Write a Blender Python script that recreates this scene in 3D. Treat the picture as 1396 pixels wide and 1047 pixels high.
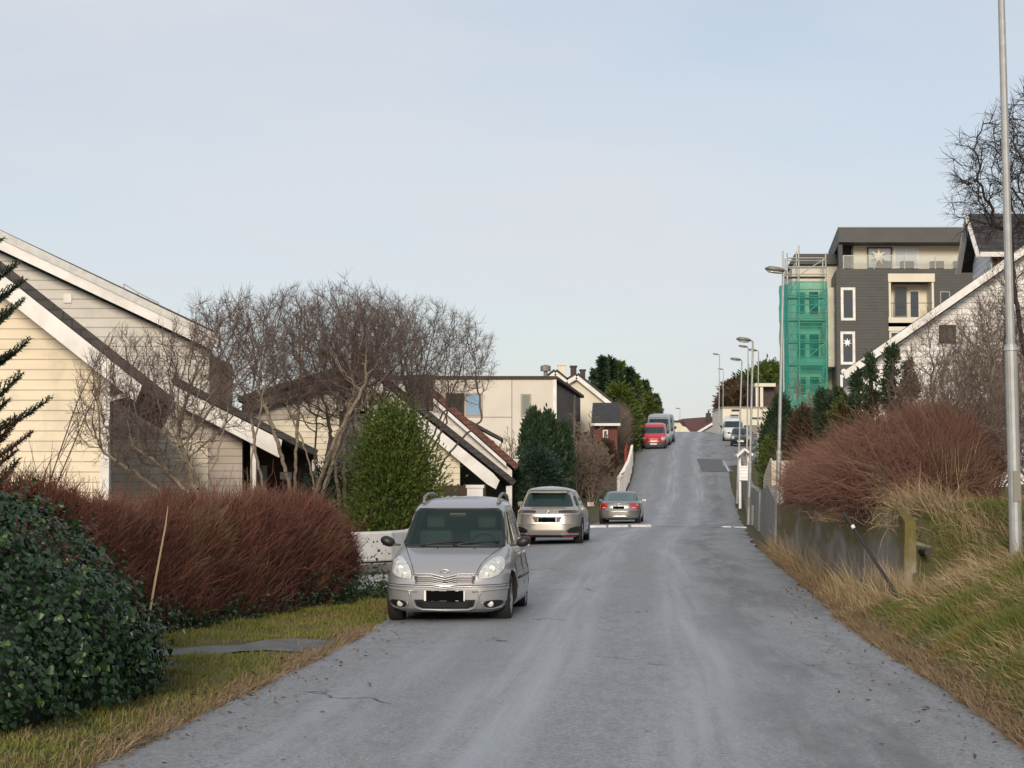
import bpy, bmesh, math, random
import numpy as np
from mathutils import Vector, Matrix
R = math.radians
sc = bpy.context.scene
for o in list(bpy.data.objects): bpy.data.objects.remove(o)

# ------------------------------------------------------------------ camera, sky, sun
FPX = 2500.0; EYE = 1.67; PITCH = math.atan(151.5/FPX)
cam_d = bpy.data.cameras.new('camera'); cam = bpy.data.objects.new('camera', cam_d)
sc.collection.objects.link(cam); sc.camera = cam
cam.location = (0, 0, EYE); cam.rotation_euler = (R(90)+PITCH, 0, 0)
cam_d.sensor_width = 36; cam_d.lens = FPX/1396*36; cam_d.clip_start = 0.1; cam_d.clip_end = 3000
sc.view_settings.view_transform = 'Standard'; sc.view_settings.look = 'None'
sc.view_settings.gamma = 1; sc.view_settings.exposure = 0.52; sc.view_settings.use_curve_mapping = False
SUN_EL, SUN_AZ = R(19), R(187)          # azimuth clockwise from +Y (north): low winter sun behind the viewer, to the left
w = bpy.data.worlds.new("World"); sc.world = w; w.use_nodes = True
nt = w.node_tree; nt.nodes.clear()
def N(nt, t, **k):
    n = nt.nodes.new(t)
    for a, b in k.items(): setattr(n, a, b)
    return n
sky = N(nt, 'ShaderNodeTexSky', sky_type='NISHITA', sun_disc=False, sun_elevation=SUN_EL, sun_rotation=SUN_AZ,
        altitude=50, air_density=1.0, dust_density=1.5, ozone_density=1.0)
tc = N(nt, 'ShaderNodeTexCoord'); mp = N(nt, 'ShaderNodeMapping'); mp.inputs['Scale'].default_value = (1, 1, 3.2)
ns = N(nt, 'ShaderNodeTexNoise'); ns.inputs['Scale'].default_value = 3.0; ns.inputs['Detail'].default_value = 7; ns.inputs['Roughness'].default_value = .5
rp = N(nt, 'ShaderNodeValToRGB'); rp.color_ramp.elements[0].position = .3; rp.color_ramp.elements[1].position = .72
rp.color_ramp.elements[0].color = (.50, .50, .50, 1); rp.color_ramp.elements[1].color = (1, 1, 1, 1)
mx = N(nt, 'ShaderNodeMix', data_type='RGBA'); mx.inputs[7].default_value = (5.35, 5.45, 5.75, 1)
bg = N(nt, 'ShaderNodeBackground'); bg.inputs[1].default_value = 0.095
out = N(nt, 'ShaderNodeOutputWorld')
nt.links.new(tc.outputs['Generated'], mp.inputs[0]); nt.links.new(mp.outputs[0], ns.inputs['Vector'])
nt.links.new(ns.outputs[0], rp.inputs[0]); nt.links.new(rp.outputs[0], mx.inputs[0])
nt.links.new(sky.outputs[0], mx.inputs[6]); nt.links.new(mx.outputs[2], bg.inputs[0]); nt.links.new(bg.outputs[0], out.inputs[0])
sd = bpy.data.lights.new('sun', 'SUN'); sd.energy = 1.9; sd.angle = R(16); sd.color = (1, .86, .68)
sun = bpy.data.objects.new('sun', sd); sc.collection.objects.link(sun)
dv = Vector((math.sin(SUN_AZ)*math.cos(SUN_EL), math.cos(SUN_AZ)*math.cos(SUN_EL), math.sin(SUN_EL)))
sun.rotation_euler = (-dv).to_track_quat('-Z', 'Y').to_euler()

# ------------------------------------------------------------------ helpers
C = sc.collection.objects
_s, _c = math.sin(PITCH), math.cos(PITCH)
def at(px, py, Y):
    """point at depth Y that was measured at a pixel of the photograph"""
    xc = (px-698)/FPX; yc = (523.5-py)/FPX
    t = Y/(_c - yc*_s)
    return Vector((t*xc, Y, EYE + t*(_s+yc*_c)))
def AX(px, Y): return at(px, 675, Y).x
def AZ(py, Y): return at(698, py, Y).z
def tag(o, label=None, cat=None, group=None, kind=None):
    if label: o['label'] = label
    if cat: o['category'] = cat
    if group: o['group'] = group
    if kind: o['kind'] = kind
    return o
def thing(name, label, cat, loc=(0, 0, 0), rz=0, group=None):
    o = bpy.data.objects.new(name, None); C.link(o); o.location = loc; o.rotation_euler = (0, 0, rz)
    o.empty_display_size = .2
    return tag(o, label, cat, group)
def root_of(o):
    while o.parent: o = o.parent
    return o
def link_mesh(name, me, mat, parent=None, smooth=False, world=True):
    if mat:
        for m in (mat if isinstance(mat, (list, tuple)) else [mat]): me.materials.append(m)
    o = bpy.data.objects.new(name, me); C.link(o)
    if smooth: me.polygons.foreach_set('use_smooth', [True]*len(me.polygons))
    if parent is not None:
        o.parent = parent
        if world:
            r = root_of(parent); me.transform(Matrix.Translation(-Vector(r.location)))
    me.update()
    return o
class MB:
    def __init__(s): s.v = []; s.f = []; s.m = []
    def add(s, vs, fs, m=0):
        n = len(s.v); s.v += [tuple(v) for v in vs]; s.f += [tuple(i+n for i in f) for f in fs]; s.m += [m]*len(fs); return s
    def box(s, x0, x1, y0, y1, z0, z1, m=0):
        vs = [(x, y, z) for z in (z0, z1) for y in (y0, y1) for x in (x0, x1)]
        return s.add(vs, [(0, 2, 3, 1), (4, 5, 7, 6), (0, 1, 5, 4), (2, 6, 7, 3), (0, 4, 6, 2), (1, 3, 7, 5)], m)
    def prism(s, poly, y0, y1, m=0, shx=0.0, shz=0.0):
        """poly of (x,z) pushed from y0 to y1; shx = sideways drift per metre"""
        n = len(poly); d = y1-y0
        vs = [(p[0], y0, p[1]) for p in poly]+[(p[0]+shx*d, y1, p[1]+shz*d) for p in poly]
        fs = [tuple(range(n)), tuple(range(2*n-1, n-1, -1))]+[(i, i+n, (i+1) % n+n, (i+1) % n) for i in range(n)]
        return s.add(vs, fs, m)
    def plan(s, poly, z0, z1, m=0):
        n = len(poly)
        vs = [(p[0], p[1], z0) for p in poly]+[(p[0], p[1], z1) for p in poly]
        fs = [tuple(range(n)), tuple(range(2*n-1, n-1, -1))]+[(i, i+n, (i+1) % n+n, (i+1) % n) for i in range(n)]
        return s.add(vs, fs, m)
    def bar(s, a, b, w, h, m=0, up=(0, 0, 1)):
        a = Vector(a); b = Vector(b); d = (b-a).normalized(); u = Vector(up)
        sd = d.cross(u)
        if sd.length < 1e-4: sd = d.cross(Vector((1, 0, 0)))
        sd.normalize(); u = sd.cross(d); vs = []
        for p in (a, b):
            for i, j in ((-1, -1), (1, -1), (1, 1), (-1, 1)): vs.append(p+sd*(w/2*i)+u*(h/2*j))
        return s.add(vs, [(0, 1, 2, 3), (7, 6, 5, 4), (0, 4, 5, 1), (1, 5, 6, 2), (2, 6, 7, 3), (3, 7, 4, 0)], m)
    def tube(s, pts, rad, n=8, m=0, cap=True):
        pts = [Vector(p) for p in pts]; k = len(pts)
        rad = rad if isinstance(rad, (list, tuple)) else [rad]*k
        vs = []; pu = None
        for i, p in enumerate(pts):
            d = (pts[min(i+1, k-1)]-pts[max(i-1, 0)]).normalized()
            if pu is None: pu = d.orthogonal().normalized()
            pu = (pu-d*pu.dot(d)).normalized(); q = d.cross(pu)
            for j in range(n):
                a = 2*math.pi*j/n; vs.append(p+(pu*math.cos(a)+q*math.sin(a))*rad[i])
        fs = [(i*n+j, i*n+(j+1) % n, (i+1)*n+(j+1) % n, (i+1)*n+j) for i in range(k-1) for j in range(n)]
        if cap: fs += [tuple(range(n-1, -1, -1)), tuple((k-1)*n+j for j in range(n))]
        return s.add(vs, fs, m)
    def disc(s, c, ax, r0, r1, t0, t1, n=24, m=0):
        """ring or solid of revolution round axis ax ('x' or 'y'): profile list (t, r)"""
        return s.lathe(c, ax, [(t0, r0), (t1, r0), (t1, r1), (t0, r1)], n, m)
    def lathe(s, c, ax, prof, n=24, m=0, closed=False):
        vs = []; c = Vector(c)
        for t, r in prof:
            for j in range(n):
                a = 2*math.pi*j/n; p, q = r*math.cos(a), r*math.sin(a)
                vs.append(c+(Vector((t, p, q)) if ax == 'x' else Vector((p, t, q)) if ax == 'y' else Vector((p, q, t))))
        k = len(prof)
        fs = [(i*n+j, i*n+(j+1) % n, (i+1)*n+(j+1) % n, (i+1)*n+j) for i in range(k-1) for j in range(n)]
        if closed: fs += [((k-1)*n+j, (k-1)*n+(j+1) % n, (j+1) % n, j) for j in range(n)]
        else: fs += [tuple(range(n-1, -1, -1)), tuple((k-1)*n+j for j in range(n))]
        return s.add(vs, fs, m)
    def build(s, name, mat, parent=None, smooth=False, world=True, fix=True, bevel=0):
        me = bpy.data.meshes.new(name); me.from_pydata(s.v, [], s.f)
        me.polygons.foreach_set('material_index', s.m)
        if fix or bevel:
            bm = bmesh.new(); bm.from_mesh(me)
            if bevel: bmesh.ops.bevel(bm, geom=bm.edges[:], offset=bevel, segments=2, affect='EDGES', profile=.5)
            bmesh.ops.recalc_face_normals(bm, faces=bm.faces[:])
            bm.to_mesh(me); bm.free()
        o = link_mesh(name, me, mat, parent, smooth, world)
        return o
def np_mesh(name, V, F, mat, parent=None, smooth=False, world=True):
    me = bpy.data.meshes.new(name); k = F.shape[1]; n = len(F)
    me.vertices.add(len(V)); me.vertices.foreach_set('co', V.astype(np.float32).ravel())
    me.loops.add(n*k); me.loops.foreach_set('vertex_index', F.astype(np.int32).ravel())
    me.polygons.add(n); me.polygons.foreach_set('loop_start', np.arange(0, n*k, k, dtype=np.int32))
    me.polygons.foreach_set('loop_total', np.full(n, k, dtype=np.int32))
    me.update(calc_edges=True)
    return link_mesh(name, me, mat, parent, smooth, world)
def seg_geo(P0, P1, R0, R1, sides=3):
    """many tapered little tubes at once"""
    P0 = np.asarray(P0, float); P1 = np.asarray(P1, float); R0 = np.asarray(R0, float); R1 = np.asarray(R1, float)
    d = P1-P0; L = np.linalg.norm(d, axis=1, keepdims=True)+1e-9; d /= L
    ref = np.where(np.abs(d[:, 2:3]) < .9, np.array([[0, 0, 1.]]), np.array([[1., 0, 0]]))
    u = np.cross(d, ref); u /= np.linalg.norm(u, axis=1, keepdims=True)+1e-9; q = np.cross(d, u)
    n = len(P0); V = np.zeros((n, 2*sides, 3))
    for j in range(sides):
        a = 2*math.pi*j/sides+.4; o = u*math.cos(a)+q*math.sin(a)
        V[:, j] = P0+o*R0[:, None]; V[:, sides+j] = P1+o*R1[:, None]
    F = np.zeros((n, sides, 4), int); b = np.arange(n)[:, None]*2*sides
    for j in range(sides):
        F[:, j] = b+np.array([[j, (j+1) % sides, sides+(j+1) % sides, sides+j]])
    return V.reshape(-1, 3), F.reshape(-1, 4)
def polyl_geo(Pts, R0, R1, sides=3):
    """Pts (n,k,3): n bent stems of k points, joined along their length"""
    n, k, _ = Pts.shape
    d = np.gradient(Pts, axis=1); d /= np.linalg.norm(d, axis=2, keepdims=True)+1e-9
    ref = np.where(np.abs(d[:, :1, 2:3]) < .9, np.array([0, 0, 1.]), np.array([1., 0, 0]))
    u = np.cross(d, np.broadcast_to(ref, d.shape)); u /= np.linalg.norm(u, axis=2, keepdims=True)+1e-9; q = np.cross(d, u)
    t = np.linspace(0, 1, k)[None, :, None]; r = np.asarray(R0).reshape(-1, 1, 1)*(1-t)+np.asarray(R1).reshape(-1, 1, 1)*t
    V = np.zeros((n, k, sides, 3))
    for j in range(sides):
        a = 2*math.pi*j/sides+.4; V[:, :, j] = Pts+(u*math.cos(a)+q*math.sin(a))*r
    b = (np.arange(n)*k*sides)[:, None, None, None]; i = (np.arange(k-1)*sides)[None, :, None, None]
    f = np.array([[j, (j+1) % sides, sides+(j+1) % sides, sides+j] for j in range(sides)])[None, None]
    return V.reshape(-1, 3), (b+i+f).reshape(-1, 4)
def leaf_geo(P, D, U, Ln, Wd, shape='diamond'):
    """quads: base P, along D, width direction U"""
    Ln = Ln[:, None]; Wd = Wd[:, None]; n = len(P)
    Nn = np.cross(D, U)
    if shape == 'diamond':
        V = np.stack([P, P+D*Ln*.45+U*Wd*.5, P+D*Ln, P+D*Ln*.45-U*Wd*.5], 1)
        F = np.arange(4*n).reshape(n, 4)
    elif shape == 'ivy':    # lobed leaf: six points, folded along the midrib
        z = Nn*Wd*.18
        V = np.stack([P, P+D*Ln*.15+U*Wd*.5+z, P+D*Ln*.55+U*Wd*.34+z*.6, P+D*Ln, P+D*Ln*.55-U*Wd*.34+z*.6, P+D*Ln*.15-U*Wd*.5+z], 1)
        b = np.arange(n)[:, None]*6
        F = np.concatenate([b+np.array([[0, 1, 2, 3]]), b+np.array([[0, 3, 4, 5]])], 0)
    return V.reshape(-1, 3), F
def unit(a): return a/(np.linalg.norm(a, axis=-1, keepdims=True)+1e-9)
def join_geo(gs):
    V = []; F = []; n = 0
    for v, f in gs: V.append(v); F.append(f+n); n += len(v)
    return np.concatenate(V), np.concatenate(F)

# ------------------------------------------------------------------ materials
def pmat(name, col, rough=.6, metal=0, spec=.5, col2=None, nscale=3, stretch=None, bump=0, bscale=40, coat=0, emit=0, island=0, detail=4, col3=None, n3=1.0, t3=(.5, .65)):
    m = bpy.data.materials.new(name); m.use_nodes = True; t = m.node_tree; b = t.nodes['Principled BSDF']
    L = t.links.new
    b.inputs['Base Color'].default_value = (*col, 1); b.inputs['Roughness'].default_value = rough
    b.inputs['Metallic'].default_value = metal; b.inputs['Specular IOR Level'].default_value = spec
    b.inputs['Coat Weight'].default_value = coat; b.inputs['Coat Roughness'].default_value = .05
    g = None
    if col2 or bump or col3: g = N(t, 'ShaderNodeNewGeometry')
    src = None
    if col2:
        mpn = N(t, 'ShaderNodeMapping'); mpn.inputs['Scale'].default_value = stretch or (1, 1, 1)
        L(g.outputs['Position'], mpn.inputs[0])
        no = N(t, 'ShaderNodeTexNoise'); no.inputs['Scale'].default_value = nscale; no.inputs['Detail'].default_value = detail
        L(mpn.outputs[0], no.inputs['Vector'])
        fac = no.outputs[0]
        rm = N(t, 'ShaderNodeMapRange'); rm.inputs[1].default_value = .32; rm.inputs[2].default_value = .68; L(fac, rm.inputs[0]); fac = rm.outputs[0]
        if island:
            mi = N(t, 'ShaderNodeMix', data_type='FLOAT'); mi.inputs[0].default_value = island
            L(fac, mi.inputs[2]); L(g.outputs['Random Per Island'], mi.inputs[3]); fac = mi.outputs[0]
        mc = N(t, 'ShaderNodeMix', data_type='RGBA'); mc.inputs[6].default_value = (*col, 1); mc.inputs[7].default_value = (*col2, 1)
        L(fac, mc.inputs[0]); src = mc.outputs[2]
    if col3:
        n2 = N(t, 'ShaderNodeTexNoise'); n2.inputs['Scale'].default_value = n3; n2.inputs['Detail'].default_value = 5; L(g.outputs['Position'], n2.inputs['Vector'])
        r2 = N(t, 'ShaderNodeMapRange'); r2.inputs[1].default_value = t3[0]; r2.inputs[2].default_value = t3[1]; L(n2.outputs[0], r2.inputs[0])
        m3 = N(t, 'ShaderNodeMix', data_type='RGBA'); m3.inputs[7].default_value = (*col3, 1); m3.inputs[6].default_value = (*col, 1)
        if src: L(src, m3.inputs[6])
        L(r2.outputs[0], m3.inputs[0]); src = m3.outputs[2]
    if src: L(src, b.inputs['Base Color'])
    if bump:
        nb = N(t, 'ShaderNodeTexNoise'); nb.inputs['Scale'].default_value = bscale; nb.inputs['Detail'].default_value = 3; L(g.outputs['Position'], nb.inputs['Vector'])
        bp = N(t, 'ShaderNodeBump'); bp.inputs['Strength'].default_value = bump; bp.inputs['Distance'].default_value = .02; L(nb.outputs[0], bp.inputs['Height']); L(bp.outputs[0], b.inputs['Normal'])
    if emit:
        b.inputs['Emission Color'].default_value = (*col, 1); b.inputs['Emission Strength'].default_value = emit
    m['b'] = 1
    return m
def siding(name, col, col2, pitch=.16, vertical=False, line=.55, rough=.6, groove=.1):
    """painted boards: saw-tooth profile and a thin dark joint"""
    m = pmat(name, col, rough, col2=col2, nscale=.9, stretch=(1, 1, 3), col3=tuple(c*.8 for c in col2), n3=2.3, t3=(.52, .78)); t = m.node_tree; L = t.links.new; b = t.nodes['Principled BSDF']
    g = N(t, 'ShaderNodeNewGeometry'); sp = N(t, 'ShaderNodeSeparateXYZ'); L(g.outputs['Position'], sp.inputs[0])
    if vertical:
        s0 = N(t, 'ShaderNodeMath', operation='ADD'); L(sp.outputs['X'], s0.inputs[0]); L(sp.outputs['Y'], s0.inputs[1]); z = s0.outputs[0]
    else: z = sp.outputs['Z']
    dv_ = N(t, 'ShaderNodeMath', operation='DIVIDE'); dv_.inputs[1].default_value = pitch; L(z, dv_.inputs[0])
    fr = N(t, 'ShaderNodeMath', operation='FRACT'); L(dv_.outputs[0], fr.inputs[0])
    lt = N(t, 'ShaderNodeMath', operation='LESS_THAN'); lt.inputs[1].default_value = groove; L(fr.outputs[0], lt.inputs[0])
    old = b.inputs['Base Color'].links[0].from_socket
    mc = N(t, 'ShaderNodeMix', data_type='RGBA', blend_type='MULTIPLY'); mc.inputs[7].default_value = (line, line, line, 1)
    L(lt.outputs[0], mc.inputs[0]); L(old, mc.inputs[6]); L(mc.outputs[2], b.inputs['Base Color'])
    bp = N(t, 'ShaderNodeBump'); bp.inputs['Strength'].default_value = .8; bp.inputs['Distance'].default_value = .025
    inv = N(t, 'ShaderNodeMath', operation='SUBTRACT'); inv.inputs[0].default_value = 1; L(fr.outputs[0], inv.inputs[1])
    L(inv.outputs[0], bp.inputs['Height']); L(bp.outputs[0], b.inputs['Normal'])
    return m
def tiles(name, col, col2, pu=.33, pv=.3):
    m = pmat(name, col, .7, col2=col2, nscale=2.5); t = m.node_tree; L = t.links.new; b = t.nodes['Principled BSDF']
    g = N(t, 'ShaderNodeNewGeometry'); br = N(t, 'ShaderNodeTexBrick'); mpn = N(t, 'ShaderNodeMapping')
    cb = N(t, 'ShaderNodeCombineXYZ'); sp = N(t, 'ShaderNodeSeparateXYZ'); L(g.outputs['Position'], sp.inputs[0])
    ad = N(t, 'ShaderNodeMath', operation='ADD'); L(sp.outputs['X'], ad.inputs[0]); L(sp.outputs['Y'], ad.inputs[1])
    L(ad.outputs[0], cb.inputs[0]); L(sp.outputs['Z'], cb.inputs[1]); L(cb.outputs[0], br.inputs[0])
    br.inputs['Scale'].default_value = 1; br.inputs['Brick Width'].default_value = pu; br.inputs['Row Height'].default_value = pv*.6; br.inputs['Mortar Size'].default_value = .015
    br.inputs['Color1'].default_value = (1, 1, 1, 1); br.inputs['Color2'].default_value = (.75, .75, .75, 1); br.inputs['Mortar'].default_value = (.35, .35, .35, 1)
    old = b.inputs['Base Color'].links[0].from_socket
    mc = N(t, 'ShaderNodeMix', data_type='RGBA', blend_type='MULTIPLY'); mc.inputs[0].default_value = 1
    L(old, mc.inputs[6]); L(br.outputs[0], mc.inputs[7]); L(mc.outputs[2], b.inputs['Base Color'])
    bp = N(t, 'ShaderNodeBump'); bp.inputs['Strength'].default_value = .7; bp.inputs['Distance'].default_value = .03
    L(br.outputs[0], bp.inputs['Height']); L(bp.outputs[0], b.inputs['Normal'])
    return m
M = {}
M['white'] = pmat('white_paint', (.78, .77, .76), .5, col2=(.62, .60, .57), nscale=2.2)
M['white_board'] = siding('white_board', (.76, .74, .71), (.66, .64, .61), .5, line=.8, groove=.03)
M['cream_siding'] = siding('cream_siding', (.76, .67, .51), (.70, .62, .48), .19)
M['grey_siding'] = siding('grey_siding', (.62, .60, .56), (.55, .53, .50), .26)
M['white_siding'] = siding('white_siding', (.82, .81, .80), (.77, .76, .75), .16)
M['cream2_siding'] = siding('pale_cream_siding', (.74, .67, .52), (.66, .60, .48), .2)
M['shaded_wall'] = siding('shade_taupe_siding', (.44, .385, .33), (.36, .32, .28), .19)  # taupe carries the shade under the eaves, put into the colour
M['anthracite'] = siding('anthracite_siding', (.058, .059, .057), (.048, .049, .048), .2, line=.8)
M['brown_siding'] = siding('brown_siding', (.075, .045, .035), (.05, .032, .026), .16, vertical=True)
M['red_siding'] = siding('red_siding', (.17, .035, .03), (.13, .028, .025), .16, vertical=True)
M['roof_dark'] = tiles('dark_roof_tiles', (.035, .034, .034), (.055, .052, .05))
M['roof_red'] = tiles('red_roof_tiles', (.17, .06, .045), (.11, .04, .035))
M['roof_slate'] = tiles('slate_roof_tiles', (.06, .06, .065), (.04, .04, .045))
M['render'] = pmat('cream_render', (.68, .635, .57), .85, col2=(.61, .57, .51), nscale=.8, bump=.15, bscale=30)
M['render_white'] = pmat('white_render', (.72, .67, .56), .85, col2=(.64, .6, .5), nscale=.8)
M['concrete'] = pmat('concrete', (.30, .285, .26), .9, col2=(.17, .16, .145), nscale=1.6, stretch=(1, 1, .25), bump=.4, bscale=18)
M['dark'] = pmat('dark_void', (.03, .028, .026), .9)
M['darkbrown'] = pmat('dark_brown_wood', (.065, .042, .032), .8, col2=(.045, .03, .025), nscale=4)
M['brick'] = tiles('brown_brick', (.11, .07, .055), (.07, .045, .04), .25, .12)
M['win'] = pmat('window_glass', (.035, .045, .055), .08, spec=.8)
M['winblue'] = pmat('blue_window_glass', (.16, .30, .48), .12, spec=.8)
M['metal'] = pmat('galvanised_steel', (.42, .43, .43), .55, metal=.45, col2=(.34, .35, .35), nscale=6)
M['metal_dull'] = pmat('dull_lamp_metal', (.22, .21, .19), .5, metal=.4)
M['chrome'] = pmat('chrome', (.75, .75, .76), .12, metal=1)
M['tyre'] = pmat('tyre_rubber', (.014, .014, .015), .8)
M['rim'] = pmat('alloy_rim', (.42, .42, .44), .35, metal=.8)
M['plastic'] = pmat('black_plastic', (.016, .016, .018), .45)
M['blackout'] = pmat('matt_black', (.006, .006, .006), 1.0, spec=0)
M['plate'] = pmat('plate_white', (.75, .75, .73), .4)
M['lampglass'] = pmat('headlight_glass', (.62, .64, .60), .08, spec=.8, col2=(.40, .43, .42), nscale=14, coat=1)
M['taillight'] = pmat('red_tail_light', (.42, .02, .018), .15, coat=1)
M['clearglass'] = pmat('windscreen_glass', (.02, .045, .042), .02, spec=.6)
_t = M['clearglass'].node_tree; _a = N(_t, 'ShaderNodeBsdfTransparent'); _a.inputs[0].default_value = (.62, .80, .76, 1); _m = N(_t, 'ShaderNodeMixShader'); _m.inputs[0].default_value = .42
_t.links.new(_a.outputs[0], _m.inputs[1]); _t.links.new(_t.nodes['Principled BSDF'].outputs[0], _m.inputs[2]); _t.links.new(_m.outputs[0], _t.nodes['Material Output'].inputs[0])
M['carglass'] = pmat('car_glass', (.012, .030, .030), .03, spec=.45, coat=.15)
M['red_paint'] = pmat('red_rail_paint', (.35, .04, .03), .6)
M['bark'] = pmat('bark', (.17, .125, .10), .9, col2=(.10, .075, .065), nscale=9, island=.5)
M['bark_light'] = pmat('lichen_bark', (.27, .225, .165), .9, col2=(.16, .13, .10), nscale=7, island=.4)
M['bark_dark'] = pmat('dark_bark', (.035, .026, .022), .9)
# ------------------------------------------------------------------ terrain and road
_Y = [-40, 8, 12.65, 19.4, 23.8, 32.4, 44, 53, 66, 79, 100, 112, 143, 185, 227, 300, 420]
_L = [-5.2, -2.85, -2.55, -2.0, -1.75, -1.3, -.6, -.05, 1.5, 3.4, 6.0, 7.3, 9.7, 14.6, 19.4, 28, 42]
_Rr = [0.0, 2.95, 3.52, 4.02, 4.33, 5.15, 6.2, 7.0, 8.45, 9.95, 12.1, 13.3, 16.7, 21.4, 26.0, 34.6, 48.6]
_ZY = [-40, 0, 24, 40, 53, 73, 85, 92, 100, 112, 143, 185, 212, 227, 240, 270, 340, 420, 900]
_ZZ = [-.2, 0, 0, .1, .24, .35, .47, .75, 1.3, 2.55, 5.25, 7.6, 8.95, 9.42, 9.5, 8.8, 6.5, 5, 3]
def smooth_tab(xs, ys):
    g = np.arange(-40, 901, 1.0); v = np.interp(g, xs, ys); k = np.ones(7)/7
    vp = np.pad(v, 3, mode='reflect', reflect_type='odd'); return g, np.convolve(vp, k, 'valid')
_gl = smooth_tab(_Y, _L); _gr = smooth_tab(_Y, _Rr); _gz = smooth_tab(_ZY, _ZZ)
def eL(Y): return np.interp(Y, *_gl)
def eR(Y): return np.interp(Y, *_gr)
def zR(Y): return np.interp(Y, *_gz)
def wallx(Y):
    Y = np.asarray(Y, float); return np.maximum(eR(Y)+.4, np.interp(Y, [20, 25.5, 50, 55, 62, 66, 80, 100, 112, 120], [5.0, 5.4, 7.15, 7.7, 8.45, 8.88, 10.4, 12.6, 13.9, 15.0]))
def sst(a, b, x): t = np.clip((x-a)/(b-a), 0, 1); return t*t*(3-2*t)
def H(x, y):
    """height of the ground"""
    x = np.asarray(x, float); y = np.asarray(y, float); z = zR(y); dr = x-eR(y); dl = eL(y)-x
    # right: open bank near the viewer, terrace held by the walls further on
    bank = np.clip(dr-.15, 0, None)*.42; bank = np.where(bank > 1.3, 1.3+(bank-1.3)*.35, bank)
    bank = np.clip(bank, 0, 3.2)
    wx = wallx(y); top = np.interp(y, [25, 50, 80, 112, 125], [1.42, 1.25, 1.5, 1.2, 0])
    terr = np.where(x > wx+.12, top+np.clip(x-wx-1.0, 0, 12)*.09, 0.0)
    k = sst(24.9, 26.3, y-np.clip((x-5.6)*.3, 0, 1.0))
    r = bank*(1-k)+terr*k
    dip = np.exp(-((x-5.75)/.45)**2-((y-24.9)/.75)**2)*.5
    r = r-dip*(dr > .6)
    r = np.where((y > 118) & (dr < 9), r*(1-sst(118, 126, y)*(1-sst(192, 200, y))*sst(9, 6.5, dr)), r)
    r = np.where(dr > 0, r, 0)
    l = np.where(dl > 0, -.015*np.clip(dl, 0, 30)+.05*sst(.05, .6, dl), 0)
    wv = np.maximum(dr, dl); l = l+(.03*np.sin(x*2.1+y*.9)*np.cos(y*1.7-x*1.3)+.015*np.sin(x*5.3+y*4.1))*sst(.15, .8, wv)
    hill = np.where(dr > 25, sst(25, 120, dr)*14*sst(120, 260, y), 0)
    return z+r+l+hill
# the ground: one sheet in strips that follow the road
ys = np.concatenate([np.arange(-40, 10, 2.), np.arange(10, 60, .4), np.arange(60, 240, 2.), np.arange(240, 900, 20.)])
def cols(y):
    l, r = eL(y), eR(y)
    left = l-np.concatenate([np.array([500, 300, 150, 80, 50, 30, 20, 15, 12, 10]), np.arange(8, 0, -.5), [.25, .1]])
    mid = np.linspace(l, r, 9)
    wx = float(wallx(y)); right = np.concatenate([np.linspace(r, wx+.10, 11)[1:], [wx+.16], wx+.16+np.concatenate([np.arange(.25, 5, .25), np.arange(5, 11, .6), np.array([13, 17, 21, 26, 33, 45, 70, 110, 180, 300, 500])])])
    return np.concatenate([left, mid, right]), len(left)
V = []; 
for y in ys:
    xs, nl = cols(y); zz = H(xs, np.full_like(xs, y)); zz[nl:nl+9] -= .03
    bumpy = .03*np.sin(xs*2.1+y*.9)*np.cos(y*1.7-xs*1.3)+.015*np.sin(xs*5.3+y*4.1)
    off = np.ones_like(xs); off[nl-1:nl+10] = 0; off[nl+9:nl+14] *= .4
    V.append(np.stack([xs, np.full_like(xs, y), zz-.006*(off == 0)], 1))
nc = len(V[0]); nr = len(V); V = np.concatenate(V)
ii, jj = np.meshgrid(np.arange(nr-1), np.arange(nc-1), indexing='ij'); a_ = (ii*nc+jj).ravel()
F = np.stack([a_, a_+1, a_+nc+1, a_+nc], 1)
M['soil'] = pmat('turf_soil', (.055, .062, .02), .95, col2=(.09, .072, .035), nscale=1.3, bump=.6, bscale=30, col3=(.07, .055, .04), n3=3.5, t3=(.55, .7))
g = np_mesh('ground', V, F, M['soil'], smooth=True); tag(g, 'mossy turf ground on both sides of the road', None, kind='structure')

# asphalt
m = bpy.data.materials.new('asphalt'); m.use_nodes = True; t = m.node_tree; L = t.links.new; b = t.nodes['Principled BSDF']
gn = N(t, 'ShaderNodeNewGeometry'); uv = N(t, 'ShaderNodeUVMap'); uv.uv_map = 'UVMap'
def noise(src, scale, detail=4, st=None, rough=.55):
    if st:
        mm = N(t, 'ShaderNodeMapping'); mm.inputs['Scale'].default_value = st; L(src, mm.inputs[0]); src = mm.outputs[0]
    n = N(t, 'ShaderNodeTexNoise'); n.inputs['Scale'].default_value = scale; n.inputs['Detail'].default_value = detail; n.inputs['Roughness'].default_value = rough; L(src, n.inputs['Vector']); return n.outputs[0]
def ramp(src, a, bb):
    n = N(t, 'ShaderNodeMapRange'); n.inputs[1].default_value = a; n.inputs[2].default_value = bb; L(src, n.inputs[0]); return n.outputs[0]
def mixc(f, c1, c2, bt='MIX'):
    n = N(t, 'ShaderNodeMix', data_type='RGBA', blend_type=bt); L(f, n.inputs[0])
    for i, c in ((6, c1), (7, c2)):
        if isinstance(c, tuple): n.inputs[i].default_value = (*c, 1)
        else: L(c, n.inputs[i])
    return n.outputs[2]
def math_(op, a, bb=None):
    n = N(t, 'ShaderNodeMath', operation=op)
    for i, v in enumerate((a, bb)):
        if v is None: continue
        if isinstance(v, (int, float)): n.inputs[i].default_value = v
        else: L(v, n.inputs[i])
    return n.outputs[0]
P = gn.outputs['Position']
big = ramp(noise(uv.outputs[0], 1.0, 4, (.8, .07, 1)), .32, .68)
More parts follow.
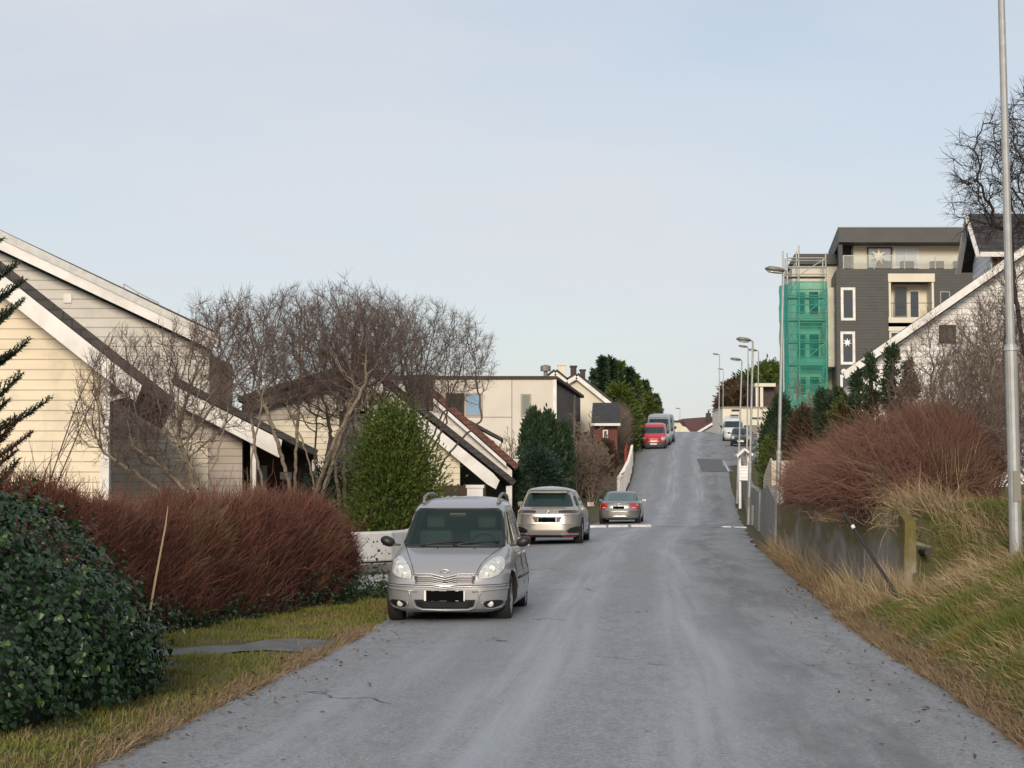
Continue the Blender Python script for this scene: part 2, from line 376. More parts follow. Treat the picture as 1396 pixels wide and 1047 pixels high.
fine = noise(P, 70, 2, rough=.7); med = noise(P, 7, 5, (1, .3, 1), .6)
c = mixc(big, (.215, .228, .240), (.275, .290, .305))
c = mixc(ramp(med, .30, .60), (.205, .212, .226), c)
spk = noise(P, 26, 3, rough=.8)
grain = mixc(ramp(math_('ADD', math_('MULTIPLY', fine, .5), math_('MULTIPLY', spk, .5)), .38, .62), (.50, .50, .50), (1.42, 1.42, 1.42)); one = N(t, 'ShaderNodeValue'); one.outputs[0].default_value = 1
c = mixc(one.outputs[0], c, grain, 'MULTIPLY')
# worn tracks along the lane
su = N(t, 'ShaderNodeSeparateXYZ'); L(uv.outputs[0], su.inputs[0]); U = su.outputs[0]
def band(center, wid, amt):
    d = math_('ABSOLUTE', math_('SUBTRACT', math_('ADD', U, math_('MULTIPLY', math_('SUBTRACT', noise(P, .12, 2), .5), 1.3)), center))
    return math_('MULTIPLY', ramp(d, wid, wid*.25), amt)
pale = math_('MAXIMUM', math_('MAXIMUM', band(-.6, .6, .7), band(.95, .5, .6)), band(-1.9, .5, .35))
pale = math_('MULTIPLY', pale, ramp(noise(uv.outputs[0], 1.0, 5, (5, .12, 1)), .30, .72))
c = mixc(pale, c, (.39, .425, .46))
# dark cracked repair strip on the right-hand half, near the viewer
dk = math_('MULTIPLY', band(2.0, 1.0, .65), ramp(noise(uv.outputs[0], 1.0, 7, (1.1, .16, 1), .68), .45, .56))
c = mixc(dk, c, (.105, .104, .107))
vor = N(t, 'ShaderNodeTexVoronoi', feature='DISTANCE_TO_EDGE'); mm = N(t, 'ShaderNodeMapping'); mm.inputs['Scale'].default_value = (.42, .22, 1)
wob = N(t, 'ShaderNodeVectorMath', operation='ADD'); nz = N(t, 'ShaderNodeTexNoise'); nz.inputs['Scale'].default_value = 1.6; nz.inputs['Detail'].default_value = 5; L(P, nz.inputs['Vector'])
L(P, wob.inputs[0]); L(nz.outputs[1], wob.inputs[1]); L(wob.outputs[0], mm.inputs[0]); L(mm.outputs[0], vor.inputs['Vector']); vor.inputs['Scale'].default_value = 1
crack = math_('MULTIPLY', ramp(vor.outputs[0], .010, .002), math_('MAXIMUM', math_('MULTIPLY', dk, ramp(noise(P, .8, 3), .46, .54)), ramp(noise(P, .45, 3), .56, .62)))
c = mixc(crack, c, (.035, .033, .032))
# leaf litter and mud towards the verge
mud = math_('MULTIPLY', ramp(math_('ABSOLUTE', U), 2.75, 3.5), ramp(noise(P, 2.2, 5, (1, .5, 1)), .42, .6))
c = mixc(mud, c, (.10, .085, .07))
L(c, b.inputs['Base Color'])
rr = math_('ADD', math_('SUBTRACT', .50, math_('MULTIPLY', pale, .16)), math_('MULTIPLY', big, .16)); L(rr, b.inputs['Roughness']); b.inputs['Specular IOR Level'].default_value = .45
bp = N(t, 'ShaderNodeBump'); bp.inputs['Strength'].default_value = .6; bp.inputs['Distance'].default_value = .010
hh = math_('SUBTRACT', math_('ADD', fine, math_('MULTIPLY', med, 1.5)), math_('MULTIPLY', crack, 3)); L(hh, bp.inputs['Height']); L(bp.outputs[0], b.inputs['Normal'])
M['asphalt'] = m
ry = np.concatenate([np.arange(-40, 10, 2.), np.arange(10, 40, .12), np.arange(40, 100, .5), np.arange(100, 420, 2.)])
rngr = np.random.default_rng(5); nx = 17; V = []; UV = []
wl = np.convolve(rngr.normal(0, .05, len(ry)+4), np.ones(3)/3, 'same')[:len(ry)]; wr = np.convolve(rngr.normal(0, .06, len(ry)+4), np.ones(3)/3, 'same')[:len(ry)]
for i, y in enumerate(ry):
    l = eL(y)+wl[i]; r = eR(y)+wr[i]; xs = np.linspace(l, r, nx); cc = (eL(y)+eR(y))/2
    cam_ = .05*(1-((xs-cc)/((r-l)/2))**2)
    V.append(np.stack([xs, np.full(nx, y), zR(y)+cam_+np.where(np.abs(xs-cc) > 2.9, .0, 0)], 1)); UV.append(np.stack([xs-cc, np.full(nx, y)], 1))
V = np.concatenate(V); UV = np.concatenate(UV); nr = len(ry)
ii, jj = np.meshgrid(np.arange(nr-1), np.arange(nx-1), indexing='ij'); a_ = (ii*nx+jj).ravel(); F = np.stack([a_, a_+1, a_+nx+1, a_+nx], 1)
def uv_mesh(name, V, F, UV, mat, label):
    o = np_mesh(name, V, F, mat, smooth=True); ul = o.data.uv_layers.new(name='UVMap')
    ul.data.foreach_set('uv', UV[F.ravel()].astype(np.float32).ravel()); return tag(o, label, None, kind='structure')
for _k in range(0): pass
uv_mesh('road', V, F, UV, M['asphalt'], 'grey worn asphalt road climbing to a crest')
def road_z(x, y):
    l, r = eL(y), eR(y); cc = (l+r)/2; return float(zR(y)+.05*(1-min(1, abs((x-cc)/((r-l)/2)))**2))
def lay(name, pts, mat, label, dz=.012, kind='structure', cat=None, n=6):
    """thin sheet draped on the ground between four corners"""
    p = [np.array(q, float) for q in pts]; V = []; UV = []
    for i in range(n+1):
        for j in range(n+1):
            u, v = i/n, j/n; q = (p[0]*(1-u)+p[1]*u)*(1-v)+(p[3]*(1-u)+p[2]*u)*v
            x, y = q; inside = eL(y) < x < eR(y)
            z = (road_z(x, y) if inside else float(H(x, y)))+dz
            V.append((x, y, z)); UV.append((x-(eL(y)+eR(y))/2, y))
    F = [(i*(n+1)+j, (i+1)*(n+1)+j, (i+1)*(n+1)+j+1, i*(n+1)+j+1) for i in range(n) for j in range(n)]
    o = np_mesh(name, np.array(V), np.array(F), mat, smooth=True); ul = o.data.uv_layers.new(name='UVMap')
    ul.data.foreach_set('uv', np.array(UV)[np.array(F).ravel()].astype(np.float32).ravel())
    return tag(o, label, cat, kind=kind)
# lay-by on the right, up the hill, and a drive on the left by the second parked car
lay('lay_by', [(float(eR(124))-.4, 124), (float(eR(124))+4.2, 126), (float(eR(190))+5.0, 190), (float(eR(190))-.5, 190)], M['asphalt'], 'asphalt lay-by on the right where vehicles stand', .02, n=14)
lay('driveway', [(-4.2, 34), (-1.1, 32), (-.3, 47), (-3.6, 47)], M['asphalt'], 'asphalt drive entrance behind the silver car', .03, n=8)
M['patch'] = pmat('patched_asphalt', (.115, .117, .125), .65, col2=(.085, .085, .09), nscale=3, bump=.2, bscale=60)
M['path'] = pmat('gravelly_path', (.15, .15, .155), .85, col2=(.10, .095, .09), nscale=3, bump=.5, bscale=50)
lay('asphalt_patch', [(at(955, 0, 118).x, 119), (at(998, 0, 118).x, 119), (at(985, 0, 130).x, 131), (at(948, 0, 130).x, 131)], M['patch'], 'dark rectangular asphalt repair on the slope', .016)
lay('path', [(-4.6, 18.0), (-2.05, 19.6), (-1.95, 21.2), (-4.6, 19.1)], M['path'], 'narrow grey path crossing the left verge', .012, n=10)
M['paint'] = pmat('road_paint', (.70, .70, .70), .6, col2=(.45, .45, .46), nscale=8)
# low painted speed hump in the dip, its worn white edge faces the viewer
def hump(px0, px1, label, hh=.10, th=.35):
    Y = 73.5; x0, x1 = AX(px0, Y), AX(px1, Y); z = road_z((x0+x1)/2, Y)-.02; o = thing('speed_hump', label, 'speed hump', (x0, Y, z), group='speed hump blocks across the road')
    mb = MB(); mb.add([(x0, Y, z), (x1, Y, z), (x1-.03, Y+.05, z+hh), (x0+.03, Y+.05, z+hh), (x0, Y+.8, z), (x1, Y+.8, z), (x1-.03, Y+.75, z+hh), (x0+.03, Y+.75, z+hh)], [(0, 1, 2, 3), (3, 2, 6, 7), (7, 6, 5, 4), (0, 3, 7, 4), (1, 5, 6, 2), (0, 4, 5, 1)]); mb.build('block', M['paint'], o)
hump(804, 827, 'white speed hump block at the left kerb behind the saloon'); hump(829, 857, 'white speed hump block directly behind the silver saloon'); hump(860, 888, 'white speed hump block right of the silver saloon')
hump(985, 997, 'short white speed hump block in the right lane', .07); hump(1001, 1018, 'white speed hump block against the right wall', .06)
lay('asphalt_joint', [(eL(74)+.3, 74.1), (eR(74)-.2, 73.2), (eR(74)-.2, 73.5), (eL(74)+.3, 74.4)], M['patch'], 'dark joint across the road at the dip', .006, n=8)
lay('road_marking', [(at(984, 0, 121).x, 119.5), (at(987, 0, 121).x, 119.5), (at(983, 0, 129).x, 129), (at(981.5, 0, 129).x, 129)], M['paint'], 'white kerb line beside the asphalt repair', .022, n=3)
# ------------------------------------------------------------------ cars
def paint(name, col, metal=.55, rough=.32):
    return pmat(name, col, rough, metal=metal, spec=.5, coat=.5)
class Shape:
    """body as a stack of plan outlines: front yf(z), rear yr(z), half width w(z), corner exponents"""
    def __init__(s, rows, nf=4.5, nr=5):
        a = np.array(rows, float); s.zt = np.linspace(a[0, 0], a[-1, 0], 400)
        k = np.ones(9)/9
        def sm(c):
            v = np.interp(s.zt, a[:, 0], a[:, c]); p = np.pad(v, 4, mode='edge'); return np.convolve(p, k, 'valid')
        s.yf, s.yr, s.w = sm(1), sm(2), sm(3)
        s.yf[-1] = a[-1, 1]; s.yr[-1] = a[-1, 2]; s.w[-1] = a[-1, 3]
        s.nf, s.nr = nf, nr; s.z0, s.z1 = a[0, 0], a[-1, 0]
    def g(s, z): return tuple(np.interp(z, s.zt, v) for v in (s.yf, s.yr, s.w))
    def mid(s, z): return max(.15, float(np.interp(z, s.zt, s.yf))+.3)
    def end(s, x, z, e):       # y on the front (e=-1) or rear (e=1)
        yf, yr, w = s.g(z); n = s.nf if e < 0 else s.nr; l = (s.mid(z)-yf) if e < 0 else (yr-s.mid(z))
        return s.mid(z)+e*l*max(0, 1-min(.999, abs(x)/w)**n)**(1/n)
    def side(s, y, z):
        yf, yr, w = s.g(z); c = s.mid(z); n = s.nf if y < c else s.nr; l = (c-yf) if y < c else (yr-c)
        return w*max(0, 1-min(.999, abs(y-c)/l)**n)**(1/n)
    def body(s, name, mats, parent, arches, arch_r, nz=64, nu=104, bump_groove=None):
        zs = np.linspace(s.z0, s.z1, nz); vs = []; 
        for z in zs:
            yf, yr, w = s.g(z); c = s.mid(z)
            for j in range(nu):
                a = 2*math.pi*(j+.5)/nu; ca, sa = math.cos(a), math.sin(a)
                n = s.nf if sa < 0 else s.nr; l = (c-yf) if sa < 0 else (yr-c)
                vs.append((w*math.copysign(abs(ca)**(2/n), ca), c+l*math.copysign(abs(sa)**(2/n), sa), z))
        fs = [(i*nu+j, i*nu+(j+1) % nu, (i+1)*nu+(j+1) % nu, (i+1)*nu+j) for i in range(nz-1) for j in range(nu)]
        fs += [tuple(range(nu-1, -1, -1)), tuple((nz-1)*nu+j for j in range(nu))]
        me = bpy.data.meshes.new(name); me.from_pydata(vs, [], fs); me.update()
        o = bpy.data.objects.new(name, me); C.link(o); cut = []
        for (ya, za) in arches:
            for sx in (-1, 1):
                mb = MB(); W = s.g(za)[2]; mb.lathe((sx*(W-.02), ya, za), 'x', [(-.24, arch_r), (.3, arch_r)], 32)
                co = mb.build('cut', None); cut.append(co)
                md = o.modifiers.new('b', 'BOOLEAN'); md.operation = 'DIFFERENCE'; md.object = co; md.solver = 'EXACT'
        dg = bpy.context.evaluated_depsgraph_get(); me2 = bpy.data.meshes.new_from_object(o.evaluated_get(dg))
        bpy.data.objects.remove(o)
        for co in cut: bpy.data.objects.remove(co)
        for m in list(mats): me2.materials.append(m) if False else None
        me2.materials.clear()
        for m in mats: me2.materials.append(m)
        idx = []
        for p in me2.polygons:
            c = p.center; inside = any((c.y-ya)**2+(c.z-za)**2 < (arch_r+.004)**2 for ya, za in arches)
            idx.append(1 if (inside or c.z < s.z0+.004) else 0)
        me2.polygons.foreach_set('material_index', idx); me2.name = name
        o2 = bpy.data.objects.new(name, me2); C.link(o2); o2.parent = parent
        me2.polygons.foreach_set('use_smooth', [i == 0 for i in idx]); me2.update()
        try:
            bm = bmesh.new(); bm.from_mesh(me2)
            for e in bm.edges:
                if len(e.link_faces) == 2 and e.calc_face_angle(0) > R(50): e.smooth = False
            bm.to_mesh(me2); bm.free()
        except Exception: pass
        return o2
    def patch(s, name, mat, parent, rows, e=-1, sgn=1, off=.006, nx=10, sub=4, depth=.02, smooth=True):
        """panel lying on the front/rear: rows (z, x_in, x_out), mirrored by sgn"""
        a = np.array(rows, float); zz = []; 
        for i in range(len(a)-1):
            for k in range(sub): zz.append(a[i]*(1-k/sub)+a[i+1]*k/sub)
        zz.append(a[-1]); G = []
        for z, x0, x1 in zz:
            G.append([(sgn*(x0+(x1-x0)*k/nx), s.end(x0+(x1-x0)*k/nx, z, e), z) for k in range(nx+1)])
        return s._skin(name, mat, parent, G, (0, e, 0), off, depth, smooth)
    def spatch(s, name, mat, parent, rows, sgn=1, off=.006, ny=8, sub=4, depth=.02):
        """panel lying on the side: rows (z, y0, y1)"""
        a = np.array(rows, float); zz = []
        for i in range(len(a)-1):
            for k in range(sub): zz.append(a[i]*(1-k/sub)+a[i+1]*k/sub)
        zz.append(a[-1]); G = []
        for z, y0, y1 in zz:
            G.append([(sgn*s.side(y0+(y1-y0)*k/ny, z), y0+(y1-y0)*k/ny, z) for k in range(ny+1)])
        return s._skin(name, mat, parent, G, (sgn, 0, 0), off, depth, True)
    def _skin(s, name, mat, parent, G, nrm, off, depth, smooth):
        nzr = len(G); nxr = len(G[0]); nv = Vector(nrm); vs = []
        for row in G:
            for p in row: vs.append(Vector(p))
        # local outward direction so that sloping glass keeps an even offset
        out = []
        for i in range(nzr):
            for k in range(nxr):
                a = vs[min(i+1, nzr-1)*nxr+k]-vs[max(i-1, 0)*nxr+k]; b_ = vs[i*nxr+min(k+1, nxr-1)]-vs[i*nxr+max(k-1, 0)]
                c = a.cross(b_)
                if c.length < 1e-9: c = nv.copy()
                c.normalize()
                if c.dot(nv) < 0: c = -c
                out.append(c)
        top = [v+o*off for v, o in zip(vs, out)]; bot = [v-o*depth for v, o in zip(vs, out)]
        n = len(vs); F = [(i*nxr+k, i*nxr+k+1, (i+1)*nxr+k+1, (i+1)*nxr+k) for i in range(nzr-1) for k in range(nxr-1)]
        ring = [k for k in range(nxr)]+[i*nxr+nxr-1 for i in range(1, nzr)]+[(nzr-1)*nxr+k for k in range(nxr-2, -1, -1)]+[i*nxr for i in range(nzr-2, 0, -1)]
        F += [(ring[i], ring[(i+1) % len(ring)], ring[(i+1) % len(ring)]+n, ring[i]+n) for i in range(len(ring))]
        mb = MB(); mb.add(top+bot, F); o = mb.build(name, mat, parent, False, world=False)
        if smooth:
            me = o.data; k = (nzr-1)*(nxr-1); me.polygons.foreach_set('use_smooth', [i < k for i in range(len(me.polygons))])
            bm = bmesh.new(); bm.from_mesh(me)
            for ed in bm.edges:
                if len(ed.link_faces) == 2 and ed.calc_face_angle(0) > R(40): ed.smooth = False
            bm.to_mesh(me); bm.free()
        return o
def wheel(parent, x, y, r, wd, sx, spokes=7):
    mb = MB(); c = (x, y, r)
    mb.lathe(c, 'x', [(-wd/2+.06, r*.60), (-wd/2, r*.70), (-wd/2, r*.93), (-wd/2+.03, r*.99), (wd/2-.03, r*.99), (wd/2, r*.93), (wd/2, r*.70), (wd/2-.06, r*.60)], 32)
    w_ = mb.build('wheel', M['plastic'], parent, world=False, smooth=False)
    t = MB(); t.lathe(c, 'x', [(-wd/2-.002, r*.66), (-wd/2-.002, r*.94), (-wd/2+.03, r*1.003), (wd/2-.03, r*1.003), (wd/2+.002, r*.94), (wd/2+.002, r*.66)], 40, closed=True)
    t.build('tyre', M['tyre'], w_, smooth=True, world=False)
    q = MB(); X = x+sx*(wd/2-.02)
    q.lathe((X, y, r), 'x', [(-.01, r*.655), (.018, r*.67), (.018, r*.60), (-.03, r*.57)], 32, closed=True)
    for k in range(spokes):
        a = 2*math.pi*k/spokes; q.bar((X+sx*.006, y, r), (X+sx*.004, y+math.cos(a)*r*.62, r+math.sin(a)*r*.62), .045, .02, up=(1, 0, 0))
    q.lathe((X+sx*.01, y, r), 'x', [(-.01, .06), (.012, .05)], 16)
    q.build('rim', M['rim'], w_, world=False)
    return w_
def wheels(p, track, axles, r, wd):
    for y in axles:
        for sx in (-1, 1): wheel(p, sx*track, y, r, wd, sx)
def mirror(p, s, x, y, z, sx, mat, w_=.2, h=.14):
    mb = MB(); mb.lathe((sx*(x+w_/2), y, z), 'y', [(-.07, .25), (-.055, .7), (-.02, .95), (.03, 1), (.05, .97)], 20)
    mb.v = [(sx*(x+w_/2)+(v[0]-sx*(x+w_/2))*w_/2, v[1], z+(v[2]-z)*h/2+.02*(sx*v[0]-x)) for v in mb.v]
    o = mb.build('side_mirror', mat, p, smooth=True, world=False)
    a = MB(); a.bar((sx*(x-.08), y+.02, z-h*.35), (sx*(x+.06), y, z-h*.25), .06, .03); a.build('mirror_arm', mat, o, world=False)
    g_ = MB(); g_.add([(sx*(x+w_*.12), y+.053, z-h*.36), (sx*(x+w_*.88), y+.053, z-h*.36), (sx*(x+w_*.88), y+.053, z+h*.38), (sx*(x+w_*.12), y+.053, z+h*.38)], [(0, 1, 2, 3)])
    g_.build('mirror_glass', M['chrome'], o, world=False)
    return o
def plate(p, s, z0, z1, hw, e=-1, yy=None):
    y = (yy if yy is not None else s.end(0, (z0+z1)/2, e))+e*.012
    mb = MB(); mb.box(-hw, hw, y-.006, y+.006, z0, z1); o = mb.build('number_plate', M['plate'], p, world=False)
    # the characters are blacked out in the photograph
    q = MB(); yb = y+e*.0075; rng = random.Random(3)
    for k in range(9):
        x0 = -hw*.9+k*hw*.2; h0 = (z1-z0)*(-.1+.22*rng.random()); q.box(x0, x0+hw*.24, yb-.0015-.0002*k, yb+.0015+.0002*k, z0+h0*.5, z1-h0*.4)
    q.build('blackout', M['blackout'], o, world=False); return o
def rod(name, mat, parent, pts, r, n=6):
    mb = MB(); mb.tube(pts, r, n); return mb.build(name, mat, parent, smooth=True, world=False)
def place_car(name, label, Y, px, rz, group=None, cat='car', z=None):
    x = AX(px, Y) if px is not None else 0
    zz = (float(zR(Y)) if z is None else z)
    r = thing(name, label, cat, (x, Y, zz), rz, group)
    r.rotation_mode = 'XYZ'
    return r
def slope_tilt(r, Y, facing=1):
    s = (float(zR(Y+3))-float(zR(Y-3)))/6; r.rotation_euler.x = math.atan(s)*facing

P1 = paint('silver_mauve_paint', (.36, .365, .38), .45, .38)
P2 = paint('champagne_paint', (.37, .35, .325), .5, .28)
P3 = paint('silver_paint', (.24, .245, .24), .5, .28)
P4 = paint('red_paint', (.50, .018, .03), .1, .3)
P5 = paint('white_paint', (.66, .68, .70), .0, .3)
P6 = paint('dark_green_paint', (.02, .03, .03), .2, .2)
P7 = paint('silver_grey_paint', (.38, .40, .43), .4, .35)

# --- silver compact people carrier, facing the viewer, near wheel on the grass
S = Shape([(.15, -1.72, 1.76, .70), (.19, -1.85, 1.84, .80), (.30, -1.91, 1.90, .86), (.45, -1.93, 1.92, .868), (.50, -1.93, 1.92, .868), (.56, -1.90, 1.91, .864), (.64, -1.875, 1.90, .855),
           (.70, -1.83, 1.89, .832), (.77, -1.74, 1.88, .825), (.83, -1.60, 1.87, .815), (.89, -1.38, 1.86, .80), (.935, -1.15, 1.85, .785), (.965, -1.00, 1.84, .765), (.985, -.93, 1.84, .755),
           (1.10, -.78, 1.81, .725), (1.30, -.53, 1.75, .675), (1.48, -.30, 1.70, .625), (1.535, -.12, 1.66, .60), (1.58, .12, 1.62, .56), (1.615, .38, 1.58, .50), (1.64, .65, 1.50, .38), (1.655, .85, 1.40, .2), (1.66, .95, 1.3, .02)], 5.2, 6)
c = place_car('parked_car', 'silver compact people carrier with roof rails facing the viewer, its wheels at the grass edge', 25.75, 611, -.085, cat='car', z=.0)
c.location.x = -.71
S.body('body', [P1, M['dark']], c, [(-1.22, .32), (1.28, .32)], .355, nz=84, nu=140)
wheels(c, .715, (-1.22, 1.28), .31, .185)
WS = S.patch('windscreen', M['clearglass'], c, [(.992, 0.0-.675, .675), (1.10, -.665, .665), (1.30, -.625, .625), (1.44, -.585, .585), (1.472, -.54, .54)], nx=24, sub=6, off=.005)
bm = bmesh.new(); bd = [o for o in c.children if o.name.startswith('body')][0]; bm.from_mesh(bd.data)
hw_ = lambda z: float(np.interp(z, [.99, 1.10, 1.30, 1.44, 1.474], [.672, .66, .62, .575, .50]))
bmesh.ops.delete(bm, geom=[f_ for f_ in bm.faces if f_.calc_center_median().y < .1 and f_.normal.y < -.2 and .994 < f_.calc_center_median().z < 1.472 and abs(f_.calc_center_median().x) < hw_(f_.calc_center_median().z)], context='FACES'); bm.to_mesh(bd.data); bm.free()
rod('windscreen_seal', M['plastic'], c, [(x, S.end(x, z, -1)-.003, z) for x, z in [(-.675, .99), (-.665, 1.10), (-.625, 1.30), (-.585, 1.44), (-.545, 1.476)]+[(u, 1.478) for u in np.linspace(-.5, .5, 9)]+[(.545, 1.476), (.585, 1.44), (.625, 1.30), (.665, 1.10), (.675, .99)]+[(u, .988) for u in np.linspace(.6, -.6, 9)]+[(-.675, .99)]], .016, 6)
M['interior'] = pmat('car_interior', (.035, .037, .04), .8); M['seat'] = pmat('grey_seat_cloth', (.10, .105, .115), .9)
db = MB(); db.box(-.66, .66, -.90, -.55, .78, .965); db.build('dashboard', M['interior'], c, world=False, bevel=.03)
for sx_ in (-.36, .36):
    st_ = MB(); st_.box(sx_-.24, sx_+.24, -.02, .12, .55, 1.18); so = st_.build('seat', M['seat'], c, world=False, bevel=.05)
    hr = MB(); hr.box(sx_-.13, sx_+.13, .0, .10, 1.21, 1.40); hr.build('headrest', M['seat'], so, world=False, bevel=.04)
rs = MB(); rs.box(-.6, .6, .95, 1.1, .6, 1.15); rs.build('rear_seat', M['seat'], c, world=False, bevel=.04)
rod('steering_wheel', M['interior'], c, [(.36+.18*math.cos(a), -.42+.06*math.sin(a), .98+.16*math.sin(a)) for a in np.linspace(0, 2*math.pi, 19)], .016)
cb_ = MB(); cb_.box(-.7, .7, -.95, 1.5, .5, .56); cb_.build('cabin_floor', M['interior'], c, world=False)
o = S.patch('cowl', M['plastic'], c, [(.962, -.66, .66), (.984, -.68, .68)], nx=24, sub=2, off=.006)
for (x0, x1) in ((-.42, .12), (.02, .62)):
    rod('wiper', M['plastic'], c, [(x0-.02, S.end(x0, .985, -1)-.03, .985), (x0+.1, S.end(x0+.1, 1.015, -1)-.035, 1.02), (x1, S.end(x1, 1.03, -1)-.03, 1.045)], .012)
mb = MB(); mb.box(-.11, .11, S.end(0, 1.40, -1)-.006, S.end(0, 1.40, -1)+.01, 1.375, 1.425); mb.build('rear_view_mirror', M['plastic'], c, world=False)
HL = [(.585, .44, .50), (.60, .435, .60), (.63, .435, .675), (.68, .45, .725), (.74, .485, .74), (.79, .535, .735), (.83, .585, .715), (.855, .635, .69)]
for sg in (-1, 1):
    h = S.patch('headlight', M['lampglass'], c, HL, sgn=sg, off=.012, nx=10)
    S.patch('headlight_seal', M['plastic'], c, [(z-.0, a-.008, b_+.008) for z, a, b_ in HL], sgn=sg, off=.003, nx=10)
    for (x, z, r) in ((.60, .70, .05), (.535, .635, .034), (.665, .775, .028)):
        mb = MB(); y = S.end(x, z, -1)-.014; mb.lathe((sg*x, y, z), 'y', [(-.003, r*.7), (.0, r), (.006, r)], 20)
        mb.build('lamp', M['rim'], h, smooth=False, world=False)
    f = S.patch('fog_lamp_recess', M['plastic'], c, [(.215, .54, .62), (.235, .51, .69), (.27, .50, .735), (.30, .53, .74), (.315, .60, .70)], sgn=sg, off=.004)
    mb = MB(); y = S.end(.59, .265, -1); mb.lathe((sg*.59, y-.02, .265), 'y', [(-.004, .02), (-.002, .04), (.015, .042)], 20); mb.build('fog_lamp', M['lampglass'], f, smooth=True, world=False)
    rod('fog_lamp_trim', P1, f, [(sg*x, S.end(x, z, -1)-.01, z) for x, z in ((.49, .29), (.48, .25), (.52, .21), (.60, .20), (.70, .215), (.755, .25))], .011)
    # body seams
    rod('bumper_strip', P1, c, [(sg*x, S.end(x, z, -1)-.006, z) for x, z in ((.36, .425), (.5, .44), (.62, .45), (.73, .455), (.80, .46))], .014)
    rod('bonnet_seam', M['plastic'], c, [(sg*x, S.end(x, z, -1)-.001, z) for x, z in ((.41, .655), (.425, .70), (.45, .76), (.50, .83), (.56, .89), (.61, .935), (.655, .965))], .005)
    mirror(c, S, .83, -.72, 1.04, sg, M['plastic'], .2, .145)
    S.spatch('front_door_window', M['carglass'], c, [(1.01, -.66, .18), (1.15, -.55, .18), (1.32, -.36, .18), (1.44, -.20, .16)], sg)
    S.spatch('rear_door_window', M['carglass'], c, [(1.01, .24, 1.02), (1.2, .24, 1.0), (1.44, .22, .95)], sg)
    S.spatch('quarter_window', M['carglass'], c, [(1.03, 1.10, 1.60), (1.2, 1.08, 1.56), (1.42, 1.05, 1.46)], sg)
    for y in (.2, 1.04, -.82):
        rod('door_seam', M['plastic'], c, [(sg*(S.side(y, z)+.001), y, z) for z in (.25, .45, .65, .85, .99)], .005)
    for y in (.02, .86):
        X = sg*(S.side(y, .86)+.012); mb = MB(); mb.bar((X, y-.1, .86), (X, y+.08, .87), .03, .03); mb.build('door_handle', P1, c, world=False, bevel=.006)
    rod('roof_rail', M['metal_dull'], c, [(sg*.52, -.05, 1.56), (sg*.53, .10, 1.645), (sg*.53, .5, 1.69), (sg*.52, 1.0, 1.69), (sg*.52, 1.35, 1.66), (sg*.52, 1.5, 1.58)], .022, 8)
    rod('side_trim', M['plastic'], c, [(sg*(S.side(y, .56)+.002), y, .56) for y in (-.75, -.3, .2, .7, .98)], .018)
    S.patch('tail_light', M['taillight'], c, [(.8, .68, .78), (1.0, .66, .75), (1.3, .6, .67)], e=1, sgn=sg, nx=4)
gr = S.patch('grille', M['plastic'], c, [(.535, -.36, .36), (.58, -.40, .40), (.625, -.40, .40)], nx=24, off=.004)
for dz, th in ((-.055, .008), (-.03, .006), (-.005, .006), (.022, .009)):
    rod('grille_bar', M['rim'], gr, [(x, S.end(x, .585+dz, -1)-.009, .59+dz-.035*max(0, 1-abs(x)/.16)) for x in np.linspace(-.385, .385, 21)], th)
for k in range(-9, 10):
    x = k*.042
    if abs(x) > .1: rod('grille_post', M['plastic'], gr, [(x, S.end(x, .545, -1)-.006, .543), (x, S.end(x, .61, -1)-.006, .605)], .004, 4)
rod('bonnet_edge', P1, c, [(x, S.end(x, .645, -1)-.006, .650-.045*max(0, 1-abs(x)/.18)) for x in np.linspace(-.42, .42, 23)], .015)
rod('bumper_seam', M['plastic'], c, [(x, S.end(x, .50, -1)-.001, .498+.02*min(1, abs(x)/.8)-.02*max(0, 1-abs(x)/.15)) for x in np.linspace(-.80, .80, 31)], .006)
rod('bumper_rim', P1, c, [(x, S.end(x, .49, -1)-.002, .482+.02*min(1, abs(x)/.8)-.02*max(0, 1-abs(x)/.15)) for x in np.linspace(-.80, .80, 31)], .013)
it = S.patch('lower_intake', M['plastic'], c, [(.205, -.29, .29), (.235, -.37, .37), (.32, -.40, .40)], nx=16, off=.004)
rod('intake_rim', P1, it, [(x, S.end(x, z, -1)-.006, z) for x, z in ((-.47, .45), (-.455, .38), (-.43, .28), (-.39, .215), (-.30, .188), (0, .18), (.30, .188), (.39, .215), (.43, .28), (.455, .38), (.47, .45))], .013)
for z in (.235, .262, .29): rod('intake_bar', M['plastic'], it, [(x, S.end(x, z, -1)-.006, z) for x in np.linspace(-.36, .36, 9)], .005, 4)
plate(c, S, .305, .435, .265)
em = MB(); y = S.end(0, .675, -1)
for (rx, rz, oz) in ((.062, .040, 0), (.024, .038, 0), (.046, .017, .018)):
    em.tube([(rx*math.cos(a), y-.018-.0*a, .668+oz+rz*math.sin(a)) for a in np.linspace(0, 2*math.pi, 21)], .0055, 6, cap=False)
em.build('badge', M['rim'], c, smooth=True, world=False)
for x in (-.2, .3): rod('washer_nozzle', M['plastic'], c, [(x, -1.08, .945), (x, -1.05, .965)], .01)

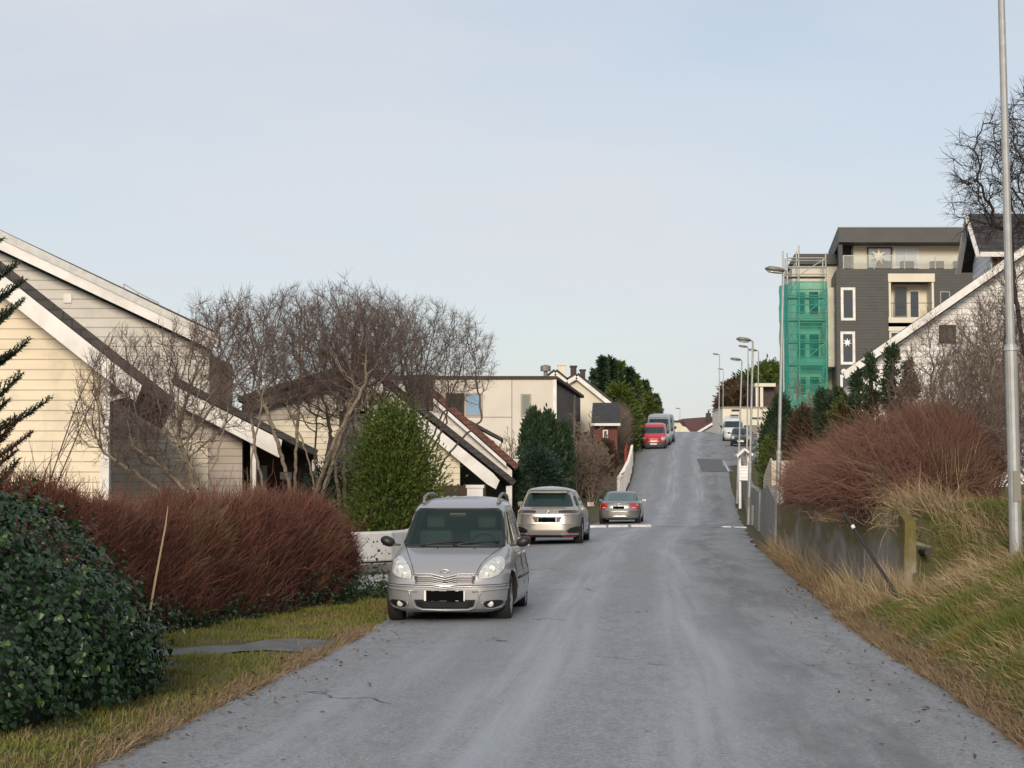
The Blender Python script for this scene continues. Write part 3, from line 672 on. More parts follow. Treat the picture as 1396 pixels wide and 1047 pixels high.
# --- champagne SUV seen from behind
def road_rz(Y, back=False):
    a = math.atan((float(eL(Y+4)+eR(Y+4))-float(eL(Y-4)+eR(Y-4)))/2/8); return (math.pi-a) if back else -a
S = Shape([(.22, -2.3, 2.28, .86), (.28, -2.42, 2.40, .93), (.42, -2.47, 2.46, .965), (.60, -2.47, 2.45, .975), (.75, -2.45, 2.42, .970), (.90, -2.38, 2.40, .955), (.98, -2.1, 2.35, .935), (1.05, -1.3, 2.25, .90), (1.10, -1.02, 2.16, .865),
           (1.25, -.8, 2.04, .80), (1.42, -.5, 1.93, .735), (1.52, -.25, 1.9, .69), (1.57, 0, 2.05, .65), (1.62, .4, 1.98, .57), (1.66, .8, 1.6, .40), (1.69, 1.0, 1.2, .1)], 4.5, 5)
c = place_car('parked_suv', 'champagne coloured large SUV seen from behind, parked behind the silver people carrier', 55.0, 752, road_rz(55, True), cat='suv')
c.location.x += .07
slope_tilt(c, 55, -1)
S.body('body', [P2, M['dark']], c, [(-1.5, .37), (1.48, .37)], .42, nz=64, nu=110)
wheels(c, .83, (-1.5, 1.48), .375, .25)
S.patch('rear_window', M['carglass'], c, [(1.10, -.70, .70), (1.14, -.715, .715), (1.30, -.66, .66), (1.44, -.60, .60), (1.47, -.55, .55)], e=1, nx=20)
mb = MB(); mb.box(-.55, .55, 1.75, 2.08, 1.50, 1.54); mb.build('roof_spoiler', P2, c, world=False, bevel=.012)
S.patch('bumper_bottom', M['plastic'], c, [(.30, -.86, .86), (.22+.012, -.84, .84)], e=1, nx=20, off=.012)  # black lower strip of the rear bumper
for sg in (-1, 1):
    S.patch('tail_light', pmat('smoked_tail_light', (.03, .012, .012), .15, coat=1), c, [(.93, .34, .86), (.955, .32, .88), (.985, .34, .88), (1.0, .5, .85)], e=1, sgn=sg, nx=12, off=.014)
    S.patch('bumper_vent', M['plastic'], c, [(.36, .60, .88), (.42, .55, .91), (.50, .66, .92), (.54, .82, .92)], e=1, sgn=sg, nx=10, off=.008)
    S.patch('bumper_accent', M['chrome'], c, [(.30, .42, .90), (.325, .40, .91)], e=1, sgn=sg, nx=12, off=.02)
    S.patch('reflector', M['taillight'], c, [(.25, .45, .78), (.275, .45, .8)], e=1, sgn=sg, nx=8, off=.018)
    mirror(c, S, .93, -.82, 1.14, sg, P2 if sg > 0 else M['plastic'], .25, .17)
    S.spatch('side_window', M['carglass'], c, [(1.12, -.75, 1.75), (1.25, -.55, 1.72), (1.40, -.25, 1.55)], sg, ny=16)
    rod('window_trim', M['chrome'], c, [(sg*(S.side(y, 1.10)+.004), y, 1.10) for y in np.linspace(-.8, 1.85, 9)], .01)
    for y in (-.75, .25, 1.2): rod('door_seam', M['plastic'], c, [(sg*(S.side(y, z)+.001), y, z) for z in (.35, .55, .8, 1.07)], .006)
    rod('sill', M['plastic'], c, [(sg*(S.side(y, .30)+.004), y, .30) for y in np.linspace(-1.05, 1.0, 5)], .05)
plate(c, S, .67, .79, .27, e=1)
rod('tailgate_crease', P2, c, [(x, S.end(x, .86, 1)+.004, .86-.05*(abs(x) < .4)) for x in np.linspace(-.88, .88, 25)], .012)
rod('tailgate_crease', P2, c, [(x, S.end(x, .60, 1)+.004, .60) for x in np.linspace(-.88, .88, 15)], .014)
S.patch('plate_recess', M['plastic'], c, [(.655, -.36, .36), (.80, -.42, .42), (.825, -.36, .36)], e=1, nx=8, off=.004)
def roundel(c, S, z, r, e=1):
    y = S.end(0, z, e)+e*.012
    mb = MB(); mb.lathe((0, y, z), 'y', [(-.012*1, r), (.0, r), (.004, r*.9)], 24); o = mb.build('badge', M['plastic'], c, world=False)
    for q in range(4):
        m2 = MB(); a0 = q*math.pi/2; pts = [(0, y+e*.0065, z)]+[(r*.66*math.cos(a0+k*math.pi/12), y+e*.0065, z+r*.66*math.sin(a0+k*math.pi/12)) for k in range(7)]
        m2.add(pts, [tuple(range(8))]); m2.build('badge_quarter', M['winblue'] if q % 2 else M['plate'], o, world=False)
    rod('badge_ring', M['chrome'], o, [(r*math.cos(a), y+e*.003, z+r*math.sin(a)) for a in np.linspace(0, 2*math.pi, 21)], .006)
roundel(c, S, .93, .055)

# --- silver saloon from behind
S = Shape([(.20, -2.1, 2.1, .78), (.26, -2.2, 2.22, .86), (.40, -2.26, 2.27, .90), (.58, -2.25, 2.27, .91), (.70, -2.18, 2.22, .905), (.80, -1.9, 2.20, .895), (.90, -1.2, 2.16, .88), (.95, -1.0, 2.02, .86), (.985, -.88, 1.62, .83),
           (1.05, -.78, 1.50, .78), (1.2, -.5, 1.22, .71), (1.33, -.2, .98, .64), (1.38, .0, .85, .58), (1.41, .2, .7, .45), (1.43, .3, .55, .05)], 4.2, 4.5)
c = place_car('parked_car', 'silver saloon seen from behind with red tail lights, parked before the slope', 81.2, 846, road_rz(81, True), cat='car')
c.location.x += .05
slope_tilt(c, 80, -1)
S.body('body', [P3, M['dark']], c, [(-1.42, .31), (1.34, .31)], .35, nz=60, nu=100)
wheels(c, .77, (-1.42, 1.34), .315, .22)
S.patch('rear_window', pmat('pale_rear_glass', (.04, .09, .10), .05, spec=.9, coat=.6), c, [(1.01, -.66, .66), (1.08, -.67, .67), (1.22, -.62, .62), (1.33, -.55, .55), (1.35, -.5, .5)], e=1, nx=18)
for sg in (-1, 1):
    t_ = S.patch('tail_light', M['taillight'], c, [(.66, .60, .84), (.74, .52, .87), (.82, .46, .88), (.90, .44, .86)], e=1, sgn=sg, nx=10, off=.01)
    S.patch('indicator', M['lampglass'], t_, [(.70, .56, .70), (.735, .54, .70)], e=1, sgn=sg, nx=6, off=.015)
    S.patch('exhaust_tip', M['chrome'], c, [(.235, .45, .52), (.265, .45, .52)], e=1, sgn=sg, nx=4, off=.02)
    mirror(c, S, .86, -.72, 1.0, sg, P3 if sg < 0 else M['plastic'], .2, .13)
    S.spatch('side_window', M['carglass'], c, [(1.0, -.72, 1.45), (1.15, -.5, 1.2), (1.31, -.15, .85)], sg, ny=16)
    rod('rear_window_trim', P3, c, [(sg*x, S.end(x, z, 1)+.006, z) for x, z in ((.70, 1.0), (.66, 1.2), (.585, 1.34))], .02)
plate(c, S, .67, .785, .26, e=1)
S.patch('boot_edge', P3, c, [(.915, -.80, .80), (.935, -.78, .78)], e=1, nx=20, off=.02)
S.patch('bumper_lower', M['plastic'], c, [(.205, -.74, .74), (.27, -.82, .82)], e=1, nx=20, off=.008)
rod('bumper_crease', M['chrome'], c, [(x, S.end(x, .36, 1)+.008, .36) for x in np.linspace(-.80, .80, 15)], .013)
rod('bumper_seam', M['plastic'], c, [(x, S.end(x, .585, 1)+.001, .585) for x in np.linspace(-.84, .84, 15)], .008)
roundel(c, S, .845, .04)

# --- vans and the dark car up the hill
def van(name, label, Y, px, P, Hh, wd, ln, rz, bumper, cat='van', group=None, roofbar=False, lowcar=False):
    k = Hh
    if not lowcar:
        rows = [(.22, -ln*.46, ln*.47, wd*.9), (.30, -ln*.49, ln*.49, wd*.97), (.55, -ln*.5, ln*.5, wd), (.85, -ln*.49, ln*.5, wd), (1.0, -ln*.455, ln*.5, wd), (1.12, -ln*.39, ln*.5, wd*.985), (1.22, -ln*.345, ln*.5, wd*.97),
                (k-.38, -ln*.225, ln*.5, wd*.90), (k-.22, -ln*.18, ln*.497, wd*.88), (k-.10, -ln*.12, ln*.49, wd*.84), (k-.04, -ln*.06, ln*.48, wd*.74), (k, .0, ln*.46, wd*.5)]
    else:
        rows = [(.2, -ln*.46, ln*.47, wd*.9), (.28, -ln*.49, ln*.49, wd*.97), (.5, -ln*.5, ln*.5, wd), (.68, -ln*.48, ln*.5, wd), (.82, -ln*.40, ln*.49, wd*.98), (.92, -ln*.25, ln*.48, wd*.96),
                (1.0, -ln*.2, ln*.46, wd*.92), (k-.14, -ln*.03, ln*.36, wd*.76), (k-.06, ln*.02, ln*.32, wd*.68), (k-.01, ln*.1, ln*.25, wd*.4), (k, ln*.14, ln*.2, wd*.1)]
    S = Shape(rows, 4.2, 7); c = place_car(name, label, Y, px, rz, cat=cat, group=group); slope_tilt(c, Y, 1 if abs(rz) < 1.5 else -1)
    S.body('body', [P, M['dark']], c, [(-ln*.31, .34), (ln*.32, .34)], .39, nz=40, nu=72)
    wheels(c, wd-.12, (-ln*.31, ln*.32), .33, .2)
    z0 = 1.24 if not lowcar else 1.02; z1 = k-.30 if not lowcar else k-.17
    S.patch('windscreen', M['carglass'], c, [(z0, -wd*.84, wd*.84), ((z0+z1)/2, -wd*.82, wd*.82), (z1, -wd*.74, wd*.74)], nx=14, off=.008)
    zl = .70 if not lowcar else .60
    for sg in (-1, 1):
        S.patch('headlight', M['lampglass'], c, [(zl, wd*.66, wd*.86), (zl+.12, wd*.58, wd*.90), (zl+.24, wd*.62, wd*.88)], sgn=sg, nx=6, off=.012)
        mirror(c, S, wd, -ln*.26, z0+.08, sg, M['plastic'], .22, .26 if not lowcar else .14)
        S.spatch('side_window', M['carglass'], c, [(z0+.02, -ln*.26, -ln*.02), (z1-.1, -ln*.17, -ln*.02)], sg)
    if bumper: S.patch('bumper', bumper, c, [(.23, -wd*.86, wd*.86), (.40, -wd*.93, wd*.93), (.56, -wd*.93, wd*.93)], nx=16, off=.02)
    S.patch('grille', M['plastic'], c, [(zl-.02, -wd*.5, wd*.5), (zl+.1, -wd*.54, wd*.54)], nx=8, off=.006)
    mb = MB(); y = S.end(0, .42, -1)-.03; mb.box(-.26, .26, y-.006, y+.004, .37, .48); mb.build('number_plate', M['plate'], c, world=False)
    if roofbar:
        for y in (-.3, .6, 1.5):
            mb = MB(); mb.bar((-wd*.8, y, k+.1), (wd*.8, y, k+.1), .05, .04)
            for sx in (-1, 1): mb.bar((sx*wd*.72, y, k-.12), (sx*wd*.72, y, k+.1), .04, .04, up=(0, 1, 0))
            mb.build('roof_bar', M['metal'], c, world=False)
    return c
GB = pmat('grey_bumper_plastic', (.10, .09, .09), .6)
van('parked_van', 'red van with grey bumper facing downhill at the left kerb', 145.3, 892.5, P4, 1.99, 1.0, 4.8, road_rz(145), GB)
v = van('parked_van', 'silver high-roof van standing uphill behind the red van', 154, 899, P7, 2.62, 1.0, 5.9, road_rz(154), None)
v = van('parked_van', 'grey tall van behind the silver high-roof van', 163, 905, paint('dark_silver_paint', (.2, .21, .23), .4, .35), 2.5, .98, 5.6, road_rz(163), None)
van('parked_van', 'white van with roof bars standing in the lay-by', 168, 1000, P5, 2.1, .97, 4.9, road_rz(168), None, roofbar=True)
van('parked_car', 'dark small car in the lay-by before the white van', 152, 1010, P6, 1.52, .84, 4.1, road_rz(152), None, cat='car', lowcar=True)
# ------------------------------------------------------------------ buildings
def part(name, mat, parent, fn, bevel=0):
    mb = MB(); fn(mb); return mb.build(name, mat, parent, bevel=bevel)
def pxpoly(pts, Y): return [(at(px, py, Y).x, at(px, py, Y).z) for px, py in pts]
def window(parent, px0, px1, py0, py1, Y, frame=M['white'], glass=M['win'], fw=.09, mull=(), name='window', depth=.12):
    """flush-fitted window facing the viewer on a wall at depth Y"""
    x0, x1 = AX(px0, Y), AX(px1, Y); z0, z1 = AZ(py1, Y), AZ(py0, Y)
    def f(m):
        m.box(x0, x1, Y-.05, Y+.04, z1-fw, z1); m.box(x0, x1, Y-.05, Y+.04, z0, z0+fw)
        m.box(x0, x0+fw, Y-.05, Y+.04, z0+fw, z1-fw); m.box(x1-fw, x1, Y-.05, Y+.04, z0+fw, z1-fw)
        for u in mull: m.box(x0+(x1-x0)*u-.03, x0+(x1-x0)*u+.03, Y-.045, Y+.03, z0+fw, z1-fw)
    o = part(name, frame, parent, f)
    part('pane', glass, o, lambda m: m.box(x0+fw*.9, x1-fw*.9, Y-.02, Y-.004, z0+fw*.9, z1-fw*.9))
    return o
def gable_front(mb, pts, Y0, Y1, m=0, shx=0): mb.prism(pts, Y0, Y1, m, shx)
def roof_slab(mb, a, b, th, Y0, Y1, m=0, shx=0):
    """sloping slab from point a to b (x,z), thickness th, between depths"""
    d = Vector((b[0]-a[0], b[1]-a[1])).normalized(); n = Vector((-d.y, d.x)); n = n if n.y > 0 else -n
    mb.prism([a, b, (b[0]+n.x*th, b[1]+n.y*th), (a[0]+n.x*th, a[1]+n.y*th)], Y0, Y1, m, shx)

# nearest house on the left: cream boards, steep dark roof
Y0, Y1 = 34, 45.2
h = thing('house', 'cream boarded house with a steep dark roof and wide white bargeboard at the left edge', 'house', (AX(-150, 40), 40, 0))
xr = AX(147, Y0); ridge = at(-250, 164, Y0); eave = at(250, 559, Y0); zc = at(147, 500, Y0).z
sl = (eave.z-ridge.z)/(eave.x-ridge.x)
zt = lambda x: ridge.z+(x-ridge.x)*sl-.28
xl = 2*ridge.x-xr
part('wall', M['cream_siding'], h, lambda m: m.prism([(xl, -.3), (xr, -.3), (xr, zt(xr)), (ridge.x, zt(ridge.x)), (xl, zt(xr))], Y0, Y0+.2))
part('side_wall', M['shaded_wall'], h, lambda m: m.prism([(xr-.24, -.3), (xr-.05, -.3), (xr-.05, zt(xr)), (xr-.24, zt(xr))], Y0+.2, Y1, shx=-.21))  # darker copy of the front boards, painted as if in shade
part('corner_board', M['white'], h, lambda m: m.box(xr-.14, xr+.02, Y0-.03, Y0+.12, -.3, zt(xr)-.05))
ex = AX(238, Y0); ez = ridge.z+(ex-ridge.x)*sl
def f(m):
    roof_slab(m, (ridge.x, ridge.z-.05), (ex, ez-.05), .16, Y0-.75, Y1+.4, shx=-.2)
    roof_slab(m, (2*ridge.x-ex, ez-.05), (ridge.x-.001, ridge.z-.05), .16, Y0-.75, Y1+.4, shx=-.2)
part('roof', M['roof_dark'], h, f)
bx = AX(183, Y0-.8); bz = ridge.z+(bx-ridge.x)*sl
def f(m):
    for (t0, t1, yy) in ((-.44, -.06, Y0-.80),):
        m.prism([(ridge.x-.3, bz+(ridge.x-.3-bx)*sl+t0), (bx, bz+t0-.02), (bx+.12, bz+t1-.1), (ridge.x-.3, bz+(ridge.x-.3-bx)*sl+t1)], yy, yy+.05)
part('bargeboard', M['white'], h, f)
part('soffit', M['darkbrown'], h, lambda m: m.prism([(xr, zt(xr)-.02), (ex, ez-.07), (ridge.x, ridge.z-.07), (ridge.x, ridge.z-.3)], Y0-.72, Y1+.35, shx=-.2))
part('eave_board', M['white'], h, lambda m: m.bar((xr+.02, Y0-.3, AZ(547, Y0)), (AX(180, Y0), Y0-.3, AZ(538, Y0)), .05, .08))

# second house: long shallow gable in grey-white boards
Y0 = 50
h = thing('house', 'grey-white boarded house with long shallow white bargeboard behind the cream house', 'house', (AX(0, 54), 54, 0))
pL, pR = (-300, 197), (292, 476)
ps = (pR[1]-pL[1])/(pR[0]-pL[0]); ry_ = lambda px: pL[1]+(px-pL[0])*ps
def f(m): m.prism(pxpoly([(-900, 700), (290, 700), (290, ry_(290)+6), (-300, ry_(-300)+6), (-900, ry_(-300)+6+600*ps)], Y0), Y0, Y0+.25)
part('wall', M['grey_siding'], h, f)
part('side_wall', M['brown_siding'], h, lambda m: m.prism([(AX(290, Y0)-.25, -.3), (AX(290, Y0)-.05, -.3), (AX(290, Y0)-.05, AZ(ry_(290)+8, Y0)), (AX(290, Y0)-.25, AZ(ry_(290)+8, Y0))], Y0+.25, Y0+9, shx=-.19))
def f(m):
    a = at(-300, ry_(-300)-14, Y0); b_ = at(295, ry_(295)-14, Y0)
    roof_slab(m, (a.x, a.z), (b_.x, b_.z), .2, Y0-.6, Y0+9.5, shx=-.18)
    c_ = 2*a.x-b_.x; roof_slab(m, (c_, b_.z), (a.x-.001, a.z), .2, Y0-.6, Y0+9.5, shx=-.18)
part('roof', M['roof_slate'], h, f)
def f(m):
    m.prism(pxpoly([(-300, ry_(-300)-13), (300, ry_(300)-13), (292, ry_(292)+2), (-300, ry_(-300)+2)], Y0-.6), Y0-.66, Y0-.61)
part('bargeboard', M['white'], h, f)
def f(m): m.prism(pxpoly([(-300, ry_(-300)-27), (300, ry_(300)-22), (300, ry_(300)-12.5), (-300, ry_(-300)-12.5)], Y0-.6), Y0-.70, Y0-.61)
part('verge_flashing', M['metal'], h, f)
part('wall_vent', M['white'], h, lambda m: m.box(AX(83, Y0), AX(94, Y0), Y0-.04, Y0+.02, AZ(413, Y0), AZ(401, Y0)))
part('end_panel', M['brown_siding'], h, lambda m: m.prism(pxpoly([(287, 484), (317, 497), (317, 700), (287, 700)], Y0-.3), Y0-.5, Y0-.3))
def f(m):
    for (a, b_) in (((170, 389), (168, 387)), ((214, 411), (212, 408))): pass
    p = [at(169, 387, Y0+1), at(188, 399, Y0+1), at(202, 406, Y0+1), at(216, 413, Y0+1)]
    for i in range(3): m.bar(p[i], p[i+1], .035, .035)
    for q in p: m.bar(q, (q.x, q.y, q.z-.28), .03, .03, up=(0, 1, 0))
    p2 = [v-Vector((0, 0, .17)) for v in p]
    for i in range(3): m.bar(p2[i], p2[i+1], .03, .03)
part('roof_rail', M['metal_dull'], h, f)
# annex / carport in front of it
Y0 = 46.5
h = thing('carport', 'low lean-to carport with white fascia between the grey and the gabled house', 'carport', (AX(330, 49), 49, 0))
def f(m):
    a, b_ = at(236, 521, Y0), at(432, 622, Y0); roof_slab(m, (a.x, a.z), (b_.x, b_.z), .16, Y0-.3, Y0+6, shx=-.13)
part('roof', M['roof_dark'], h, f)
part('bargeboard', M['white'], h, lambda m: m.prism(pxpoly([(236, 525), (385, 600), (381, 624), (236, 549)], Y0-.3), Y0-.37, Y0-.31))
part('wall', M['cream2_siding'], h, lambda m: m.prism(pxpoly([(120, 600), (284, 600), (284, 700), (120, 700)], Y0+.5), Y0+.48, Y0+.7))
part('upper_wall', M['shaded_wall'], h, lambda m: m.prism(pxpoly([(120, 540), (236, 541), (330, 590), (330, 600), (120, 600)], Y0+.5), Y0+.5, Y0+.7))  # overhang's shadow painted as a taupe band above the cream wall
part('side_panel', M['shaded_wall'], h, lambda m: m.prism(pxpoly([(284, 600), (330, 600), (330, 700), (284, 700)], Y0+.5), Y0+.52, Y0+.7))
part('back_wall', M['darkbrown'], h, lambda m: m.prism(pxpoly([(320, 560), (432, 620), (432, 720), (320, 720)], Y0+5), Y0+5, Y0+5.2))
for px in (341, 425): part('post', M['white'], h, lambda m: m.box(AX(px, Y0), AX(px, Y0)+.14, Y0, Y0+.14, -.3, AZ(585+(px-341)*.5, Y0)))
part('door', pmat('grey_blue_door', (.30, .33, .34), .6), h, lambda m: m.box(AX(344, Y0+4), AX(358, Y0+4), Y0+4.86, Y0+4.95, -.2, AZ(634, Y0+4)))
part('window', M['white'], h, lambda m: m.box(AX(376, Y0+4), AX(392, Y0+4), Y0+4.86, Y0+4.95, AZ(653, Y0+4), AZ(643, Y0+4)))  # white painted panel standing in for a white light inside the carport

# third house: gable behind the bare trees
Y0 = 62
h = thing('house', 'cream gabled house with a dark roof behind the bare trees, porch opening on its right', 'house', (AX(520, 66), 66, 0))
def f(m): m.prism(pxpoly([(335, 720), (627, 720), (627, 622), (560, 563), (495, 510), (335, 556)], Y0), Y0, Y0+.25)
part('wall', M['cream2_siding'], h, f)
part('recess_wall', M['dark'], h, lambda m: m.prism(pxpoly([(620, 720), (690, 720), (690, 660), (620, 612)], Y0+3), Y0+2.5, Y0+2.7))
def f(m):
    a, b_, c_ = at(328, 549, Y0), at(495, 499, Y0), at(699, 662, Y0)
    roof_slab(m, (a.x, a.z), (b_.x, b_.z), .18, Y0-.5, Y0+9, shx=-.05); roof_slab(m, (b_.x+.001, b_.z), (c_.x, c_.z), .2, Y0-.5, Y0+9, shx=-.05)
part('roof', M['roof_dark'], h, f)
part('bargeboard', M['white'], h, lambda m: m.prism(pxpoly([(495, 503), (672, 645), (681, 655), (676, 667), (664, 660), (495, 518)], Y0-.5), Y0-.57, Y0-.51))
part('bargeboard', M['brown_siding'], h, lambda m: m.prism(pxpoly([(330, 552), (495, 503), (495, 515), (330, 564)], Y0-.5), Y0-.57, Y0-.51))
part('chimney', M['brick'], h, lambda m: m.box(AX(480, 66), AX(508, 66), 65.5, 66.3, AZ(520, 66), AZ(470, 66)))
part('chimney', M['brick'], h, lambda m: m.box(AX(556, 66), AX(590, 66), 65.5, 66.3, AZ(560, 66), AZ(512, 66)))
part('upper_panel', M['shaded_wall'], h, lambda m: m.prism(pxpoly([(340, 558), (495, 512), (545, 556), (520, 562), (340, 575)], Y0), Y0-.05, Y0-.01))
window(h, 462, 500, 560, 600, Y0, frame=M['darkbrown'], fw=.12, mull=(.5,))
part('lower_roof', M['roof_slate'], h, lambda m: m.add([at(440, 640, Y0-2.2), at(545, 640, Y0-2.2), at(525, 596, Y0-.05), at(448, 596, Y0-.05), at(440, 642, Y0-2.2), at(545, 642, Y0-2.2), at(525, 598, Y0-.05), at(448, 598, Y0-.05)],
     [(0, 1, 2, 3), (4, 7, 6, 5), (0, 4, 5, 1), (1, 5, 6, 2), (2, 6, 7, 3), (3, 7, 4, 0)]))
part('deck_rail', M['darkbrown'], h, lambda m: (m.box(AX(595, Y0-1), AX(660, Y0-1), Y0-1.1, Y0-1, AZ(676, Y0-1), AZ(662, Y0-1)), [m.box(AX(p, Y0-1), AX(p, Y0-1)+.08, Y0-1.14, Y0-1.1, AZ(700, Y0-1), AZ(660, Y0-1)) for p in range(596, 660, 9)]))

# fourth: red-tiled roof with a white dormer
Y0 = 74
h = thing('house', 'house with a red tiled roof and white boarded dormer behind the dark-roofed gable', 'house', (AX(620, 78), 78, 0))
def f(m):
    a, b_ = at(588, 538, Y0), at(702, 640, Y0); roof_slab(m, (a.x, a.z), (b_.x, b_.z), .25, Y0-.4, Y0+9)
    c_ = at(474, 640, Y0); roof_slab(m, (c_.x, c_.z), (a.x-.001, a.z), .25, Y0-.4, Y0+9)
part('roof', M['roof_red'], h, f)
part('wall', M['white_board'], h, lambda m: m.prism(pxpoly([(484, 720), (698, 720), (698, 641), (588, 543), (484, 636)], Y0), Y0, Y0+.2))
part('bargeboard', M['white'], h, lambda m: m.prism(pxpoly([(588, 540), (690, 631), (690, 636), (588, 546)], Y0-.4), Y0-.46, Y0-.41))
Yd = Y0+2
d = part('dormer', M['white_board'], h, lambda m: m.prism(pxpoly([(614, 566), (673, 598), (673, 634), (655, 634)], Yd), Yd, Yd+3.4))
def f(m):
    a, b_ = at(608, 560, Yd), at(684, 601, Yd); roof_slab(m, (a.x, a.z), (b_.x, b_.z), .12, Yd-.35, Yd+3.7)
part('dormer_roof', M['roof_dark'], d, f)
part('fascia', M['white'], d, lambda m: m.prism(pxpoly([(612, 565), (683, 602), (683, 606), (612, 570)], Yd-.3), Yd-.4, Yd-.36))
window(d, 661, 671, 600, 626, Yd, frame=M['metal_dull'], fw=.05)
o = part('downpipe', M['metal_dull'], h, lambda m: m.tube([at(683, 603, Yd-.3), at(682, 609, Yd-.3), at(675, 614, Yd-.2), at(673, 620, Yd-.1), at(673, 634, Yd-.1)], .05, 6))
h = thing('garden_wall', 'low white boarded wall right of the red roof', 'wall', (AX(690, 76), 76, .3))
part('boarding', M['white_siding'], h, lambda m: m.box(AX(678, 76), AX(706, 76), 76, 76.2, 0, AZ(628, 76)))
part('coping', M['white'], h, lambda m: m.box(AX(677, 76), AX(707, 76), 75.95, 76.25, AZ(628, 76), AZ(626, 76)))

# flat-roofed cream block with dark end wall
Y0 = 104
h = thing('building', 'flat-roofed cream rendered building with a dark brown end wall above the conifers', 'building', (AX(650, 112), 112, 1))
x0, x1 = AX(470, Y0), AX(757, Y0); z0, z1 = 0, AZ(517, Y0); D = 20; sh = .075
part('wall', M['render'], h, lambda m: m.prism([(x0, z0), (x1, z0), (x1, z1), (x0, z1)], Y0, Y0+1, shx=sh))
def f(m):
    m.prism([(x0+.1, z0), (x1-.1, z0), (x1-.1, z1-.05), (x0+.1, z1-.05)], Y0+1.001, Y0+D, shx=.12)
part('end_wall', M['brown_siding'], h, f)
part('coping', M['darkbrown'], h, lambda m: m.prism([(x0-.1, z1), (x1+.1, z1), (x1+.1, z1+.18), (x0-.1, z1+.18)], Y0-.12, Y0+D+.3, shx=.115))
part('corner_pipe', M['white'], h, lambda m: m.box(x1-.12, x1+.08, Y0-.06, Y0+.1, z0, z1-.02))
window(h, 634, 658, 536, 567, Y0, frame=M['metal_dull'], glass=M['winblue'], fw=.1)
window(h, 607, 633, 536, 567, Y0, frame=M['darkbrown'], glass=M['dark'], fw=.1)
window(h, 710, 724, 537, 568, Y0, frame=M['metal_dull'], glass=pmat('green_grey_pane', (.13, .15, .13), .3), fw=.1)
for k, (a, b_) in enumerate((((698, 517), (698, 660)),)):
    part('render_joint', M['concrete'], h, lambda m: m.box(AX(697.3, Y0), AX(698.3, Y0), Y0-.02, Y0+.01, 1, z1-.01))
part('render_joint', M['concrete'], h, lambda m: m.box(x0+.2, AX(697.2, Y0), Y0-.02, Y0+.01, AZ(569, Y0), AZ(568.2, Y0)))
part('roof_vent', M['metal_dull'], h, lambda m: (m.lathe((AX(744, 106), 106, AZ(512, 106)), 'z', [(-.2, .12), (.25, .12), (.26, .3), (.55, .3), (.62, .1)], 12)))
part('downpipe', M['metal_dull'], h, lambda m: m.tube([(x1+1.5, Y0+12.6, z1-.2), (x1+1.5, Y0+12.6, 0)], .09, 6))

Y0 = 128
h = thing('house', 'cream twin-gabled house with chimneys showing above the flat-roofed building', 'house', (AX(780, 133), 133, 3))
def twin(m, ww=0):
    m.prism(pxpoly([(742, 620), (832, 620), (832, 549), (803, 525), (786, 513), (774, 521), (757, 508), (742, 519)], Y0), Y0, Y0+.3)
part('wall', M['render_white'], h, twin)
def f(m):
    for a, b_ in (((740, 519), (757, 506)), ((757, 506), (773, 519)), ((773, 519), (786, 511)), ((786, 511), (834, 549))):
        p, q = at(*a, Y0), at(*b_, Y0); roof_slab(m, (p.x, p.z), (q.x-.001, q.z), .16, Y0-.4, Y0+9)
part('roof', M['roof_dark'], h, f)
def f(m):
    for a, b_ in (((741, 522), (757, 509)), ((757, 509), (772, 521)), ((774, 521), (786, 514)), ((786, 514), (832, 551))):
        p, q = at(*a, Y0-.4), at(*b_, Y0-.4); m.bar((p.x, Y0-.44, p.z), (q.x, Y0-.44, q.z), .05, .28)
part('bargeboard', M['white'], h, f)
for (a, b_, t_, mt) in ((761, 771, 497, M['render_white']), (778, 786, 499, M['brick']), (791, 798, 504, M['brick'])):
    part('chimney', mt, h, lambda m: (m.box(AX(a, 132), AX(b_, 132), 131.5, 132.1, AZ(525, 132), AZ(t_+2, 132)), m.box(AX(a, 132)-.06, AX(b_, 132)+.06, 131.44, 132.16, AZ(t_+2, 132), AZ(t_, 132))))
Y0 = 122
h = thing('house', 'red boarded outbuilding under a dark tiled roof beside the conifer wood', 'house', (AX(826, 125), 125, 3))
part('wall', M['red_siding'], h, lambda m: m.box(AX(810, Y0), AX(842, Y0), Y0, Y0+6, 0, AZ(578, Y0)))
part('roof', M['roof_slate'], h, lambda m: m.add([at(806, 577, Y0-.5), at(846, 577, Y0-.5), at(845, 549, Y0+3), at(808, 549, Y0+3), at(806, 580, Y0+7), at(846, 580, Y0+7)], [(0, 1, 2, 3), (3, 2, 5, 4), (0, 3, 4), (1, 5, 2), (0, 4, 5, 1)]))
part('fascia', M['white'], h, lambda m: m.box(AX(806, Y0-.5), AX(846, Y0-.5), Y0-.62, Y0-.52, AZ(580.5, Y0-.5), AZ(577, Y0-.5)))
window(h, 822, 829, 586, 597, Y0, fw=.08)

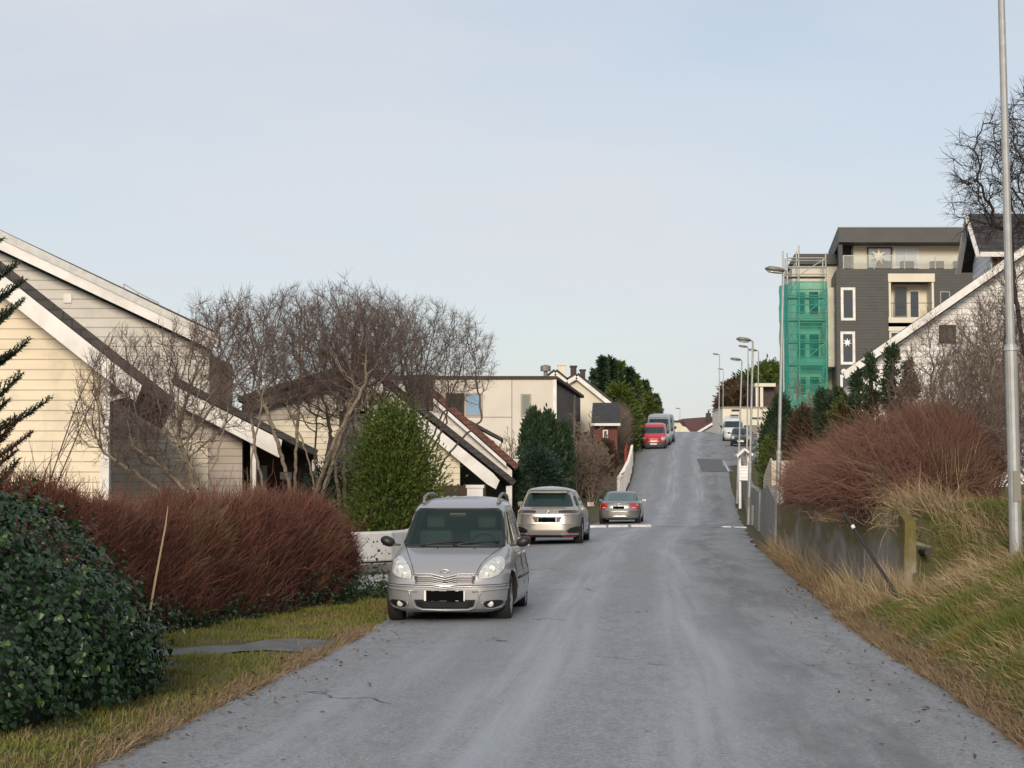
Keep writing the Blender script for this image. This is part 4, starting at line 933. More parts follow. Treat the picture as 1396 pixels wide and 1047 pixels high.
# red railing and white picket fence on the left, further up
def fence(name, label, pts, hgt, mat, pw=.09, gap=.16, post=None, cat='fence'):
    """pickets between ground points (x, y, z)"""
    p0 = Vector(pts[0]); h = thing(name, label, cat, p0)
    rails = MB(); pk = MB(); 
    for a, b_ in zip(pts[:-1], pts[1:]):
        a, b_ = Vector(a), Vector(b_); n = max(1, int((b_-a).length/gap))
        for z in (.22, .78): rails.bar(a+Vector((0, 0, hgt*z)), b_+Vector((0, 0, hgt*z)), .04, .08)
        for k in range(n):
            q = a.lerp(b_, (k+.5)/n); pk.bar(q+Vector((-.03, 0, .06)), q+Vector((-.03, 0, hgt)), pw, .03, up=(0, 1, 0))
    rails.build('rail', mat, h); pk.build('pickets', mat, h)
    for q in pts: part('post', post or mat, h, lambda m: m.box(q[0]-.06, q[0]+.06, q[1]-.06, q[1]+.06, q[2]-.1, q[2]+hgt+.05))
    return h
def gp(px, Y, dx=0): 
    x = AX(px, Y)+dx; return (x, Y, float(H(x, Y)))
pts = [(float(eL(y))-.12, y, float(zR(y))+.02) for y in (99, 105, 111, 118, 125)]
fence('picket_fence', 'white picket fence along the left side of the slope', pts, 1.35, M['white'], .14, .165)
pts = [(float(eL(y))-.6, y, float(zR(y))+.1) for y in (126, 131, 137)]
fence('railing', 'red painted railing left of the slope below the red van', pts, .95, M['red_paint'], .05, .35)

# white rendered garden wall and pillars behind the silver car
h = thing('garden_wall', 'white masonry garden wall with a ledge behind the silver people carrier', 'wall', (-2.4, 32, 0))
wm = pmat('flaking_white_stone', (.72, .73, .75), .7, col2=(.48, .49, .50), nscale=7, bump=.6, bscale=9)
part('wall', M['white'], h, lambda m: m.plan([(-2.95, 31.0), (-2.1, 32.2), (-1.75, 33.6), (-1.75, 36), (-2.0, 36), (-2.05, 33.9), (-2.4, 32.6), (-3.2, 31.3)], .52, 1.03), bevel=.03)
part('base', wm, h, lambda m: m.plan([(-3.05, 30.4), (-2.0, 31.6), (-1.55, 33.4), (-1.55, 36), (-1.99, 36), (-2.1, 33.7), (-2.5, 32.1), (-3.3, 30.9)], -.1, .36), bevel=.03)
part('ledge', M['concrete'], h, lambda m: m.plan([(-3.1, 30.3), (-1.95, 31.55), (-1.5, 33.35), (-1.5, 36), (-2.0, 36), (-2.05, 33.8), (-2.45, 32.3), (-3.3, 31.0)], .362, .50))
def pillar(label, Y, px0, px1, pyt, group=None):
    h = thing('gate_pillar', label, 'pillar', (AX((px0+px1)/2, Y), Y, 0), group=group); x0, x1 = AX(px0, Y), AX(px1, Y); zt_ = AZ(pyt, Y)
    part('shaft', M['white'], h, lambda m: m.box(x0+.03, x1-.03, Y, Y+(x1-x0)-.06, -.1, zt_-.08))
    part('cap', M['white'], h, lambda m: m.box(x0, x1, Y-.03, Y+(x1-x0)-.03, zt_-.08, zt_), bevel=.012)
pillar('square white gate pillar just left of the silver people carrier', 36.5, 511, 547, 719)
pillar('tall white gate pillar rising behind the roof of the silver people carrier', 44, 635, 660, 661)

# ------------------------------------------------------------------ right side
# dark apartment block
Y0 = 119; sc_ = FPX/Y0
h = thing('apartment_block', 'charcoal clad apartment block with recessed cream balconies and flat overhanging roof', 'building', (AX(1250, 126), 126, 4))
x0, x1 = AX(1143, Y0), AX(1440, Y0); zb = 2; zf = AZ(369, Y0); shd = .12; DD = 12
bx0, bx1 = AX(1215, Y0), AX(1277, Y0); bt = AZ(373, Y0); 
def f(m):
    hx = [(bx0, bx1, AZ(434, Y0), AZ(384, Y0)), (bx0, bx1, AZ(500, Y0), AZ(451, Y0))]
    m.prism([(x0, zb), (bx0, zb), (bx0, zf), (x0, zf)], Y0, Y0+.4, shx=shd); m.prism([(bx1, zb), (x1, zb), (x1, zf), (bx1, zf)], Y0, Y0+.4)
    m.box(bx0, bx1, Y0, Y0+.4, hx[0][3], zf); m.box(bx0, bx1, Y0, Y0+.4, hx[1][3], hx[0][2]); m.box(bx0, bx1, Y0, Y0+.4, zb, hx[1][2])
    m.prism([(x0, zb), (x0+.3, zb), (x0+.3, zf), (x0, zf)], Y0+.4, Y0+DD, shx=shd)
part('wall', M['anthracite'], h, f)
part('floor_slab', M['anthracite'], h, lambda m: m.prism([(x0+.05, zf), (x1, zf), (x1, zf+.12), (x0+.05, zf+.12)], Y0+.05, Y0+DD, shx=shd))
for (p0, p1) in ((384, 434), (451, 500)):
    za, zc_ = AZ(p1, Y0), AZ(p0, Y0)
    bal = part('balcony', M['render_white'], h, lambda m: (m.box(bx0, bx1, Y0+1.5, Y0+1.7, za, zc_), m.box(bx0, bx0+.14, Y0-.02, Y0+1.5, za, zc_), m.box(bx1-.14, bx1, Y0-.02, Y0+1.5, za, zc_)))
    part('balcony_parapet', M['render_white'], bal, lambda m: m.box(bx0-.05, bx1+.02, Y0-.12, Y0-.02, za-.55, za+.05))
    part('balcony_head', M['render_white'], bal, lambda m: m.box(bx0-.05, bx1+.05, Y0-.12, Y0-.02, zc_-.02, zc_+.52))
    window(bal, 1222, 1240, p0+8, p1-2, Y0+1.45, frame=M['metal_dull'], fw=.06); window(bal, 1243, 1257, p0+12, p1, Y0+1.45, fw=.07)
    part('balcony_rail', M['plastic'], bal, lambda m: (m.bar((bx0+.1, Y0, za+1.0), (bx1-.1, Y0, za+1.0), .04, .04), [m.bar((bx0+.15+k*.14, Y0, za+.05), (bx0+.15+k*.14, Y0, za+1.0), .02, .02, up=(0, 1, 0)) for k in range(6)]))
for (a, b_, c_, d_) in ((1149, 1169, 392, 437), (1148, 1168, 452, 497), (1147, 1165, 511, 560)): window(h, a, b_, c_, d_, Y0, fw=.17, depth=.1)
window(h, 1285, 1299, 397, 421, Y0, frame=M['metal_dull'], fw=.08); 
# penthouse terrace
zr0, zr1 = AZ(331, Y0), AZ(311, Y0)
part('roof', pmat('charcoal_fascia', (.075, .075, .073), .6, col2=(.06, .06, .06), nscale=1), h, lambda m: m.prism([(x0+.15, zr0), (x1, zr0), (x1, zr1), (x0+.15, zr1)], Y0-.3, Y0+DD+.4, shx=shd))
part('roof_edge', M['metal'], h, lambda m: m.prism([(x0+.12, zr1), (x1, zr1), (x1, zr1+.06), (x0+.12, zr1+.06)], Y0-.34, Y0+DD+.44, shx=shd))
part('penthouse_wall', M['render_white'], h, lambda m: m.prism([(x0+1.4, zf+.12), (x1, zf+.12), (x1, zr0-.002), (x0+1.4, zr0-.002)], Y0+1.3, Y0+DD-.5, shx=shd))
part('corner_post', M['anthracite'], h, lambda m: m.box(x0+.2, x0+.45, Y0+.05, Y0+.35, zf+.12, zr0-.002))
part('corner_post', M['anthracite'], h, lambda m: m.box(x0+1.5, x0+1.75, Y0+8, Y0+8.3, zf+.12, zr0-.002))
part('penthouse_screen', M['darkbrown'], h, lambda m: m.box(x0+.5, x0+1.38, Y0+2.0, Y0+2.1, zf+.12, zr0-.002))
window(h, 1186, 1220, 337, 366, Y0+1.25, frame=M['plastic'], glass=pmat('light_glass', (.48, .52, .56), .1, spec=.8), fw=.09); window(h, 1222, 1257, 337, 366, Y0+1.25, frame=M['white'], glass=bpy.data.materials['light_glass'], fw=.12, mull=(.5,))
m = bpy.data.materials.new('balustrade_glass'); m.use_nodes = True; t = m.node_tree; b = t.nodes['Principled BSDF']; b.inputs['Base Color'].default_value = (.55, .6, .58, 1); b.inputs['Roughness'].default_value = .05
tr = N(t, 'ShaderNodeBsdfTransparent'); ms = N(t, 'ShaderNodeMixShader'); ms.inputs[0].default_value = .2; t.links.new(tr.outputs[0], ms.inputs[1]); t.links.new(b.outputs[0], ms.inputs[2]); t.links.new(ms.outputs[0], t.nodes['Material Output'].inputs[0]); M['balglass'] = m
rl = part('balustrade', M['metal'], h, lambda m: (m.bar((x0+.5, Y0+.1, zf+1.0), (x1-.1, Y0+.1, zf+1.0), .04, .05), [m.box(x0+.5+k*2.0-.03, x0+.5+k*2.0+.03, Y0+.07, Y0+.13, zf+.12, zf+1.0) for k in range(7)]))
part('balustrade_glass', M['balglass'], rl, lambda m: m.box(x0+.5, x1-.1, Y0+.04, Y0+.055, zf+.16, zf+.98))
for k in range(4): part('terrace_furniture', M['darkbrown'], h, lambda m: m.box(AX(1200+k*32+9*(k > 1), Y0+1), AX(1218+k*32+9*(k > 1), Y0+1), Y0+.9, Y0+1.5, zf+.12, zf+.75), bevel=.03)
# left wing, lower, set back
wx0, wx1 = AX(1083, 124), AX(1136, 124)
wg = part('wing_wall', M['render_white'], h, lambda m: m.prism([(wx0, zb), (wx1+.6, zb), (wx1+.6, AZ(362, 124)), (wx0, AZ(362, 124))], 124, 134, shx=.1))
part('wing_roof', M['anthracite'], wg, lambda m: m.prism([(wx0-.3, AZ(361, 124)), (wx1+.5, AZ(361, 124)), (wx1+.5, AZ(347, 124)), (wx0+.1, AZ(347, 124))], 123.6, 134, shx=.1))
part('corner_bay', M['render_white'], h, lambda m: m.box(AX(1131, 121), AX(1141, 121), 121, 123.9, AZ(500, 121), AZ(392, 121)))
for k, (p0, p1) in enumerate(((398, 432), (456, 495), (514, 550))): window(wg, 1088, 1100, p0, p1, 123.95, frame=M['metal_dull'], fw=.07); window(wg, 1106, 1118, p0, p1, 123.95, frame=M['darkbrown'], fw=.07)
for py in (440, 500, 550): part('wing_balcony', M['render_white'], wg, lambda m: m.box(wx0+.2, wx1-.5, 122.9, 123.97, AZ(py, 123), AZ(py-12, 123)))
def star(px, py, Y, r, label, lit):
    z = AZ(py, Y); x = AX(px, Y); mb = MB(); n = 7
    ring = []
    for k in range(2*n):
        a = math.pi*k/n+math.pi/2; rr = r if k % 2 == 0 else r*.36; ring.append((x+rr*math.cos(a), Y, z+rr*math.sin(a)))
    vs = ring+[(x, Y-.12, z), (x, Y+.12, z)]; k_ = 2*n
    mb.add(vs, [(i, (i+1) % k_, k_) for i in range(k_)]+[((i+1) % k_, i, k_+1) for i in range(k_)])
    o = mb.build('paper_star', pmat('star_paper', (.85, .78, .66), .8, emit=.5 if lit else 0.0)); tag(o, label, 'paper star')
star(1202, 350, Y0+.85, .60, 'large white paper star hanging on the top-floor terrace', False)
star(1157.5, 467, Y0-.06, .30, 'lit paper star in the tall window left of the balconies', True)

# scaffold with green netting
m = bpy.data.materials.new('green_net'); m.use_nodes = True; t = m.node_tree; b = t.nodes['Principled BSDF']; b.inputs['Base Color'].default_value = (.018, .31, .25, 1); b.inputs['Roughness'].default_value = .8
tr = N(t, 'ShaderNodeBsdfTransparent'); tr.inputs[0].default_value = (.55, .95, .85, 1); ms = N(t, 'ShaderNodeMixShader'); g_ = N(t, 'ShaderNodeNewGeometry'); no = N(t, 'ShaderNodeTexNoise'); no.inputs['Scale'].default_value = .9; no.inputs['Detail'].default_value = 3; t.links.new(g_.outputs['Position'], no.inputs['Vector'])
mr = N(t, 'ShaderNodeMapRange'); mr.inputs[1].default_value = .3; mr.inputs[2].default_value = .7; mr.inputs[3].default_value = .05; mr.inputs[4].default_value = .50; t.links.new(no.outputs[0], mr.inputs[0]); t.links.new(mr.outputs[0], ms.inputs[0])
t.links.new(tr.outputs[0], ms.inputs[1]); t.links.new(b.outputs[0], ms.inputs[2]); t.links.new(ms.outputs[0], t.nodes['Material Output'].inputs[0]); M['net'] = m
ne = m.copy(); ne.name = 'dense_green_net'; ne.node_tree.nodes['Map Range'].inputs[3].default_value = .85; ne.node_tree.nodes['Map Range'].inputs[4].default_value = .97; M['net2'] = ne
Ys = 120; h = thing('scaffold', 'scaffold tower wrapped in green netting beside the charcoal block', 'scaffold', (AX(1100, Ys), Ys, 3))
sx = [AX(p, Ys) for p in (1076, 1092, 1129, 1137)]; zlv = [AZ(p, Ys) for p in (556, 527, 497, 466, 436, 405, 376)]
ztop = AZ(345, Ys)
for i, x in enumerate(sx[:3]):
    for yy in (Ys, Ys+2.8): part('upright', M['metal'], h, lambda m: m.tube([(x+(yy-Ys)*.1, yy, 2), (x+(yy-Ys)*.1, yy, ztop+(.5 if i == 1 else 0))], .05, 6))
xx = AX(1070, Ys)
part('upright', M['metal'], h, lambda m: m.tube([(xx, Ys, 2), (xx, Ys, AZ(342, Ys))], .05, 6))
for k, z in enumerate(zlv):
    part('platform', M['metal_dull'], h, lambda m: m.box(sx[0]-.1, sx[2]+.1, Ys+.05, Ys+1.2, z-.05, z))
    part('ledger', M['metal'], h, lambda m: (m.tube([(sx[0], Ys-.05, z+1.0), (sx[2], Ys-.05, z+1.0)], .035, 5), m.tube([(sx[0], Ys-.05, z+.1), (sx[2], Ys-.05, z+.1)], .035, 5), m.tube([(sx[0], Ys-.05, z+.5), (sx[2], Ys-.05, z+.5)], .03, 5)))
    if k < 6: part('brace', M['metal'], h, lambda m: m.tube([(sx[0] if k % 2 else sx[1], Ys-.08, z), (sx[1] if k % 2 else sx[2], Ys-.08, zlv[k+1])], .03, 5))
for a, b_ in ((0, 1), (1, 2)): part('guard_frame', M['metal'], h, lambda m: (m.tube([(sx[a], Ys-.05, AZ(352, Ys)), (sx[b_], Ys-.05, AZ(352, Ys))], .05, 5), m.tube([(sx[a], Ys-.05, AZ(364, Ys)), (sx[b_], Ys-.05, AZ(364, Ys))], .05, 5), m.tube([(sx[a], Ys-.05, AZ(375, Ys)), (sx[b_], Ys-.05, AZ(352, Ys))], .035, 5)))
def netting(name, mat, pts, z0, z1, seed):
    rng = random.Random(seed); mb = MB(); n = 14; k = 22; vs = []
    for j in range(k+1):
        for i in range(n+1):
            u = i/n; x = pts[0][0]+(pts[1][0]-pts[0][0])*u; y = pts[0][1]+(pts[1][1]-pts[0][1])*u
            vs.append((x+rng.uniform(-.03, .03), y-.14-.12*abs(math.sin(u*math.pi*2))*rng.random()-.05*math.sin(j*1.3), z0+(z1-z0)*j/k+rng.uniform(-.02, .02)))
    mb.add(vs, [(j*(n+1)+i, j*(n+1)+i+1, (j+1)*(n+1)+i+1, (j+1)*(n+1)+i) for j in range(k) for i in range(n)]); return mb.build(name, mat, h, smooth=True, fix=False)
netting('netting', M['net'], ((sx[0], Ys-.1), (sx[2]+.05, Ys-.1)), AZ(560, Ys), AZ(384, Ys), 1)
netting('netting', M['net2'], ((AX(1067, Ys), Ys+1.0), (sx[0], Ys-.1)), AZ(556, Ys), AZ(388, Ys), 2)
netting('debris_sheet', M['balglass'], ((sx[2]+.06, Ys-.1), (sx[3]+.15, Ys-.1)), AZ(500, Ys), AZ(393, Ys), 3)

# white house on the right
Y0 = 48
h = thing('house', 'white boarded house with a dormer half hidden by bare shrubs on the right', 'house', (AX(1400, 52), 52, 1))
def f(m): m.prism(pxpoly([(1168, 760), (1900, 760), (1900, 480), (1560, 235), (1168, 508)], Y0), Y0, Y0+.3)
part('wall', M['white_siding'], h, f)
part('side_wall', M['white_siding'], h, lambda m: m.prism([(AX(1168, Y0)+.08, 0), (AX(1168, Y0)+.28, 0), (AX(1168, Y0)+.28, AZ(508, Y0)), (AX(1168, Y0)+.08, AZ(508, Y0))], Y0+.3, Y0+9, shx=.22))
def f(m):
    a, b_ = at(1149, 509, Y0), at(1560, 223, Y0); roof_slab(m, (a.x, a.z), (b_.x, b_.z), .07, Y0-.5, Y0+9.5, shx=.235); c_ = at(1960, 509, Y0); roof_slab(m, (b_.x+.001, b_.z), (c_.x, c_.z), .18, Y0-.5, Y0+9.5, shx=.235)
part('roof', M['roof_dark'], h, f)
part('bargeboard', M['white'], h, lambda m: m.prism(pxpoly([(1149, 507), (1560, 221), (1560, 233), (1152, 517)], Y0-.5), Y0-.57, Y0-.51))
part('gutter', M['white'], h, lambda m: (m.tube([(AX(1150, Y0)-.05, Y0-.5, AZ(508, Y0)), (AX(1150, Y0)-.05+2.1, Y0+9, AZ(508, Y0))], .07, 8), m.tube([at(1153, 509, Y0-.3), at(1157, 516, Y0-.2), at(1170, 522, Y0-.06), at(1170, 600, Y0-.06)], .045, 8)))
window(h, 1283, 1306, 443, 468, Y0, frame=M['darkbrown'], fw=.07, mull=(.5,))
part('porch_roof', M['white'], h, lambda m: m.prism(pxpoly([(1146, 531), (1178, 503), (1186, 503), (1186, 510), (1152, 539)], Y0+1), Y0+.6, Y0+2.2, shx=.2))
# dormer facing the road: gable end to the left
dx0 = 12.92; Yd0, Yd1 = Y0+1.2, Y0+4.4; zr_ = AZ(297, Y0+2.8); ze = AZ(344, Yd0); Ym = (Yd0+Yd1)/2
dm = part('dormer', M['white_siding'], h, lambda m: m.add([(dx0, Yd0, AZ(390, Yd0)), (dx0, Yd1, AZ(390, Yd0)), (dx0, Yd1, ze), (dx0, Ym, zr_-.15), (dx0, Yd0, ze), (dx0+4.5, Yd0, AZ(390, Yd0)), (dx0+4.5, Yd1, AZ(390, Yd0)), (dx0+4.5, Yd1, ze), (dx0+4.5, Ym, zr_-.15), (dx0+4.5, Yd0, ze)],
     [(0, 1, 2, 3, 4), (9, 8, 7, 6, 5), (0, 4, 9, 5), (1, 6, 7, 2), (4, 3, 8, 9), (3, 2, 7, 8), (0, 5, 6, 1)]))
dl, dr_ = dx0-.34, dx0+4.6
def f(m):
    for ys_, e_ in ((Yd0-.35, 1), (Yd1+.35, -1)):
        zl_ = ze-.12; m.add([(dl, ys_, zl_), (dr_, ys_, zl_), (dr_, Ym, zr_), (dl, Ym, zr_), (dl, ys_, zl_+.12), (dr_, ys_, zl_+.12), (dr_, Ym, zr_+.12), (dl, Ym, zr_+.12)], [(0, 1, 2, 3), (7, 6, 5, 4), (0, 4, 5, 1), (1, 5, 6, 2), (2, 6, 7, 3), (3, 7, 4, 0)])
part('dormer_roof', M['roof_dark'], dm, f)
def f(m):
    for ys_ in (Yd0-.37, Yd1+.37): m.bar((dl-.03, ys_, ze-.16), (dl-.03, Ym, zr_+.02), .05, .16, up=(1, 0, 0))
part('fascia', M['white'], dm, f)
part('fascia', M['white'], dm, lambda m: m.box(dl, dr_, Yd0-.41, Yd0-.36, ze-.17, ze-.04))
def _sh(o):
    for v in o.data.vertices: v.co.x += (v.co.y+52-Yd0)*.1
for o in [dm]+list(dm.children): _sh(o)
part('window', M['darkbrown'], dm, lambda m: m.box(AX(1358, Yd0), AX(1376, Yd0), Yd0-.03, Yd0+.02, AZ(366, Yd0), AZ(350, Yd0)))

# retaining walls along the right-hand road edge
def road_wall(name, label, ya, yb, ztop_fn, th=.3, mat=M['concrete'], inset=0, n=12):
    vs = []; fs = []
    for i in range(n+1):
        y = ya+(yb-ya)*i/n; x = float(wallx(y))+inset; zb_ = float(zR(y))-.35; zt_ = ztop_fn(y)
        vs += [(x, y, zb_), (x+.05, y, zt_), (x+th, y, zt_), (x+th, y, zb_)]
    for i in range(n):
        a = i*4; fs += [(a, a+1, a+5, a+4), (a+1, a+2, a+6, a+5), (a+2, a+3, a+7, a+6)]
    fs += [(0, 3, 2, 1), (n*4, n*4+1, n*4+2, n*4+3)]
    o = thing(name, label, 'wall', (float(wallx(ya)), ya, 0)); mb = MB(); mb.add(vs, fs); mb.build('wall', mat, o); return o
# mossy concrete
m = pmat('mossy_concrete', (.30, .27, .225), .9, col2=(.135, .115, .09), nscale=3.2, detail=9, stretch=(1.5, .22, .5), col3=(.36, .34, .30), n3=3.0, t3=(.55, .7), bump=.5, bscale=16); t = m.node_tree; L = t.links.new; b = t.nodes['Principled BSDF']
g_ = N(t, 'ShaderNodeNewGeometry'); sp = N(t, 'ShaderNodeSeparateXYZ'); L(g_.outputs['Position'], sp.inputs[0]); no = N(t, 'ShaderNodeTexNoise'); no.inputs['Scale'].default_value = 1.3; no.inputs['Detail'].default_value = 5
mm = N(t, 'ShaderNodeMapping'); mm.inputs['Scale'].default_value = (1.4, .22, .8); L(g_.outputs['Position'], mm.inputs[0]); L(mm.outputs[0], no.inputs['Vector'])
zz = N(t, 'ShaderNodeMath', operation='MULTIPLY_ADD'); zz.inputs[1].default_value = .22; zz.inputs[2].default_value = -.14; L(sp.outputs['Z'], zz.inputs[0])
ad = N(t, 'ShaderNodeMath', operation='ADD'); L(no.outputs[0], ad.inputs[0]); L(zz.outputs[0], ad.inputs[1]); mr = N(t, 'ShaderNodeMapRange'); mr.inputs[1].default_value = .47; mr.inputs[2].default_value = .62; L(ad.outputs[0], mr.inputs[0])
mo = N(t, 'ShaderNodeMix', data_type='RGBA'); mo.inputs[6].default_value = (.15, .095, .028, 1); mo.inputs[7].default_value = (.11, .115, .025, 1); n5 = N(t, 'ShaderNodeTexNoise'); n5.inputs['Scale'].default_value = 2; L(g_.outputs['Position'], n5.inputs['Vector']); L(n5.outputs[0], mo.inputs[0])
mx_ = N(t, 'ShaderNodeMix', data_type='RGBA'); L(mr.outputs[0], mx_.inputs[0]); L(b.inputs['Base Color'].links[0].from_socket, mx_.inputs[6]); L(mo.outputs[2], mx_.inputs[7]); L(mx_.outputs[2], b.inputs['Base Color']); M['moss'] = m
w1 = road_wall('retaining_wall', 'weathered mossy concrete retaining wall below the red-brown hedge', 25.5, 49.8, lambda y: float(np.interp(y, [25.5, 26.4, 50], [1.30, 1.50, 1.42])), .2, M['moss'], n=30)
# its return at the near end, stepping down to the right
rp_ = MB(); X = float(wallx(25.5))
rp_.prism([(X+.19, -.4), (X+1.2, -.4), (X+1.2, .42), (X+.6, .52), (X+.5, .95), (X+.19, 1.05)], 25.8, 26.0); rp_.build('wall_return', M['concrete'], w1)
part('step_ledge', M['concrete'], w1, lambda m: m.box(X+.33, X+1.2, 25.1, 25.54, .28, .40))
part('drain_pipe', M['plastic'], w1, lambda m: m.lathe((AX(1262, 25.4), 25.3, AZ(753, 25.4)), 'y', [(0, .045), (.5, .045)], 14))
w2 = road_wall('retaining_wall', 'grey concrete retaining wall with a cream fence panel on top', 50.2, 66, lambda y: float(np.interp(y, [50, 55, 58, 66], [1.45, 1.75, 2.0, 1.75])))
w3 = road_wall('retaining_wall', 'low grey wall along the right kerb beyond the electrical cabinet', 68, 108, lambda y: float(np.interp(y, [68, 90, 108], [1.75, 2.2, 3.9])))
fp = thing('fence_panel', 'cream boarded fence panel rising over the grey wall on the right', 'fence', (float(wallx(58)), 58, 1.9))
def f(m):
    P_ = [(float(wallx(y))+.15, y, z0_, z1_) for y, z0_, z1_ in ((66, 1.74, 2.28), (62, 1.87, 2.6), (60, 1.95, 2.72), (58.5, 1.98, 2.85), (57.3, 1.95, 2.7))]
    for a, b_ in zip(P_[:-1], P_[1:]):
        m.add([(a[0], a[1], a[2]), (b_[0], b_[1], b_[2]), (b_[0], b_[1], b_[3]), (a[0], a[1], a[3]), (a[0]+.06, a[1], a[2]), (b_[0]+.06, b_[1], b_[2]), (b_[0]+.06, b_[1], b_[3]), (a[0]+.06, a[1], a[3])], [(0, 1, 2, 3), (7, 6, 5, 4), (0, 4, 5, 1), (1, 5, 6, 2), (2, 6, 7, 3), (3, 7, 4, 0)])
part('panel', siding('cream_fence_boards', (.74, .66, .48), (.66, .58, .42), .12, vertical=True), fp, f)
part('end_panel', M['render_white'], fp, lambda m: m.plan([(float(wallx(57.5))+.15, 57.5), (float(wallx(57.5))+1.3, 57.4), (float(wallx(57.5))+1.3, 57.46), (float(wallx(57.5))+.15, 57.56)], 1.98, 2.75))
fence('picket_fence', 'short white picket gate between the concrete walls on the right', [(7.35, 50.0, .25), (7.5, 51.6, .3)], 1.6, M['white'], .08, .13)
lay('pavement', [(8.0, 45), (8.2, 45), (8.2, 46), (8.0, 46)], M['path'], 'grey pavement edge', -.2) if False else None
# white board gate with little roof
gt = thing('garden_gate', 'white boarded garden gate under a small pitched roof on the right', 'gate', (AX(1015, 90), 90, 2))
Yg = 92
part('board', M['white_siding'], gt, lambda m: m.box(AX(1008, Yg), AX(1024, Yg), Yg, Yg+.08, AZ(655, Yg), AZ(635, Yg)))
for px in (1009, 1021): part('post', M['white'], gt, lambda m: m.box(AX(px, Yg)-.05, AX(px, Yg)+.07, Yg+.1, Yg+.2, 1.0, AZ(616, Yg)))
part('gate_roof', M['white'], gt, lambda m: (m.prism(pxpoly([(1003, 621), (1014, 611), (1014, 614.5), (1004, 624)], Yg), Yg-.4, Yg+.6), m.prism(pxpoly([(1014.02, 611), (1026, 619), (1024.5, 622), (1014.02, 614.5)], Yg), Yg-.4, Yg+.6)))
cb = thing('electrical_cabinet', 'grey street cabinet at the foot of the double-headed lamp post', 'cabinet', (AX(1026, 78), 78, .4))
part('housing', M['metal'], cb, lambda m: m.box(AX(1022.5, 78), AX(1030, 78), 78, 78.35, .3, AZ(689, 78)), bevel=.02)
part('door', M['metal'], cb, lambda m: m.box(AX(1023.2, 78), AX(1029.3, 78), 77.97, 78, .5, AZ(690.5, 78)))

# far buildings
h = thing('building', 'low white flat-roofed building beyond the lay-by with two small windows', 'building', (AX(1015, 198), 198, 8))
Y0 = 196
part('wall', M['render_white'], h, lambda m: m.box(AX(986, Y0), AX(1052, Y0), Y0, Y0+10, 5, AZ(556, Y0)))
part('roof', M['metal_dull'], h, lambda m: m.box(AX(985, Y0), AX(1053, Y0), Y0-.2, Y0+10.2, AZ(556, Y0), AZ(554.5, Y0)))
window(h, 996, 1008, 565, 573, Y0, frame=M['metal_dull'], fw=.08); window(h, 1026, 1038, 569, 571.5, Y0, frame=M['darkbrown'], fw=.03); window(h, 998, 1009, 558, 561, Y0, frame=M['metal_dull'], fw=.03)
part('lower_wall', M['concrete'], h, lambda m: m.box(AX(1020, Y0-1), AX(1052, Y0-1), Y0-1, Y0-.01, 5, AZ(580, Y0)))
h = thing('building', 'brown timber building with a cream balcony behind the low white building', 'building', (AX(1030, 212), 212, 9))
Y0 = 208
part('wall', M['brown_siding'], h, lambda m: m.box(AX(1033, Y0), AX(1064, Y0), Y0, Y0+9, 8, AZ(525, Y0)))
part('balcony', M['render_white'], h, lambda m: (m.box(AX(1030, Y0-1), AX(1058, Y0-1), Y0-1.5, Y0-.01, AZ(528, Y0), AZ(523.5, Y0)), m.box(AX(1031, Y0-1), AX(1034, Y0-1), Y0-1.3, Y0-1, AZ(556, Y0), AZ(528, Y0)), m.box(AX(1037, Y0-1), AX(1041, Y0-1), Y0-1.3, Y0-1, AZ(556, Y0), AZ(528, Y0))))
def redhouse(label, Y, xs, ridge_py, eave_py, mat=M['roof_red']):
    h = thing('house', label, 'house', (AX(sum(xs)/2, Y), Y, 8)); a, b_ = xs
    part('wall', M['render_white'], h, lambda m: m.box(AX(a, Y)+.3, AX(b_, Y)-.3, Y, Y+7, 2, AZ(eave_py, Y)))
    part('roof', mat, h, lambda m: m.add([at(a, eave_py, Y-.4), at(b_, eave_py, Y-.4), at(b_-2, ridge_py, Y+3.5), at(a+6, ridge_py, Y+3.5), at(a, eave_py+2, Y+7.4), at(b_, eave_py+2, Y+7.4)], [(0, 1, 2, 3), (3, 2, 5, 4), (0, 3, 4), (1, 5, 2), (0, 4, 5, 1)]))
    return h
h = thing('house', 'cream walled house just left of the red roofs beyond the crest', 'house', (AX(922, 262), 262, 7)); 
part('wall', M['render_white'], h, lambda m: m.box(AX(915, 262), AX(936, 262), 262, 269, 4, AZ(575, 262)))
part('roof', M['roof_dark'], h, lambda m: m.box(AX(914, 262), AX(937, 262), 261.6, 269.4, AZ(575, 262), AZ(573.4, 262)))
h = thing('house', 'red roofed house with a white gable edge beyond the crest of the road', 'house', (AX(955, 250), 250, 7)); Y0 = 248
part('wall', pmat('grey_boards', (.30, .31, .33), .8), h, lambda m: m.prism(pxpoly([(944, 610), (992, 610), (984, 566), (976, 570), (948, 592)], Y0), Y0, Y0+.3))
def f(m):
    m.add([at(943, 592, Y0-.3), at(985, 567, Y0-.3), at(975, 567.5, Y0+8), at(929, 571, Y0+8), at(925, 572, Y0+8)], [(0, 1, 2, 3)])
    a, b_ = at(941, 594, Y0), at(986, 567, Y0); roof_slab(m, (a.x, a.z), (b_.x, b_.z), .15, Y0-.5, Y0+9)
part('roof', M['roof_red'], h, f)
part('bargeboard', M['white'], h, lambda m: m.bar(at(946, 592.5, Y0-.6), at(987, 568, Y0-.6), .08, .28))
